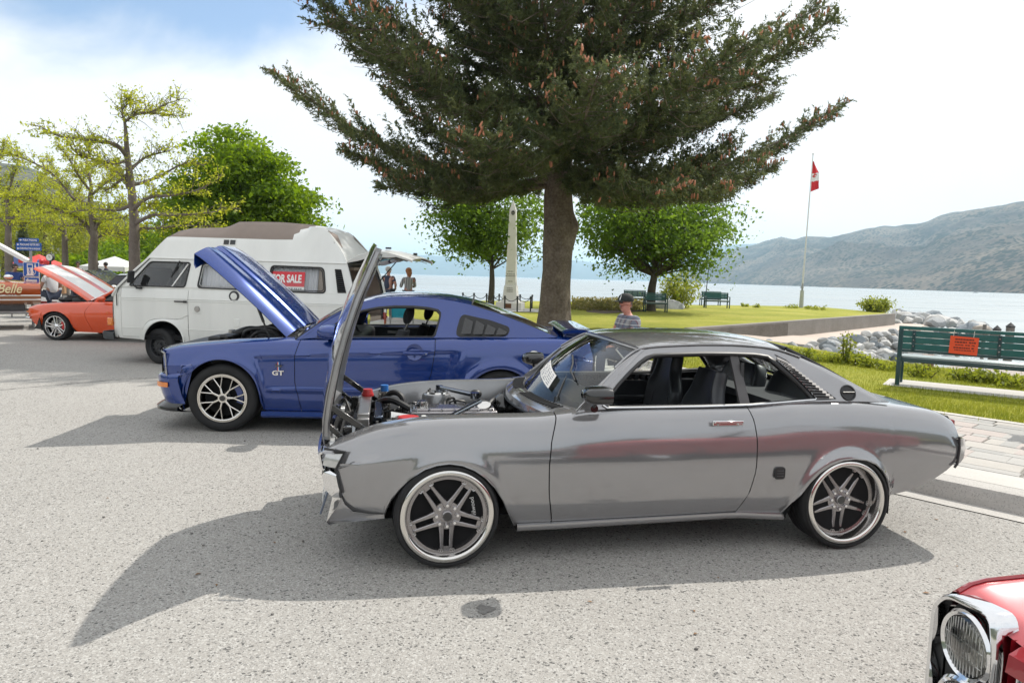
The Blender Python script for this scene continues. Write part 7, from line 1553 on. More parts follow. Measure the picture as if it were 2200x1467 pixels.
 cm = MB().lathe([(0,-.055),(.012,-.05),(.019,-.02),(.018,.01),(.011,.042),(0,.05)],n=6); co = cm.build('cone',M_CONE,T,recalc=False); me = co.data
 cp = np.array(cone_p); wl = cp + np.array(loc); d = np.linalg.norm(wl - np.array((0,0,1.6)),axis=1); vis = (wl[:,2] - 1.6) / wl[:,1] < .43; order = np.argsort(d + (~vis) * 1000)
 co.location = cp[order[0]]
 for i in order[1:285]: c = bpy.data.objects.new('cone',me); COL.objects.link(c); c.parent = T; c.location = cp[i]; c.rotation_euler = (rng.normal() * .35,rng.normal() * .35,rng.uniform(0,6)); s = rng.uniform(.9,1.5); c.scale = (s,s,s * 1.1)
 V0 = np.array([v.co for v in me.vertices]); rest = MB(); F0 = [tuple(p.vertices) for p in me.polygons]
 for i in order[285:]: rest.add(V0 * rng.uniform(.9,1.4) + cp[i],F0)
 if rest.v: rest.build('cones',M_CONE,T,recalc=False,ang=180)['kind'] = 'stuff'
 return T
spruce((1.27,20.82,0.10))
def broadleaf(name,label,loc,trunk_h,trunk_r,crown_c,crown_r,nclu,per,lsize,leaf,bark,seed,group=None,flat=.38,crad=.62,cat='tree',base=.18,low=None,trunk_to=.75):
 """trunk, limbs reaching out to leaf clumps spread through the crown"""
 rng = np.random.default_rng(seed); T = thing(name,label,cat,loc,group=group); cc = np.array(crown_c); cr = np.array(crown_r)
 top = cc[2] + cr[2] * trunk_to; tp = [(0,0,-.1),(rng.normal() * .03,rng.normal() * .03,trunk_h * .5),(rng.normal() * .06,rng.normal() * .06,trunk_h),(cc[0] * .6,cc[1] * .6,(trunk_h + top) / 2),(cc[0],cc[1],top)]
 path = crv(tp,5); m_ = len(path); tm = MB().tube(path,[trunk_r * (1.25 if i == 0 else 1) * (1 - .9 * (i / (m_ - 1)) ** 1.3) for i in range(m_)],10); tm.build('trunk',bark,T,ang=180)
 wood = MB(); C_ = []; zs = np.array([p.z for p in path]); i = 0
 while i < nclu:
  d = rnd_dirs(rng,1)[0]; r = rng.uniform(.12,1) ** .42
  c = cc + d * cr * r * (1 + .16 * math.sin(3.1 * d[0] + 2.3 * d[1] + 4.7 * d[2] + seed))
  if low is not None and c[2] < low: continue
  i += 1; out = np.linalg.norm((c - cc)[:2]); hz = max(trunk_h * .85,c[2] - out * rng.uniform(.35,.75)); k = int(np.argmin(abs(zs - min(hz,top)))); a = np.array(path[k]); mid = a + (c - a) * .5 + np.array((0,0,rng.uniform(-.05,.25) * out * .3))
  wood.tube(crv([a,mid,c],3),[trunk_r * .28,trunk_r * .22,trunk_r * .18,trunk_r * .14,trunk_r * .10,trunk_r * .06,.006],4,caps=False)
  n = int(per * rng.uniform(.6,1.35)); q = rng.normal(size=(n,3)) * crad * rng.uniform(.7,1.2); q[:,2] *= flat; q[:,2] -= .22 * (q[:,0] ** 2 + q[:,1] ** 2) / crad * .5; C_.append(c + q)
 wood.build('limb',bark,T,ang=180,recalc=False)['kind'] = 'stuff'
 V = leaf_quads(rng,np.concatenate(C_),lsize,up=.55); trimesh('crown',V,len(V) // 4,leaf,T,4)['kind'] = 'stuff'; return T
broadleaf('maple_tree','round green maple directly behind the white obelisk on the lawn',(-1.12,33.6,.1),2.1,.17,(-.15,0,4.45),(2.6,2.5,2.3),150,120,.17,M_LEAF,M_BARK2,3,'maple trees on the lawn',low=2.0)
broadleaf('maple_tree','round green maple with a thick trunk in front of the far bench',(6.85,33.9,.1),2.0,.24,(.0,0,4.2),(3.5,3.4,2.3),220,120,.17,M_LEAF,M_BARK2,4,'maple trees on the lawn',low=1.75)
broadleaf('dense_tree','big dense round green tree rising behind the roof of the camper van',(-13.6,34.0,.0),2.2,.30,(.2,0,4.5),(3.15,3.0,3.55),330,170,.21,M_LEAFD,M_BARK2,5,low=1.6,crad=.6)
def locust(label,loc,limbs,trunk,r0,seed,sub=9,group='young locust trees beside the car park',dense=1.0):
 """sparse spring tree: traced trunk and limbs, short side shoots with tufts of small leaves"""
 rng = np.random.default_rng(seed); T = thing('locust_tree',label,'tree',loc,group=group); tk = crv(trunk,6); m_ = len(tk)
 MB().tube(tk,[r0 * (1 - .80 * i / (m_ - 1)) for i in range(m_)],9).build('trunk',M_BARK3,T,ang=180); C_ = []
 sh = MB()
 def tuft(p,n,rad): q = rng.normal(size=(n,3)) * rad; q[:,2] *= .55; C_.append(np.array(p) + q)
 for lb,r in limbs:
  pth = crv(lb,6); n = len(pth); MB().tube(pth,[r * (1 - .85 * i / (n - 1)) + .004 for i in range(n)],7).build('limb',M_BARK3,T,ang=180)
  for i in range(2,n):
   for _ in range(2 if dense < 1.2 else 3):
    p = np.array(pth[i]); t = np.array(pth[i] - pth[i - 1]); t /= np.linalg.norm(t); d = t * .7 + rng.normal(size=3) * .6 + np.array((0,0,.25)); d /= np.linalg.norm(d); l_ = rng.uniform(.25,.95) * (1.15 - .5 * i / n)
    q = [p,p + d * l_ * .5 + np.array((0,0,.05)),p + d * l_ + np.array((0,0,-.02))]; sh.tube(q,[.013,.009,.003],4,caps=False)
    for u_ in (.45,.75,1.0):
     if rng.random() < .85: tuft(q[0] + (q[2] - q[0]) * u_,int(rng.integers(3,9) * dense),.085)
   if rng.random() < .35: tuft(pth[i],int(7 * dense),.09)
 for i in range(m_ // 2,m_): tuft(tk[i] + Vector(rng.normal(size=3) * .12),5,.10)
 sh.build('shoot',M_BARK3,T,ang=180,recalc=False)['kind'] = 'stuff'; V = leaf_quads(rng,np.concatenate(C_),.088,up=.3,ar=.5); trimesh('leaves',V,len(V) // 4,M_LEAFY,T,4)['kind'] = 'stuff'; return T
def pixpath(pts,Y,base):
 """outline points seen in the photo, set on the plane of the tree with some depth to each side"""
 out = []
 for p in pts:
  w_ = atY(p[0],p[1],Y + (p[2] if len(p) > 2 else 0)); out.append((w_[0] - base[0],w_[1] - base[1],w_[2]))
 return out
def tr(px,Y): 
 w_ = atY(px,580,Y); return (float(w_[0]),Y,0.0)
Y1 = 24.0; b1 = tr(289,Y1)
locust('tall locust tree with bare crooked top, nearest the front of the camper van',b1,[(pixpath(q,Y1,b1),r) for q,r in (
 ([(272,335),(250,312,-.4),(210,304,-.7),(165,298,-1.0),(125,292,-1.3),(92,275,-1.5)],.075),([(280,365),(310,340,.5),(340,330,.8),(362,325,1.0)],.05),([(283,398),(310,392,.6),(345,378,1.2),(395,352,1.8),(440,355,2.2)],.065),([(284,452),(320,425,-.6),(365,420,-1.0),(420,410,-1.4),(470,385,-1.8)],.07),
 ([(288,482),(330,462,-.8),(380,462,-1.3),(440,458,-1.7),(505,448,-2.2)],.065),([(290,492),(340,490,.3),(400,485,.8),(455,488,1.2)],.05),([(285,440),(250,452,.6),(205,450,1.0),(160,455,1.6)],.065),([(276,405),(266,385),(240,402,.4),(225,410,.5)],.07),([(268,262),(285,250),(300,243,.3),(340,245,.6),(385,250,.9)],.045),([(300,243),(325,240),(355,225,-.4),(392,212,-.8)],.035),([(267,262),(262,240),(272,225),(280,215)],.03),([(275,345),(245,352,-.5),(215,345,-1),(180,338,-1.3),(155,322,-1.5)],.04),([(280,380),(255,372,.8),(232,360,1.4),(212,342,2.0)],.04))],
 pixpath([(290,585),(289,540),(289,480),(285,430),(281,390),(275,345),(272,310),(270,280),(267,255)],Y1,b1)[0:9] and [(0,0,-.1)] + pixpath([(289,540),(289,480),(285,430),(281,390),(275,345),(272,310),(270,280),(267,255)],Y1,b1),.20,21,dense=1.1)
Y2 = 27.0; b2 = tr(200,Y2)
locust('locust tree with forked trunk in front of the white tent',b2,[(pixpath(q,Y2,b2),r) for q,r in (
 ([(198,505),(180,478),(150,462,-.5),(100,440,-1),(60,425,-1.5),(15,424,-2)],.08),([(200,508),(215,470),(240,448,.6),(275,440,.9)],.06),([(192,440),(160,425,.8),(125,405,1.4),(70,395,2)],.06),([(196,420),(225,395,-.5),(245,380,-1),(250,350,-1.3)],.05),([(194,410),(170,380,-.6),(150,345,-1.2),(130,320,-1.6)],.05),([(197,400),(185,365,.5),(190,330,.9),(200,300,1.2)],.04),([(205,512),(240,500,.5),(270,505,1),(300,498,1.6)],.045),([(185,480),(140,485,1),(95,478,1.8),(50,470,2.5)],.05),([(160,430),(110,372,.2),(60,345,.5),(20,330,.6)],.045),([(196,470),(250,470,-1),(300,455,-1.6),(330,440,-2)],.04))],
 [(0,0,-.1)] + pixpath([(200,545),(203,508),(198,470),(194,430),(196,400),(190,370)],Y2,b2),.19,22,dense=1.3)
Y3 = 33.0; b3 = tr(140,Y3)
locust('thin locust tree standing behind the clock',b3,[(pixpath(q,Y3,b3),r) for q,r in (
 ([(140,520),(165,500),(190,490,.5),(225,488,1)],.05),([(138,500),(110,480,-.5),(70,470,-1),(30,465,-2)],.05),([(137,470),(120,440,.5),(90,420,1),(60,400,1.6)],.05),([(138,460),(160,430,-.5),(175,400,-1),(180,370,-1.4)],.05),([(136,450),(130,400),(120,370,.6),(100,345,1)],.04))],
 [(0,0,-.1)] + pixpath([(140,545),(138,500),(136,460),(134,430)],Y3,b3),.17,23,dense=1.5)
Y4 = 31.0; b4 = tr(18,Y4)
locust('leafy locust tree at the left edge of the park',b4,[(pixpath(q,Y4,b4),r) for q,r in (
 ([(18,480),(50,440),(80,400,.5),(100,370,1)],.06),([(18,490),(-20,450),(-60,420),(-100,400)],.06),([(16,460),(20,410),(35,360),(40,330)],.06),([(18,470),(60,460,-1),(110,455,-1.6),(150,440,-2)],.05),([(18,440),(-10,380),(0,340),(10,310)],.05),([(18,485),(40,480,1),(80,482,1.6),(120,490,2)],.05))],
 [(0,0,-.1)] + pixpath([(18,530),(18,480),(16,440),(18,400)],Y4,b4),.18,24,dense=1.7)
def willow(label,loc,H,Rr,seed,n=90,leaf=None):
 rng = np.random.default_rng(seed); T = thing('willow_tree',label,'tree',loc,group='willows at the back of the park'); MB().tube([(0,0,0),(.1,0,H * .35),(0,.1,H * .7)],[.35,.25,.08],8).build('trunk',M_BARK2,T); C_ = []; wd = MB()
 for i in range(n):
  a = rng.uniform(0,2 * math.pi); r = Rr * rng.uniform(.15,1) ** .6; zt_ = H * (1 - .45 * (r / Rr) ** 2) * rng.uniform(.82,1.02); p = np.array((math.cos(a) * r,math.sin(a) * r,zt_)); ln = rng.uniform(.3,.62) * H
  if i % 3 == 0: wd.tube(crv([(0,0,H * .5),(p[0] * .5,p[1] * .5,H * .86),p],3),[.06,.05,.04,.03,.02,.012,.006],4,caps=False)
  for s in range(2):
   o_ = rng.normal(size=2) * .3; t = rng.uniform(0,1,60); q = np.stack([p[0] * (1 + .1 * t) + o_[0] + rng.normal(size=60) * .10,p[1] * (1 + .1 * t) + o_[1] + rng.normal(size=60) * .10,np.maximum(.3,zt_ - ln * t) + rng.normal(size=60) * .05],1); C_.append(q)
 wd.build('limb',M_BARK2,T,ang=180,recalc=False)['kind'] = 'stuff'; V = leaf_quads(rng,np.concatenate(C_),.22,up=-.1,ar=.35); trimesh('crown',V,len(V) // 4,leaf or M_LEAFW,T,4)['kind'] = 'stuff'
for (px,Y,H,Rr,s,lb) in ((95,52,7.6,4.6,31,'yellow green willow behind the direction boards'),(175,58,8.0,4.6,32,'drooping willow behind the street clock'),(10,56,9.4,5.6,33,'tall willow at the far left edge'),(255,62,6.2,4.4,34,'low willow behind the white tent')): willow(lb,(float(atY(px,570,Y)[0]),Y,0),H,Rr,s)
for (px,Y,w,h,s,lb) in ((330,54,3.3,2.2,41,'dark green bushy tree low behind the tall locust'),(245,50,2.6,1.5,42,'green bush above the white tent'),(420,60,4.0,2.4,43,'dark bushy tree low behind the van roof')): broadleaf('bushy_tree',lb,(float(atY(px,570,Y)[0]),Y,0),.7,.15,(0,0,h * 1.0),(w,w * .8,h * 1.05),70,110,.30,M_LEAFD,M_BARK2,s,crad=.8)
def small_conifer(label,loc,H,Rr,seed):
 rng = np.random.default_rng(seed); T = thing('fir_tree',label,'tree',loc); MB().tube([(0,0,0),(0,0,H)],[.14,.02],6).build('trunk',M_BARK,T); n = 5200; z = rng.uniform(.06,1,n) ** 1.1; lay = np.floor(z * 13) / 13; r = Rr * (1 - z) * rng.uniform(.2,1,n) ** .5 * (1.15 - .5 * (z * 13 % 1)); a = rng.uniform(0,2 * math.pi,n)
 q = np.stack([r * np.cos(a),r * np.sin(a),z * H - .12 * r],1); V = leaf_quads(rng,q,.26,up=.2,ar=.3); trimesh('crown',V,len(V) // 4,M_NEEDLE,T,4)['kind'] = 'stuff'
small_conifer('small dark fir behind the blue direction boards',(float(atY(52,570,46)[0]),46,0),4.4,1.35,51)
def shrub(name,label,loc,w,h,n,size,seed,leaf=None,group=None,stems=7,spiky=False,cat='shrub'):
 rng = np.random.default_rng(seed); T = thing(name,label,cat,loc,group=group); sm = MB(); C_ = []
 for i in range(stems):
  a = rng.uniform(0,2 * math.pi); r = rng.uniform(.1,1) ** .6 * w; hh = h * (1 - .45 * (r / w) ** 2) * rng.uniform(.75,1.05); p = np.array((math.cos(a) * r,math.sin(a) * r,hh)); sm.tube([(p[0] * .25,p[1] * .25,-.03),(p[0] * .7,p[1] * .7,hh * .6),p],[.012,.009,.003],4,caps=False)
  k = n // stems; t = rng.uniform(.15,1,k); q = np.stack([p[0] * (.25 + .75 * t),p[1] * (.25 + .75 * t),hh * t],1) + rng.normal(size=(k,3)) * (w * .18 if not spiky else .05) * np.array((1,1,.7)); C_.append(q)
 sm.build('stem',M_BARK2,T,recalc=False)['kind'] = 'stuff'; q = np.concatenate(C_); q[:,2] = np.maximum(q[:,2],.01); V = leaf_quads(rng,q,size,up=.35,ar=.55); trimesh('foliage',V,len(V) // 4,leaf or M_LEAFS,T,4)['kind'] = 'stuff'; return T
k = 0
for px,py,w,h,sp,lb in ((1742,772,.26,.24,False,'low leafy weed at the end of the stone bank nearest the coupe roof'),(1775,778,.34,.22,False,'spreading leafy weed below the stones'),(1808,780,.28,.24,False,'leafy weed left of the tall spiky one'),(1815,782,.10,.88,True,'tall spiky mullein-like plant against the stones'),(1838,785,.30,.26,False,'leafy weed right of the tall spiky one'),(1868,790,.28,.22,False,'leafy weed at the lawn edge before the bench'),(1905,795,.30,.22,False,'low weed close to the bench leg'),(1985,812,.34,.30,False,'pale wispy plant beside the wooden post'),(2075,818,.30,.24,False,'yellow green plant under the bench, left one'),(2105,822,.28,.20,False,'yellow green plant under the bench, second from left'),(2140,824,.32,.26,False,'tallest yellow green plant under the bench'),(2175,832,.30,.20,False,'yellow green plant under the bench, right one')):
 g_ = G(px,py,.12); shrub('weed',lb,(g_[0],g_[1],.10),w,h,420 if not sp else 260,.062,60 + k,group='plants along the lawn edge',stems=9 if not sp else 5,spiky=sp,cat='plant'); k += 1
sb = atY(1887,672,41.0); shrub('round_shrub','round bright green shrub at the far end of the concrete wall',(sb[0] - .1,41.0,.0),.95,1.05,2600,.13,80,stems=22)
sb = G(1462,662,.12); shrub('willow_bush','tall feathery green bush beside the grey boulder on the lawn',(sb[0],sb[1],.1),1.25,2.5,2600,.14,81,stems=26)
for i,(px,py,w,lb) in enumerate(((1225,660,.35,'tiny shore tuft right of the spruce trunk'),(1600,659,.3,'small dark tuft on the shore left of the flagpole'),(1625,661,.35,'small round tuft second left of the flagpole'),(1698,662,.55,'wide low tuft just left of the flagpole'),(1740,664,.35,'little tuft just right of the flagpole'),(1760,666,.6,'wide low tuft further right of the flagpole'))):
 g_ = G(px,py,.12); shrub('shore_tuft',lb,(g_[0],g_[1],.06),w,.32,240,.10,90 + i,group='tufts along the far lawn edge',stems=7,cat='plant')
bedc = [G(*q,.12) for q in ((1228,668),(1300,674),(1385,668),(1380,652),(1300,648),(1228,652))]
bed = rmesh('garden_bed',[(p[0],p[1],.125) for p in bedc],[tuple(range(6))],M_SOIL,smooth=False); struct(bed)
rng = np.random.default_rng(77); n = 6500; u_,v_ = rng.random(n),rng.random(n); a0,a1,a2,a3 = [np.array(bedc[i][:2]) for i in (0,2,3,5)]; q2 = (a0[None] * (1 - u_)[:,None] + a1[None] * u_[:,None]) * (1 - v_)[:,None] + (a3[None] * (1 - u_)[:,None] + a2[None] * u_[:,None]) * v_[:,None]
clump = np.array([mnoise.noise(Vector((p[0] * 1.3,p[1] * 1.3,0))) for p in q2]); q2 = q2[clump > -.12]; zz_ = rng.random(len(q2)) ** 1.5 * .42; V = leaf_quads(rng,np.c_[q2,.13 + zz_],.13,up=.3); gc = trimesh('ground_cover',V,len(V) // 4,leafmat('bed_leaves',(.13,.14,.035),(.28,.24,.09),.4,scale=2),None,4); gc['kind'] = 'stuff'
rng = np.random.default_rng(78); poly = [v2(p) for p in ((3.0,13.5),(1.6,11.5),(2.6,8.9),(4.6,7.8),(6.4,6.3),(9.2,4.5),(12.0,7.0),(9.6,10.6),(8.5,12.1),(7.55,13.7),(6.4,16.5))]
inn_d = np.array([(p.x,p.y) for p in INN])
def inside(x,y):
 c = np.zeros(len(x),bool); m_ = len(poly)
 for i in range(m_):
  a,b = poly[i],poly[(i + 1) % m_]; hit = ((a.y > y) != (b.y > y)); xi = (b.x - a.x) * (y - a.y) / (b.y - a.y + 1e-12) + a.x; c ^= hit & (x < xi)
 return c
x,y = rng.uniform(1.5,12,420000),rng.uniform(4.4,16.5,420000); k_ = inside(x,y) & (rng.random(len(x)) < np.clip(9.5 / np.hypot(x,y),0,1) ** 1.6)
dmin = np.full(len(x),9.0)
for i in range(0,len(inn_d) - 1):
 a,b = inn_d[i],inn_d[i + 1]; nn = np.array((b[1] - a[1],a[0] - b[0])); nn = nn / (np.linalg.norm(nn) + 1e-9); 
 tt = ((x - a[0]) * (b[0] - a[0]) + (y - a[1]) * (b[1] - a[1])) / (np.dot(b - a,b - a) + 1e-9); s_ = (x - a[0]) * nn[0] + (y - a[1]) * nn[1]; ok = (tt >= 0) & (tt <= 1); dmin = np.where(ok & (abs(s_) < abs(dmin)),s_,dmin)
k_ &= dmin > 0.02
_a,_b = v2(G(1922,829,.13)),v2(G(2200,857,.13)); _d = (_b - _a).normalized(); _u = (x - _a.x) * _d.x + (y - _a.y) * _d.y; _v = -(x - _a.x) * _d.y + (y - _a.y) * _d.x; k_ &= ~((_u > -.17) & (_u < 2.32) & (_v > -.11) & (_v < .77))
x,y = x[k_],y[k_]; n = len(x); hgt = .045 * (1 + .5 * rng.normal(size=n)).clip(.4,2.2); a = rng.uniform(0,2 * math.pi,n); ln = rng.normal(size=(n,2)) * .022; wv = .0045
V = np.stack([np.stack([x - np.cos(a) * wv,y - np.sin(a) * wv,np.full(n,ZL - .012)],1),np.stack([x + np.cos(a) * wv,y + np.sin(a) * wv,np.full(n,ZL - .012)],1),np.stack([x + ln[:,0],y + ln[:,1],ZL + hgt],1)],1).reshape(-1,3)
trimesh('grass',V,n,leafmat('grass_blades',(.12,.165,.018),(.28,.30,.045),.4,scale=1.1),None)['kind'] = 'stuff'
# ================================================================== park furniture and stones
def rockmesh(rng,s,seed):
 bm = bmesh.new(); bmesh.ops.create_icosphere(bm,subdivisions=2,radius=1.0)
 pl = [(Vector(d),rng.uniform(.55,.9)) for d in rnd_dirs(rng,9)]
 for v in bm.verts:
  p = v.co.copy()
  for d,h in pl:
   k = p.dot(d)
   if k > h: p -= d * (k - h)
  p += p.normalized() * .10 * mnoise.noise(p * 2.2 + Vector((seed,0,0))); v.co = p
 me = bpy.data.meshes.new('boulder'); bm.to_mesh(me); bm.free(); me.polygons.foreach_set('use_smooth',np.ones(len(me.polygons),bool)); me.set_sharp_from_angle(angle=R(28)); return me
M_ROCKS = [groundmat('rock_%s' % n,[(0.32,[k * .85 for k in c]),(0.68,[min(.7,k * 1.5) for k in c])],2.2,14,bump=0.7,bs=18,rough=0.85) for n,c in (('grey',(.30,.31,.315)),('pale',(.44,.435,.42)),('blue',(.24,.265,.285)),('tan',(.34,.295,.25)))]
rng = np.random.default_rng(5); RM = [rockmesh(rng,1,i) for i in range(14)]
for me in RM: me.materials.append(M_ROCKS[0])
rocks = []
def rock(x,y,z,s,gi,name='boulder',label=None,group='stones of the shore bank'):
 me = RM[rng.integers(len(RM))]; o = bpy.data.objects.new(name,me); COL.objects.link(o); o.location = (x,y,z); o.rotation_euler = (rng.uniform(-.5,.5),rng.uniform(-.5,.5),rng.uniform(0,6.28)); o.scale = (s * rng.uniform(.8,1.35),s * rng.uniform(.75,1.1),s * rng.uniform(.55,.85))
 mi = int(rng.choice((0,0,1,1,2,3),p=(.25,.2,.2,.15,.15,.05)))
 o.material_slots[0].link = 'OBJECT'; o.material_slots[0].material = M_ROCKS[mi]
 tag(o,label or 'angular grey stone lying in the stone bank between boat ramp, lawn and lake','stone',group); rocks.append(o); return o
def bankz(p):
 d,q,s = edgedist(np.array(p)); return edge_z(q) - .08 - .30 * d
cand = []
for _ in range(9000):
 t = rng.random(); px_,py_ = rng.uniform(6.5,26),rng.uniform(11.5,44); d,q,s = edgedist(np.array((px_,py_)))
 if 0.06 < d < 3.2 and s > 0 and px_ > 6.6 and (py_ < 33 or rng.random() < .12): cand.append((px_,py_,d,q))
ok_side = [c for c in cand]; print('stones',len(cand))
if len(ok_side) < 200:
 for _ in range(9000):
  px_,py_ = rng.uniform(6.5,30),rng.uniform(11.5,48); d,q,s = edgedist(np.array((px_,py_)))
  if 0.06 < d < 3.2 and s > 0 and (py_ < 33 or rng.random() < .12): ok_side.append((px_,py_,d,q))
cut = []
for (x,y,d,q) in ok_side:
 s = float(np.clip(.010 * y + rng.uniform(.05,.26),.2,.62))
 if all((x - a) ** 2 + (y - b) ** 2 > (.52 * (s + r)) ** 2 for a,b,r in cut): cut.append((x,y,s)); rock(x,y,bankz((x,y)) + .10 * s + .03,s * .62,0)
 if len(cut) >= 236: break
for i in range(44):
 px_,py_ = rng.uniform(1922,2125),0; py_ = np.interp(px_,[1922,2000,2125],[684,691,714]) + rng.uniform(-7,7); p = G(px_,py_,-.45 - .6 * (px_ > 2040)); rock(p[0],p[1],p[2] + .1,rng.uniform(.38,.72),0,label='large grey boulder of the far stone bank past the end of the boat ramp',group='boulders past the boat ramp')
bl = G(1437,664,.12); rock(bl[0],bl[1],.25,.75,0,label='big grey boulder beside the feathery bush on the lawn',group='loose boulders on the lawn')
# ---- benches
M_TEAL = mat('teal_paint',(.012,.105,.105),.38,var=.10,scale=8,coat=.2); M_TEALD = mat('dark_teal_steel',(.008,.045,.055),.35,var=.1,coat=.3)
def bench(label,a,b,zb,facing=1,h=.92,group='teal park benches',arms=False,bolts=True,ns=3):
 """from a to b along the backrest; facing +1: seat lies beyond the back as seen from the road"""
 a,b = Vector(a),Vector(b); ln = (b - a).length; T = thing('park_bench',label,'bench',(a.x,a.y,zb),math.atan2(b.y - a.y,b.x - a.x),group)
 f = facing
 for k in range(3):
  z = .60 + .095 * k; MB().box((ln / 2,.0 + f * .0,z + .01),(ln - .10,.04,.088)).build('back_slat',M_TEAL,T,bevel=.006)
 MB().box((ln / 2,-f * .0,h - .035),(ln,.06,.05)).build('top_rail',M_TEAL,T,bevel=.006); MB().box((ln / 2,0,.545),(ln,.05,.035)).build('lower_rail',M_TEALD,T,bevel=.005)
 for x in (0.03,ln - .03): 
  MB().box((x,0,h / 2 - .03),(.06,.06,h - .06)).build('post',M_TEALD,T,bevel=.006); MB().box((x,f * .43,.21),(.055,.055,.42)).build('leg',M_TEALD,T,bevel=.006)
  if arms: MB().box((x,f * .22,.66),(.06,.46,.035)).box((x,f * .43,.54),(.05,.05,.24)).build('armrest',M_TEALD,T,bevel=.006)
 for k in range(4): MB().box((ln / 2,f * (.07 + .115 * k),.448),(ln - .08,.10,.03)).build('seat_slat',mat('pale_teal_seat',(.30,.36,.36),.35,var=.1) if k > -1 else M_TEAL,T,bevel=.006)  # seat slats in a paler, greyer teal than the backrest
 MB().box((ln / 2,f * .02,.405),(ln,.05,.06)).box((ln / 2,f * .42,.405),(ln,.05,.06)).build('seat_frame',M_TEALD,T,bevel=.005)
 for k in range(ns + 1):
  x = lerp(.20,ln - .20,k / ns); s = MB().box((x,-f * .026,.70),(.045,.012,.30)).build('strap',M_TEALD,T,bevel=.004)
  if bolts: 
   for z in (.62,.71,.80): MB().cyl((x,-f * .030,z),(x,-f * .038,z),.011,.008,8).build('bolt',M_POLISH,s)
 return T
BA = Vector((6.20,10.42)); BD = Vector((.77,-.64)).normalized()
BA = v2(G(1922,829,.13)); BR = v2(G(2200,857,.13)); BD = (BR - BA).normalized()
nb = bench('nearest teal bench with an orange notice hanging on its backrest',BA,BA + BD * 1.95,.13,1,arms=False)
sl = [BA + BD * -.15,BA + BD * 2.3]; nn = Vector((-BD.y,BD.x)); slab = rmesh('bench_slab',[(p.x,p.y,.150) for p in (sl[0] - nn * .10,sl[1] - nn * .10,sl[1] + nn * .75,sl[0] + nn * .75)] + [(p.x,p.y,.08) for p in (sl[0] - nn * .10,sl[1] - nn * .10,sl[1] + nn * .75,sl[0] + nn * .75)],[(0,1,2,3),(4,5,1,0),(5,6,2,1),(6,7,3,2),(7,4,0,3)],M_CONC2,smooth=False); struct(slab)
nt_ = thing('notice','orange paper notice hung by two strings on the nearest teal bench','notice',(BA.x + BD.x * .82 - nn.x * .045,BA.y + BD.y * .82 - nn.y * .045,.82),math.atan2(BD.y,BD.x))
M_ORNG = mat('orange_card',(.80,.085,.025),.6,var=.04); MB().box((0,-.012,-.01),(.34,.006,.25),(0,R(2),0)).build('card',M_ORNG,nt_)
MB().tube([(-.13,-.012,.11),(-.125,-.0,.20)],.003,4).build('string',M_WHITE,nt_); MB().tube([(.11,-.012,.11),(.115,0,.20)],.003,4).build('string',M_WHITE,nt_)
mb = MB(); rr = random.Random(6)
for i,(z,h_) in enumerate(((.075,.022),(.035,.022),(-.005,.016),(-.045,.022),(-.08,.014))):
 x = -.13 + rr.uniform(0,.03)
 while x < .12: l_ = rr.uniform(.012,.035); mb.box((x + l_ / 2,-.016,z),(l_,.002,h_)); x += l_ + (.006 if rr.random() < .75 else .02)
mb.build('print',mat('notice_ink',(.18,.03,.02),.7),nt_)['kind'] = 'stuff'
def bench_px(label,x0,x1,y0,z=.12,f=-1,Yoff=0): 
 a,b = G(x0,y0,z),G(x1,y0 + (x1 - x0) * .028,z); m_ = a[1] + Yoff; A_,B_ = atY(x0,y0,m_),atY(x1,y0,m_); return bench(label,(A_[0],m_),(B_[0],m_),z,f,group='teal park benches',arms=True,bolts=False)
bench_px('far teal bench half hidden by the right maple trunk',1381,1430,669); bench_px('farthest teal bench on the shore, only its back showing above the flower bed',1339,1386,656,f=1); bench_px('right-hand far teal bench facing the road beside the thin mast',1511,1563,661,f=-1)
o = bench_px('teal bench with its back turned just behind the right-hand far bench',1506,1548,656,f=1)
ms = thing('thin_mast','thin dark mast standing beside the far right bench','pole',(float(atY(1514,650,41)[0]),41,.1)); MB().cyl((0,0,0),(.16,0,2.9),.03,.02,8).build('shaft',M_BLK,ms); MB().tube([(.05,0,1.2),(-.35,0,1.9)],.008,4).build('stay',M_BLK,ms)
# ---- war memorial obelisk with chain fence
M_STONE = groundmat('pale_granite',[(0.35,(.68,.665,.635)),(0.65,(.80,.785,.755))],1.5,40,bump=.08,bs=80,rough=.7)
ob_p = G(1094,667,.12); OBY = float(ob_p[1])
obs = thing('obelisk','tall white granite memorial obelisk on a square plinth, fenced with chains','monument',(ob_p[0] + .05,OBY + .55,.12),R(-9))
def frust(mb,z0,z1,a,b): 
 V = [(x * a / 2,y * a / 2,z0) for x,y in ((-1,-1),(1,-1),(1,1),(-1,1))] + [(x * b / 2,y * b / 2,z1) for x,y in ((-1,-1),(1,-1),(1,1),(-1,1))]; return mb.add(V,[(3,2,1,0),(4,5,6,7)] + [(i,(i + 1) % 4,4 + (i + 1) % 4,4 + i) for i in range(4)])
ks_ = (OBY + .55) / F_PX
frust(MB(),0,.36,1.14,1.14).build('plinth',M_STONE,obs,bevel=.02); frust(MB(),.36,.44,.76,.72).build('step',M_STONE,obs,bevel=.015); frust(MB(),.44,1.10,.68,.53).build('pedestal',M_STONE,obs,bevel=.012); frust(MB(),1.10,4.42,.47,.285).build('shaft',M_STONE,obs,bevel=.006); frust(MB(),4.42,4.86,.285,.012).build('pyramidion',M_STONE,obs)
MB().box((-.01,-.578,.20),(.27,.012,.20)).build('plaque',mat('bronze',(.16,.08,.045),.45,.6),obs,bevel=.004)
mb = MB(); rr = random.Random(9)
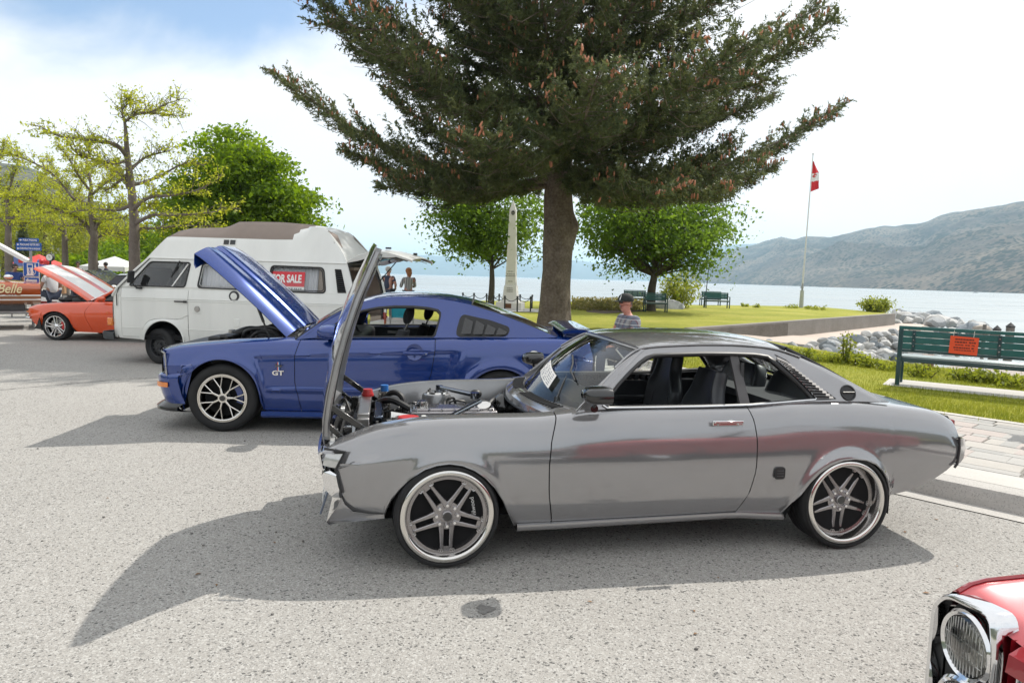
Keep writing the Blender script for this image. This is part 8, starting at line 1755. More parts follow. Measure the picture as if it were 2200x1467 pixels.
for z,n_,yv in ((.98,3,-.281),(.90,3,-.290),(.83,3,-.298),(1.28,2,-.232),(1.52,5,-.225),(1.60,4,-.222),(1.72,3,-.219)):
 x = -.04 * n_
 for _ in range(n_ * 2): l_ = rr.uniform(.02,.05); mb.box((x,yv,z),(l_,.008,.028)); x += l_ + .012
mb.build('inscription',mat('engraved_grey',(.12,.115,.11),.8),obs)['kind'] = 'stuff'
MB().tube([(.02 + .07 * math.cos(a),-.155,4.30 + .07 * math.sin(a)) for a in np.linspace(0,2 * math.pi,13)[:-1]],.016,5,closed=True).box((.02,-.16,4.30),(.03,.02,.22)).box((.02,-.16,4.34),(.12,.02,.03)).build('wreath_emblem',M_IRON,obs)
pad = rmesh('memorial_pad',[(ob_p[0] + x,OBY + y,.132) for x,y in ((-1.3,-1.0),(2.0,-1.0),(2.0,2.2),(-1.3,2.2))],[(0,1,2,3)],M_CONC2,smooth=False); struct(pad)
posts = [(1060,667.5),(1084,668),(1111,669.5),(1139.5,669.5)]; fr = [G(x,y,.13) for x,y in posts]; yb_ = OBY + 2.1; bk = [atY(x,655,yb_) for x in (1045,1072,1117,1143)]
loop = [np.array((p[0],p[1])) for p in fr] + [np.array((p[0],p[1])) for p in bk[::-1]]
extra = [np.array((float(atY(x,655,yb_ + .4)[0]),yb_ + .4)) for x in (994,1018)]
pl_ = MB().cyl((0,0,0),(0,0,.60),.032,n=8).lathe([(.045,.60),(.05,.63),(.03,.67),(0,.68)],n=8)
proto = None
for i,p in enumerate(loop + extra):
 lb = 'black bollard of the chain fence at the obelisk, %s' % ('front left corner','front row in front of the plaque','front row right of the plaque','front right corner','back right corner','back row right of the shaft','back row left of the shaft','back left corner','far left end','second from the far left end')[i]
 o = pl_.build('bollard',M_BLK) if proto is None else bpy.data.objects.new('bollard',proto.data)
 if proto is None: proto = o
 else: COL.objects.link(o)
 o.location = (p[0],p[1],.12); tag(o,lb,'bollard','bollards round the obelisk')
prs = [(0,1),(1,2),(2,3),(3,4),(4,5),(5,6),(6,7),(7,9),(9,8),(0,7)]; al = loop + extra
for i,(a,b) in enumerate(prs):
 p,q = al[a],al[b]; L_ = np.linalg.norm(q - p); pts = [(p[0] + (q[0] - p[0]) * t,p[1] + (q[1] - p[1]) * t,.12 + .60 - .26 * 4 * t * (1 - t) * min(1,L_)) for t in np.linspace(0,1,9)]
 tag(MB().tube(pts,.016,5).build('chain',M_BLK),'sagging black chain between two bollards round the obelisk','chain','chains round the obelisk')
# ---- flagpole and flag
fp = G(1721,661,.12); FX,FY = float(fp[0]),float(fp[1]); fpo = thing('flagpole','white flagpole with a thick grey base on the far lawn','flagpole',(FX,FY,.1))
MB().cyl((0,0,0),(0,0,1.15),.14,.12,12).build('base',mat('pole_grey',(.42,.44,.43),.5),fpo); MB().cyl((0,0,1.15),(0,0,1.6),.06,n=10).box((-.05,-.05,1.35),(.16,.12,.12)).build('coupling',M_STEEL,fpo); MB().cyl((0,0,1.5),(.105,0,9.85),.05,.028,10).ball((.105,0,9.9),.06).build('shaft',mat('pole_white',(.66,.66,.65),.4),fpo)
MB().tube([(-.07,-.08,1.4),(.02,-.06,6),(.09,-.03,9.7)],.008,4).build('halyard',M_WHITE,fpo)
fl = thing('flag','limp red and white maple leaf flag hanging from the flagpole','flag',(FX + .10,FY,0))
P = []; zt_,zb_ = float(atY(1737,347,FY)[2]),float(atY(1733,412,FY)[2]); nU,nT = 13,40
M_FR,M_FW = mat('flag_red',(.62,.02,.03),.75,var=.04),mat('flag_white',(.80,.80,.80),.8,var=.02)
for t in np.linspace(0,1,nT):
 w = .06 + .42 * min(1,t * 2.2) * (1 - .05 * math.sin(9 * t)); P.append([(.02 + u * w,.10 * math.sin(u * 7 + t * 3) * u + .05 * math.sin(5 * t) * u,zt_ + (zb_ - zt_) * t + .20 * u * (1 if t > .25 else t * 4)) for u in np.linspace(0,1,nU)])
mb = MB().grid(P); c_ = 0
for i in range(nT - 1):
 for j in range(nU - 1):
  t = i / (nT - 1) - .05 * j / nU; mb.m[c_] = 0 if t < .40 or t > .66 else 1; c_ += 1
mb.build('cloth',[M_FR,M_FW],fl,ang=180)
lf = [(0,1.0),(.14,.72),(.34,.80),(.28,.42),(.52,.60),(.60,.46),(.88,.48),(.72,.28),(.80,.20),(.40,-.10),(.44,-.24),(.04,-.18),(.04,-.50),(-.04,-.50),(-.04,-.18),(-.44,-.24),(-.40,-.10),(-.80,.20),(-.72,.28),(-.88,.48),(-.60,.46),(-.52,.60),(-.28,.42),(-.34,.80),(-.14,.72)]
pts,tr_ = tess(lf)
def on_flag(a,b):
 u = min(1,max(0,.36 + a * .36)); t = .53 - b * .10 ; i = min(nT - 2,max(0,int(t * (nT - 1)))); j = min(nU - 2,int(u * (nU - 1))); p = Vector(P[i][j]).lerp(Vector(P[i][j + 1]),u * (nU - 1) - j); return (p.x,p.y - .02,zt_ + (zb_ - zt_) * t + .20 * u)
rmesh('leaf_emblem',[on_flag(a,b) for a,b in pts],tr_,M_FR,fl,smooth=False)
# ---- dock and pilings beyond the bench
DZ = -.35; d0 = [v2(G(*q,DZ)) for q in ((1996,806),(2062,786),(2215,792),(2215,818))]
dk_ = thing('dock','weathered pale plank landing stage behind the nearest bench','dock',(d0[0].x,d0[0].y,0)); M_PLK = groundmat('weathered_planks',[(0.35,(.36,.32,.29)),(0.65,(.52,.47,.43))],2,30,bump=.4,bs=40,rough=.9)
ax_ = (d0[1] - d0[0]).normalized(); wd_ = Vector((ax_.y,-ax_.x)); 
for k in range(40):
 c = d0[0] + ax_ * (k * .145 - .9) + wd_ * 1.6; o = MB().box((0,0,0),(.135,3.4,.045)).build('plank',M_PLK,dk_) if k == 0 else dup(o0,dk_); o.location = (c.x - d0[0].x,c.y - d0[0].y,DZ + random.uniform(-.004,.004)); o.rotation_euler = (0,0,math.atan2(ax_.y,ax_.x))
 if k == 0: o0 = o
for s in (.2,3.0): a = d0[0] + ax_ * -.9 + wd_ * s; b = d0[0] + ax_ * 4.9 + wd_ * s; MB().tube([(a.x - d0[0].x,a.y - d0[0].y,DZ - .12),(b.x - d0[0].x,b.y - d0[0].y,DZ - .12)],.08,4).build('bearer',M_BARK2,dk_)
M_PILE = groundmat('weathered_timber',[(0.35,(.15,.13,.115)),(0.65,(.27,.245,.22))],3,30,bump=.5,bs=30)
for px,y0,w,cap,lb in ((2116,697,7,0,'thin flat-topped dock piling, left of the three in the water'),(2142,703,15,1,'middle dock piling with pointed dark cap'),(2171,697,16,1,'right dock piling with pointed dark cap, tallest'),(2133,710,9,0,'low dock piling tucked beside the middle capped one')):
 Y = 22.0; t = atY(px,y0 + (6 if cap else 0),Y); r = w * Y / F_PX / 2; T = thing('dock_piling',lb,'piling',(float(t[0]),Y,-1.7),group='dock pilings'); hh = float(t[2]) + 1.7; MB().cyl((0,0,0),(0,0,hh),r,n=12).build('post',M_PILE,T)
 if cap: MB().lathe([(r * 1.05,hh),(r * 1.12,hh + .03),(0,hh + .16)],n=12).build('cap',M_BLK,T)
wp = G(1991,800,.1); T = thing('dock_piling','reddish brown timber post beside the pale plants under the bench','post',(wp[0],wp[1],-.3)); MB().cyl((0,0,0),(0,0,.72),.10,n=12).build('post',mat('reddish_timber',(.22,.115,.07),.8,var=.25,scale=8,bump=.3),T)
mbp = G(2095,629.5,ZW); T = thing('motor_boat','tiny motor boat far out on the lake','boat',(mbp[0],mbp[1],ZW),R(10)); MB().grid([[(x,y * w,z) for y,z in ((-1,.7),(-.8,0),(0,-.2),(.8,0),(1,.7))] for x,w in ((-3,1.2),(0,1.3),(2,1.0),(3.4,.05))]).build('hull',M_WHITE,T); MB().box((.3,0,1.0),(1.8,1.8,.9)).build('cabin',mat('boat_grey',(.2,.2,.22),.5),T,bevel=.1)
# ---- canopy tents, clock, stall goods
def tent(label,px0,px1,pk,pky,ey,Y,m1,m2,gy):
 a,b,p = atY(px0,ey,Y),atY(px1,ey,Y),atY(pk,pky,Y); w = float(b[0] - a[0]); T = thing('canopy_tent',label,'tent',(float((a[0] + b[0]) / 2),Y + w / 2,0)); ze,zp = float(a[2]),float(p[2]); h = w / 2
 mb = MB(); C4 = [(-h,-h),(h,-h),(h,h),(-h,h)]
 for i in range(4):
  (x0,y0),(x1,y1) = C4[i],C4[(i + 1) % 4]; mb.grid([[(lerp(x0,x1,u) * (1 - t),lerp(y0,y1,u) * (1 - t),ze + (zp - ze) * (t * .85 + .15 * t * t)) for t in np.linspace(0,1,5)] for u in np.linspace(0,1,7)])
 mb.build('canopy',m1,T,ang=25)
 for i in range(4): (x0,y0),(x1,y1) = C4[i],C4[(i + 1) % 4]; MB().grid([[(lerp(x0,x1,u),lerp(y0,y1,u),ze - d) for d in (0,.25 + .03 * math.sin(u * 40))] for u in np.linspace(0,1,20)]).build('valance',m2,T)
 for x,y in C4: MB().cyl((x * .98,y * .98,0),(x * .98,y * .98,ze),.03,n=6).build('leg',M_STEEL,T)
M_TWH = mat('tent_white',(.62,.63,.62),.8,var=.03); M_TRD = mat('tent_red',(.62,.06,.05),.7,var=.05); M_TBL = mat('tent_blue',(.10,.10,.35),.7)
tent('white canopy tent behind the orange hood',170,267,214,549,571,38,M_TWH,M_TWH,0); tent('red peaked canopy tent with blue valance at far left',18,96,55,545,566,42,M_TRD,M_TBL,0)
ck = atY(108,553,36); T = thing('street_clock','black street clock with round white face in the park','clock',(float(ck[0]),36,0)); cz = float(ck[2]); MB().cyl((0,0,0),(0,0,cz - .2),.06,.05,8).build('post',M_BLK,T); MB().lathe([(0,.08),(.20,.08),(.22,0),(.20,-.08),(0,-.08)],(0,0,cz),(0,1,0),20).build('case',M_BLK,T,ang=30); fc = MB().lathe([(0,.006),(.165,.006),(.17,0)],(0,-.085,cz),(0,-1,0),20).build('face',M_WHITE,T); MB().box((0,-.095,cz + .05),(.016,.006,.11)).box((.04,-.095,cz),(.08,.006,.016)).build('hand',M_BLK,fc)
for i,(px,py,w,h,d,c,lb) in enumerate(((100,640,.42,.34,.3,(.55,.06,.06),'red carton stacked on a table behind the boat stern'),(101,657,.45,.16,.35,(.62,.61,.58),'white carton under the red one behind the boat stern'),(128,622,.30,.24,.3,(.35,.20,.10),'tan cardboard box behind the orange hood tip'),(88,652,.36,.2,.3,(.07,.07,.075),'black crate left of the red carton'),(118,605,.55,.3,.3,(.5,.5,.5),'grey stall box left of the orange hood'),(45,562,.6,.5,.3,(.10,.14,.35),'blue display panel under the red tent'),(42,575,.3,.3,.1,(.75,.65,.10),'yellow sign card under the red tent'))):
 Y = 20.5 if px > 60 else 38; p = atY(px,py,Y); T = thing('stall_box',lb,'box',(float(p[0]),Y,float(p[2])),.2 * i); MB().box((0,0,0),(w,d,h)).build('carton',mat('carton_%s' % ('red','white','tan','black','grey','blue','yellow')[i],c,.7,var=.12),T,bevel=.01); MB().box((0,-d / 2 - .003,.02),(w * .6,.004,h * .35)).build('carton_label',M_WHITE if i % 2 == 0 else M_RED,T)
tb = atY(105,668,20.5); T = thing('stall_table','long folding table carrying cartons behind the wooden boat','table',(float(tb[0]),20.5,0)); MB().box((0,0,.52),(2.0,.7,.04)).build('tabletop',M_WHITE,T)
for x in (-.9,.9):
 for y in (-.3,.3): MB().cyl((x,y,0),(x,y,.5),.02,n=6).build('leg',M_STEEL,T)
for i,(px,py,c) in enumerate(((88,562,(.55,.02,.03)),(97,563,(.60,.03,.03)),(102,564,(.5,.02,.02)),(85,563,(.02,.15,.5)))):
 p = atY(px,py,40); tag(MB().ball((0,0,0),(.13,.13,.16),12,8).tube([(0,0,-.16),(.02,0,-.9)],.004,3).build('balloon',mat('balloon_%s' % ('red','bright','deep','blue')[i],c,.3),None,loc=p),'%s balloon tied beside the red tent' % ('red','bright red','deep red','blue')[i],'balloon','balloons at the red tent')
wb = thing('raised_boat_canopy','white striped sloping pole above the wooden boat at the left edge','pole',tuple(atY(62,562,19.5))); q0,q1 = atY(-15,520,19.5),atY(62,562,19.5); MB().box((0,0,0),(float(np.linalg.norm(q1 - q0)),.18,.10)).build('beam',M_WHITE,wb); wb.location = tuple((q0 + q1) / 2); wb.rotation_euler = (0,math.atan2(-(q1 - q0)[2],(q1 - q0)[0]),0)
# ================================================================== people
def skinmesh(name,pts,edges,radii,m,parent,sub=2,root=0):
 me = bpy.data.meshes.new(name); me.from_pydata([tuple(p) for p in pts],edges,[]); o = bpy.data.objects.new(name,me); COL.objects.link(o); o.parent = parent; me.materials.append(m)
 md = o.modifiers.new('sk','SKIN'); sk = me.skin_vertices[0].data if me.skin_vertices else None
 if sk is None:
  bm = bmesh.new(); bm.from_mesh(me); bm.verts.layers.skin.verify(); bm.to_mesh(me); bm.free(); sk = me.skin_vertices[0].data
 for i,r in enumerate(radii): sk[i].radius = (r,r) if not isinstance(r,tuple) else r; sk[i].use_root = (i == root)
 md.use_smooth_shade = True; md.branch_smoothing = .4; s = o.modifiers.new('ss','SUBSURF'); s.levels = sub; s.render_levels = sub; return o
def person(label,loc,rotz,skin,top,bottom,hair,pose='stand',scale=1.0,girth=1.0,cap=None,hairstyle='short',head_turn=0.0,arms=None,group=None,sleeves='short',stripes=None,seat_h=.47):
 T = thing('person',label,'person',loc,rotz,group); g = girth
 if pose == 'sit':
  z0 = seat_h; P = dict(pel=(0,0,z0 + .06),waist=(-.04,0,z0 + .22),chest=(-.05,0,z0 + .43),nb=(-.03,0,z0 + .565),nk=(.0,0,z0 + .615),sh=(-.05,.185,z0 + .52),el=(.05,.25,z0 + .26),wr=(.27,.16,z0 + .16),hip=(.02,.10,z0 + .03),kn=(.44,.14,z0 + .05),an=(.46,.15,.09),toe=(.62,.16,.04))
 else:
  P = dict(pel=(0,0,.95),waist=(0,0,1.10),chest=(.0,0,1.31),nb=(-.01,0,1.46),nk=(.01,0,1.53),sh=(-.01,.185,1.40),el=(-.03,.25,1.13),wr=(.12,.22,.94),hip=(0,.095,.90),kn=(.02,.10,.50),an=(-.02,.10,.09),toe=(.13,.12,.035))
 if arms: P.update(arms)
 hc = Vector(P['nk']) + Vector((.02,0,.115)); ct,st = math.cos(head_turn),math.sin(head_turn)
 hv = lambda x,y,z: tuple(hc + Vector((x * ct - y * st,x * st + y * ct,z)))
 pts = [P['pel'],P['waist'],P['chest'],P['nb'],P['nk'],hv(.0,0,-.045),hv(-.01,0,.03),hv(-.01,0,.085),hv(.06,0,-.085),hv(.105,0,-.01),hv(.085,0,.045)]
 rad = [.13 * g,.135 * g,.148 * g,.068,.058,.066,.088,.062,.034,.014,.040]; E_ = [(0,1),(1,2),(2,3),(3,4),(4,5),(5,6),(6,7),(5,8),(6,9),(6,10)]
 sub_t = [(0,1),(1,2),(2,3)]; idx = {}
 for sg in (-1,1):
  mir = lambda p: (p[0],p[1] * sg * (1 + (g - 1) * .8),p[2]); k = len(pts); S_ = P.get('sh'); W_ = Vector(mir(P['wr'])); dirv = (W_ - Vector(mir(P['el']))).normalized()
  pts += [mir(P['sh']),mir(P['el']),mir(P['wr']),tuple(W_ + dirv * .075)]; rad += [.066 * g,.046,.031,(.038,.022)]; E_ += [(2,k),(k,k + 1),(k + 1,k + 2),(k + 2,k + 3)]; idx[('arm',sg)] = k
  lat = dirv.cross(Vector((0,0,1))).normalized(); up = lat.cross(dirv)
  for q,(o_,l_) in enumerate(((-.030,.060),(-.010,.072),(.010,.068),(.028,.052))):
   j = len(pts); b = W_ + dirv * .075 + lat * o_; pts += [tuple(b + dirv * l_ * .55),tuple(b + dirv * l_ - up * .018)]; rad += [.0095,.008]; E_ += [(k + 3,j),(j,j + 1)]
  j = len(pts); b = W_ + dirv * .03 - lat * .035 * sg; pts += [tuple(b + dirv * .03 - lat * .02 * sg)]; rad += [.011]; E_ += [(k + 2,j)]
  k = len(pts); pts += [mir(P['hip']),mir(P['kn']),mir(P['an']),mir(P['toe'])]; rad += [.095 * g,.062,.042,.036]; E_ += [(0,k),(k,k + 1),(k + 1,k + 2),(k + 2,k + 3)]; idx[('leg',sg)] = k
  j = len(pts); pts += [hv(-.005,.092 * sg,-.005)]; rad += [.020]; E_ += [(6,j)]
 ms = mat('skin_' + skin,dict(fair=(.52,.27,.20),ruddy=(.50,.22,.165),tan=(.36,.19,.13))[skin],.55,var=.08,scale=20)
 skinmesh('body',pts,E_,rad,ms,T)
 def sub(ids,names,r,grow,m,nm):
  mp_ = {a: i for i,a in enumerate(ids)}; ed = [(mp_[a],mp_[b]) for a,b in E_ if a in mp_ and b in mp_]; skinmesh(nm,[pts[a] for a in ids],ed,[(rad[a] if not isinstance(rad[a],tuple) else max(rad[a])) * 1.07 + grow for a in ids],m,T)
 aL,aR = idx[('arm',1)],idx[('arm',-1)]; lL,lR = idx[('leg',1)],idx[('leg',-1)]
 for sg,k in ((1,aL),(-1,aR)):
  if sleeves == 'short': pts[k + 1] = tuple(Vector(pts[k]).lerp(Vector(pts[k + 1]),.62))
 sub([0,1,2,3,aL,aL + 1,aR,aR + 1] + ([aL + 2,aR + 2] if sleeves == 'long' else []),None,rad,.012,top,'shirt')
 sub([0,lL,lL + 1,lL + 2,lR,lR + 1,lR + 2],None,rad,.012,bottom,'trousers')
 for k in (lL,lR): skinmesh('shoe',[pts[k + 2],pts[k + 3]],[(0,1)],[.05,.042],M_BLK,T,1)
 he = empty('head_wear' if cap else 'hair',T,tuple(hc),(0,0,head_turn))
 eye = MB()
 for s in (-1,1): eye.ball((.082,s * .034,.012),(.010,.013,.008),8,6)
 eo = eye.build('eye',M_BLK,T); eo.location = tuple(hc); eo.rotation_euler = (0,0,head_turn); eo['kind'] = 'stuff'
 MB().tube([(.085,-.025,-.055),(.095,0,-.053),(.085,.025,-.055)],.006,5).build('mouth',mat('lips',(.34,.13,.11),.5),T,loc=tuple(hc),rot=(0,0,head_turn))
 if cap:
  MB().lathe([(.112,.035),(.115,.06),(.100,.11),(.055,.145),(0,.152)],n=24).build('cap_crown',cap,he); MB().grid([[(.085 + r * .11 * math.cos(a) * 1.0,(.085) * math.sin(a) * (1 + .1 * r),.045 - .02 * r + .01 * math.cos(a)) for r in (0,.5,1)] for a in np.linspace(-1.35,1.35,11)]).build('cap_brim',cap,he,solid=.008)
  MB().prism([(-.012,-.03),(.012,-.03),(.004,.04),(-.004,.04)],lambda a,b,t: (.10 + a * .0 + .012 - b * .35 - t,.035 + a,.085 + b),.004).build('cap_emblem',M_WHITE,he)
 if hairstyle == 'short': MB().ball((-.022,0,.028),(.105,.100,.105),18,12).build('hair_cap',hair,he) if not cap else MB().lathe([(.098,-.06),(.104,0),(.104,.04)],(-.02,0,0),(0,0,1),18,a0=math.pi * .55,a1=math.pi * 1.45).build('hair_back',hair,he)
 if hairstyle == 'bob':
  MB().ball((-.02,0,.03),(.115,.110,.112),18,12).ball((-.055,0,-.055),(.085,.10,.115),16,10).ball((-.09,0,-.10),(.045,.06,.10),12,8).build('hair_mass',hair,he)
 if scale != 1.0: T.scale = (scale,) * 3
 return T
def plaid(name):
 m = bpy.data.materials.new(name); m.use_nodes = True; t = m.node_tree; b = t.nodes['Principled BSDF']; b.inputs['Roughness'].default_value = .9; tc = t.nodes.new('ShaderNodeTexCoord'); sp = t.nodes.new('ShaderNodeSeparateXYZ'); t.links.new(tc.outputs['Object'],sp.inputs[0]); last = None
 base = t.nodes.new('ShaderNodeRGB'); base.outputs[0].default_value = (.30,.295,.30,1); last = base.outputs[0]
 for src,sc,w,c in (('A',9.0,.42,(.10,.12,.17)),('Z',9.0,.42,(.10,.12,.17)),('A',9.0,.10,(.16,.03,.05)),('Z',18.0,.12,(.62,.62,.62))):
  if src == 'A': ad = t.nodes.new('ShaderNodeMath'); ad.operation = 'ADD'; t.links.new(sp.outputs[0],ad.inputs[0]); t.links.new(sp.outputs[1],ad.inputs[1]); s_ = ad.outputs[0]
  else: s_ = sp.outputs[2]
  mu = t.nodes.new('ShaderNodeMath'); mu.operation = 'MULTIPLY'; mu.inputs[1].default_value = sc * .8; t.links.new(s_,mu.inputs[0]); fr = t.nodes.new('ShaderNodeMath'); fr.operation = 'FRACT'; t.links.new(mu.outputs[0],fr.inputs[0]); lt = t.nodes.new('ShaderNodeMath'); lt.operation = 'LESS_THAN'; lt.inputs[1].default_value = w; t.links.new(fr.outputs[0],lt.inputs[0])
  fa = t.nodes.new('ShaderNodeMath'); fa.operation = 'MULTIPLY'; fa.inputs[1].default_value = .75; t.links.new(lt.outputs[0],fa.inputs[0]); mx = t.nodes.new('ShaderNodeMixRGB'); mx.inputs['Color2'].default_value = (*c,1); t.links.new(fa.outputs[0],mx.inputs['Fac']); t.links.new(last,mx.inputs['Color1']); last = mx.outputs['Color']
 t.links.new(last,b.inputs['Base Color']); return m
def stripes_mat(name):
 m = mat(name,(.20,.20,.21),.9,var=.1); t = m.node_tree; b = t.nodes['Principled BSDF']; tc = t.nodes.new('ShaderNodeTexCoord'); sp = t.nodes.new('ShaderNodeSeparateXYZ'); t.links.new(tc.outputs['Object'],sp.inputs[0]); mu = t.nodes.new('ShaderNodeMath'); mu.operation = 'MULTIPLY'; mu.inputs[1].default_value = 16; t.links.new(sp.outputs[1],mu.inputs[0]); fr = t.nodes.new('ShaderNodeMath'); fr.operation = 'FRACT'; t.links.new(mu.outputs[0],fr.inputs[0]); lt = t.nodes.new('ShaderNodeMath'); lt.operation = 'LESS_THAN'; lt.inputs[1].default_value = .3; t.links.new(fr.outputs[0],lt.inputs[0]); mx = t.nodes.new('ShaderNodeMixRGB'); mx.inputs['Color1'].default_value = (.20,.20,.205,1); mx.inputs['Color2'].default_value = (.62,.61,.58,1); t.links.new(lt.outputs[0],mx.inputs['Fac']); t.links.new(mx.outputs['Color'],b.inputs['Base Color']); return m
M_JEAN = mat('denim',(.035,.045,.075),.9,var=.2,scale=15); M_HGREY = mat('grey_hair',(.50,.49,.47),.8,var=.2,scale=60,bump=.3); M_HGING = mat('ginger_hair',(.33,.135,.05),.7,var=.25,scale=60,bump=.3); M_HDARK = mat('dark_hair',(.03,.022,.018),.7,var=.2)
YM = 10.2; pm_ = atY(1345,700,YM)
person('seated man in a dark cap and grey plaid shirt behind the silver coupe',(float(pm_[0]) - .0,YM,.0),R(196),'ruddy',plaid('plaid_cotton'),M_JEAN,M_HGREY,'sit',1.05,1.28,cap=mat('black_cap',(.015,.017,.016),.8),head_turn=R(6),seat_h=.46)
def lawn_chair(label,loc,rotz,cm,group='folding lawn chairs'):
 T = thing('lawn_chair',label,'chair',loc,rotz,group); al = M_STEEL
 for s in (-1,1):
  MB().tube([(.28,s * .28,0),(-.24,s * .28,.42),(-.30,s * .28,.62),(.22,s * .28,.64),(.28,s * .28,.60),(-.28,s * .28,.0)],.013,6).build('side_frame',al,T); MB().tube([(-.18,s * .25,.40),(-.33,s * .25,.88)],.013,6).build('back_post',al,T)
 MB().tube([(-.33,-.25,.88),(-.33,.25,.88)],.013,6).tube([(.25,-.25,.42),(.25,.25,.42)],.013,6).build('cross_tube',al,T)
 MB().grid([[(x,y,.42 - .03 * math.sin(math.pi * (x + .2) / .45)) for y in (-.25,0,.25)] for x in np.linspace(-.2,.25,6)]).build('seat_cloth',cm,T,solid=.008); MB().grid([[(-.19 - .14 * t,y,.44 + .43 * t) for y in (-.25,0,.25)] for t in np.linspace(0,1,5)]).build('back_cloth',cm,T,solid=.008); return T
lawn_chair('folding chair carrying the seated man in plaid',(float(pm_[0]),YM,.0),R(196),M_BLK)
Yc = 17.0; pc = atY(846,712,Yc); lawn_chair('folding lawn chair with teal cloth on the grass behind the blue fastback',(float(pc[0]) + .2,Yc,.12),R(95),mat('teal_cloth',(.02,.30,.38),.8))
Yp = 22.6; p1,p2 = atY(834,640,Yp),atY(877,640,Yp)
person('man with white hair in a navy t-shirt looking at the lake',(float(p1[0]),Yp,.12),R(68),'fair',mat('navy_shirt',(.045,.055,.095),.9,var=.1),M_JEAN,M_HGREY,'stand',.97,1.05,head_turn=R(-30),arms=dict(el=(.02,.27,1.14),wr=(.20,.14,1.03)),group='couple by the lake')
person('woman with ginger hair in a grey striped hooded top by the lake',(float(p2[0]),Yp,.12),R(115),'fair',stripes_mat('striped_knit'),M_JEAN,M_HGING,'stand',.95,.92,hairstyle='bob',arms=dict(el=(.04,.27,1.13),wr=(.24,.20,1.12)),sleeves='long',head_turn=R(25),group='couple by the lake')
for px,py,Y,rz,top,lb,ps in ((112,640,19.2,150,(.55,.55,.56),'person in a white shirt bending over the stall behind the orange hood tip','sit'),(33,600,24.0,-40,(.03,.06,.22),'person in a blue shirt standing behind the wooden boat','sit'),(352,600,15.6,-90,(.50,.50,.50),'man in a white shirt and brown hat seen through the van window','stand'),(208,575,33.0,-100,(.02,.02,.025),'person in black standing under the white tent','stand'),(168,580,34.5,-60,(.40,.40,.42),'person in a pale grey shirt left of the white tent','stand'),(228,580,35.0,-140,(.06,.05,.07),'person in a dark purple top under the white tent','stand')):
 p = atY(px,py,Y); person(lb,(float(p[0]),Y,.0 if ps == 'stand' else .25),R(rz),'tan',mat('shirt_%d%d' % (px,Y),top,.9,var=.1),M_JEAN,M_HDARK,ps,1.0,group='visitors at the stalls',cap=mat('brown_hat',(.10,.06,.04),.8) if px == 352 else None)
person('person standing on the pavement just outside the right edge, casting the shadow on the kerb',(5.95,7.25,.13),R(200),'fair',mat('cream_shirt',(.55,.52,.46),.9),M_JEAN,M_HDARK,'stand',1.0,1.1)
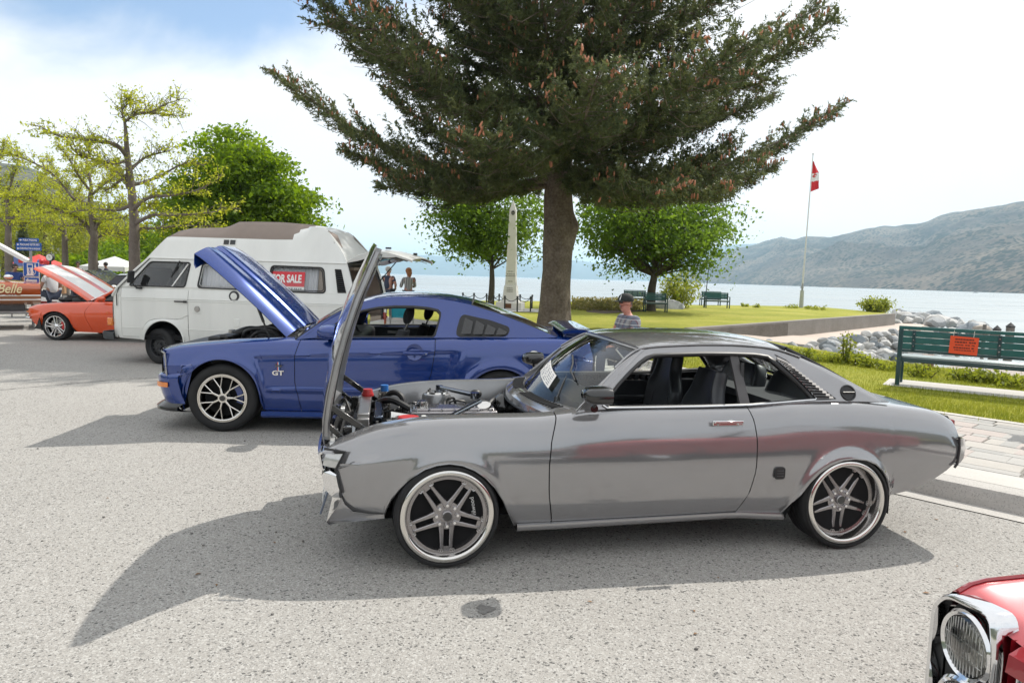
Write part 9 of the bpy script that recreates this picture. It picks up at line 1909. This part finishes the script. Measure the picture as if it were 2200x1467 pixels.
# ================================================================== the red car at the lower right corner
M_REDP = paint('red_paint',(.33,.008,.018),.25,.28,.03)
red = thing('red_classic_car','glossy red classic car with stacked round headlamps, cut off at the lower right corner','car',(1.290,.950,-.012),R(3))
def build_red(T):
 W2 = .935; fy = lambda z: z
 secx = [0.0,.06,.25,.8,1.6,2.4,3.4,4.4,5.0]; zt = lin(secx,[.785,.808,.826,.845,.86,.87,.86,.83,.78]); wd = lin(secx,[.915,.93,.935,.94,.94,.94,.94,.93,.88]); dip = .012
 for sg in (-1,1):
  P = []
  for x in np.r_[np.linspace(0,.3,8),np.linspace(.36,5.0,40)]:
   z,w = float(zt(x)),float(wd(x)); fl = .04 * math.exp(-((x - .95) / .5) ** 4)
   P.append([(x,sg * (w - .06),.26),(x,sg * (w - .015),.40),(x,sg * w,.58),(x,sg * (w - .004),z - .10),(x,sg * (w - .014),z - .035),(x,sg * (w - .035),z - .008),(x,sg * (w - .055),z),(x,sg * (w - .08),z - .006),(x,sg * (w - .16),z - .022),(x,sg * (w - .30),z - .030)])
  MB().grid(P,flip=(sg < 0)).build('fender',M_REDP,T,ang=60)
  MB().tube([(p[6][0],p[6][1],p[6][2] + .001) for p in P[:30]],.006,5).build('fender_crest',M_REDP,T)
  cy,hw_,zt_,zb_ = .79,.115,.800,.38
  q = rrect([(cy - hw_,zb_),(cy + hw_,zb_),(cy + hw_,zt_ - .075),(cy + hw_ - .045,zt_ - .022),(cy - hw_ + .02,zt_),(cy - hw_,zt_ - .10)],.03,4)
  o_ = [(-.035,*p) for p in scl(q,.0)]; P = []
  for (y,z),(y1,z1),(y2,z2),(y3,z3) in zip(scl(q,.008),q,scl(q,-.008),scl(q,-.014)): P.append([(.03,sg * y,z),(-.025,sg * y,z),(-.038,sg * y1,z1),(-.034,sg * y2,z2),(.02,sg * y3,z3)])
  MB().grid(P,cu=True).build('headlamp_bezel',M_CHROME,T,ang=40)
  pts,tr_ = tess(scl(q,-.018)); rmesh('bezel_panel',[(.004,sg * a,b) for a,b in pts],tr_,mat('grey_black_mesh',(.03,.03,.032),.6,bump=.6,bscale=400),T,smooth=False)
  for z in (.668,.480):
   hl = empty('headlamp',T,(-.0,sg * cy,z)); rad = .083
   MB().lathe([(rad + .012,.0),(rad + .012,.018),(rad + .004,.026),(rad - .004,.020),(rad - .004,.008)],(0,0,0),(-1,0,0),40).build('lamp_ring',M_CHROME,hl,ang=35)
   MB().lathe([(0,.004),(rad * .5,.0),(rad * .9,-.01)],(.0,0,0),(-1,0,0),32).build('lamp_reflector',mat('lamp_silver',(.62,.62,.60),.22,1.0,var=.1,scale=60,bump=.2,bscale=120),hl)
   rb = MB()
   for k in range(-7,8): yy = k * .0108; h_ = math.sqrt(max(.0001,(rad * .93) ** 2 - yy * yy)); rb.box((-.016 - .012 * (1 - (yy / rad) ** 2),yy,0),(.002,.0012,2 * h_ * .96))
   for zz in (-.03,.012): h_ = math.sqrt((rad * .93) ** 2 - zz * zz); rb.box((-.024,0,zz),(.002,2 * h_ * .9,.0015))
   rb.build('lens_rib',mat('lens_rib_glass',(.62,.62,.60),.1,coat=1.0),hl)['kind'] = 'stuff'
   MB().lathe([(0,.034),(rad * .35,.032),(rad * .65,.026),(rad * .88,.016),(rad - .002,.008)],(0,0,0),(-1,0,0),40).build('lamp_lens',glass('lamp_glass',(.93,.94,.93),1.4),hl)
   MB().box((-.02,0,.0),(.01,.03,.02)).build('lamp_bulb',M_IRON,hl)
  MB().grid([[(-.01,sg * y,z),(.02,sg * (y - .0),z)] for y,z in ((.655,.76),(.655,.40))]).build('fender_front',M_REDP,T)
  mb = MB()
  for k in range(8): mb.box((.03,sg * .33,.44 + k * .036),(.02,.58,.008))
  mb.build('grille_bar',M_STEEL,T); MB().tube([(.0,sg * .04,.42),(.0,sg * .63,.42),(.0,sg * .63,.71),(.0,sg * .04,.71)],.009,6,closed=True).build('grille_frame',M_CHROME,T)
  MB().box((.08,sg * .33,.56),(.02,.60,.36)).build('grille_back',M_DARK,T)
  for cx in (.95,3.85):
   MB().lathe([(.37,-.02),(.36,.25)],(cx,sg * (W2 - .0),.34),(0,-sg,0),28).build('wheel_well',M_DARK,T); e,hh = wheel('wheel',T,(cx,sg * .80,.335),.335,.20,.20,'',(0,0,0 if sg < 0 else math.pi)); MB().lathe([(.2,-hh * .9),(.18,-hh),(.10,-hh * .7),(.05,-hh * .9),(0,-hh * .9)],ax=(0,1,0),n=28).build('rim',M_CHROME,e)
  MB().add([(1.75,sg * .80,.92),(3.4,sg * .80,.91),(2.95,sg * .62,1.30),(2.1,sg * .62,1.31)],[(0,1,2,3)]).build('side_window',M_TINT,T)
 MB().grid([[(x,a * .635,z + .035 * (1 - a * a) + .03 * math.exp(-(a / .22) ** 2) * (x > .02)) for a in np.linspace(-1,1,17)] for x,z in ((-.035,.690),(-.03,.735),(.02,.768),(.12,.785),(.4,.802),(1.0,.825),(1.55,.85))]).build('hood',M_REDP,T,ang=60,solid=.012)
 MB().grid([[(lerp(1.55,2.1,t),a * lerp(.78,.62,t),lerp(.90,1.31,t)) for a in np.linspace(-1,1,7)] for t in (0,.5,1)]).build('windscreen',M_TINT,T); MB().grid([[(x,a * .64,z - .02 * a * a) for a in np.linspace(-1,1,7)] for x,z in ((2.1,1.31),(2.5,1.35),(2.95,1.31),(3.6,.93))]).build('roof',M_REDP,T)
 MB().grid([[(x,a * .70,z) for a in (-1,0,1)] for x,z in ((3.5,.90),(4.4,.87),(5.0,.80),(5.05,.45))]).build('boot_lid',M_REDP,T); MB().grid([[(x,a * .94,z) for a in np.linspace(-1,1,9)] for x,z in ((-.10,.37),(-.13,.34),(-.13,.28),(-.08,.24))]).build('front_bumper',M_CHROME,T,solid=.01); MB().box((2.5,0,.27),(4.9,1.7,.05)).build('floor_pan',M_DARK,T)
build_red(red)
def split_loose(names):
 for o in [o for o in bpy.data.objects if o.type == 'MESH' and o.name.split('.')[0] in names and o.get('kind') != 'stuff' and not o.children]:
  me = o.data; n = len(me.vertices); par = list(range(n))
  def fd(a):
   while par[a] != a: par[a] = par[par[a]]; a = par[a]
   return a
  for e in me.edges: a,b = fd(e.vertices[0]),fd(e.vertices[1]); par[a] = b
  gr = {}
  for p in me.polygons: gr.setdefault(fd(p.vertices[0]),[]).append(p)
  if len(gr) < 2: continue
  base = o.name.split('.')[0]; mods = [(m.type,{k: getattr(m,k) for k in ('width','segments','limit_method','angle_limit','thickness','offset','split_angle') if hasattr(m,k)}) for m in o.modifiers]
  for ps in gr.values():
   vs = sorted({v for p in ps for v in p.vertices}); mp_ = {v: i for i,v in enumerate(vs)}; nm = bpy.data.meshes.new(base); nm.from_pydata([me.vertices[v].co for v in vs],[],[[mp_[v] for v in p.vertices] for p in ps])
   for m in me.materials: nm.materials.append(m)
   for q,p in zip(nm.polygons,ps): q.use_smooth = p.use_smooth; q.material_index = p.material_index
   if any(p.use_smooth for p in ps): nm.set_sharp_from_angle(angle=R(40))
   c = bpy.data.objects.new(base,nm); COL.objects.link(c); c.parent = o.parent; c.matrix_basis = o.matrix_basis.copy(); c.matrix_parent_inverse = o.matrix_parent_inverse.copy()
   for ty,kv in mods:
    md = c.modifiers.new('m',ty)
    for k,v in kv.items():
     try: setattr(md,k,v)
     except Exception: pass
  bpy.data.objects.remove(o)
split_loose({'strut_brace','coolant_hose','lug_nut','cover_bolt','fuel_rail','intake_runner','brake_booster','scuttle_grille','wiring','lamp_wiring','bay_module','grille_bar','grille','seam','badge_relief','radiator_tank','front_crossmember','spoke','headrest_post','quarter_badge','door_cap_pleat','cross_tube','seat_frame','strut_mount','hood_weatherstrip','windscreen_moulding','rear_bumper'} - {'spoke'})
bpy.context.view_layer.update(); dg = bpy.context.evaluated_depsgraph_get()
for o in [o for o in bpy.data.objects if o.type == 'FONT']:
 me = bpy.data.meshes.new_from_object(o.evaluated_get(dg)); c = bpy.data.objects.new('tmp',me); COL.objects.link(c); c.parent = o.parent; c.matrix_parent_inverse = o.matrix_parent_inverse.copy(); c.matrix_basis = o.matrix_basis.copy(); nm = o.name; bpy.data.objects.remove(o); c.name = nm; me.name = nm
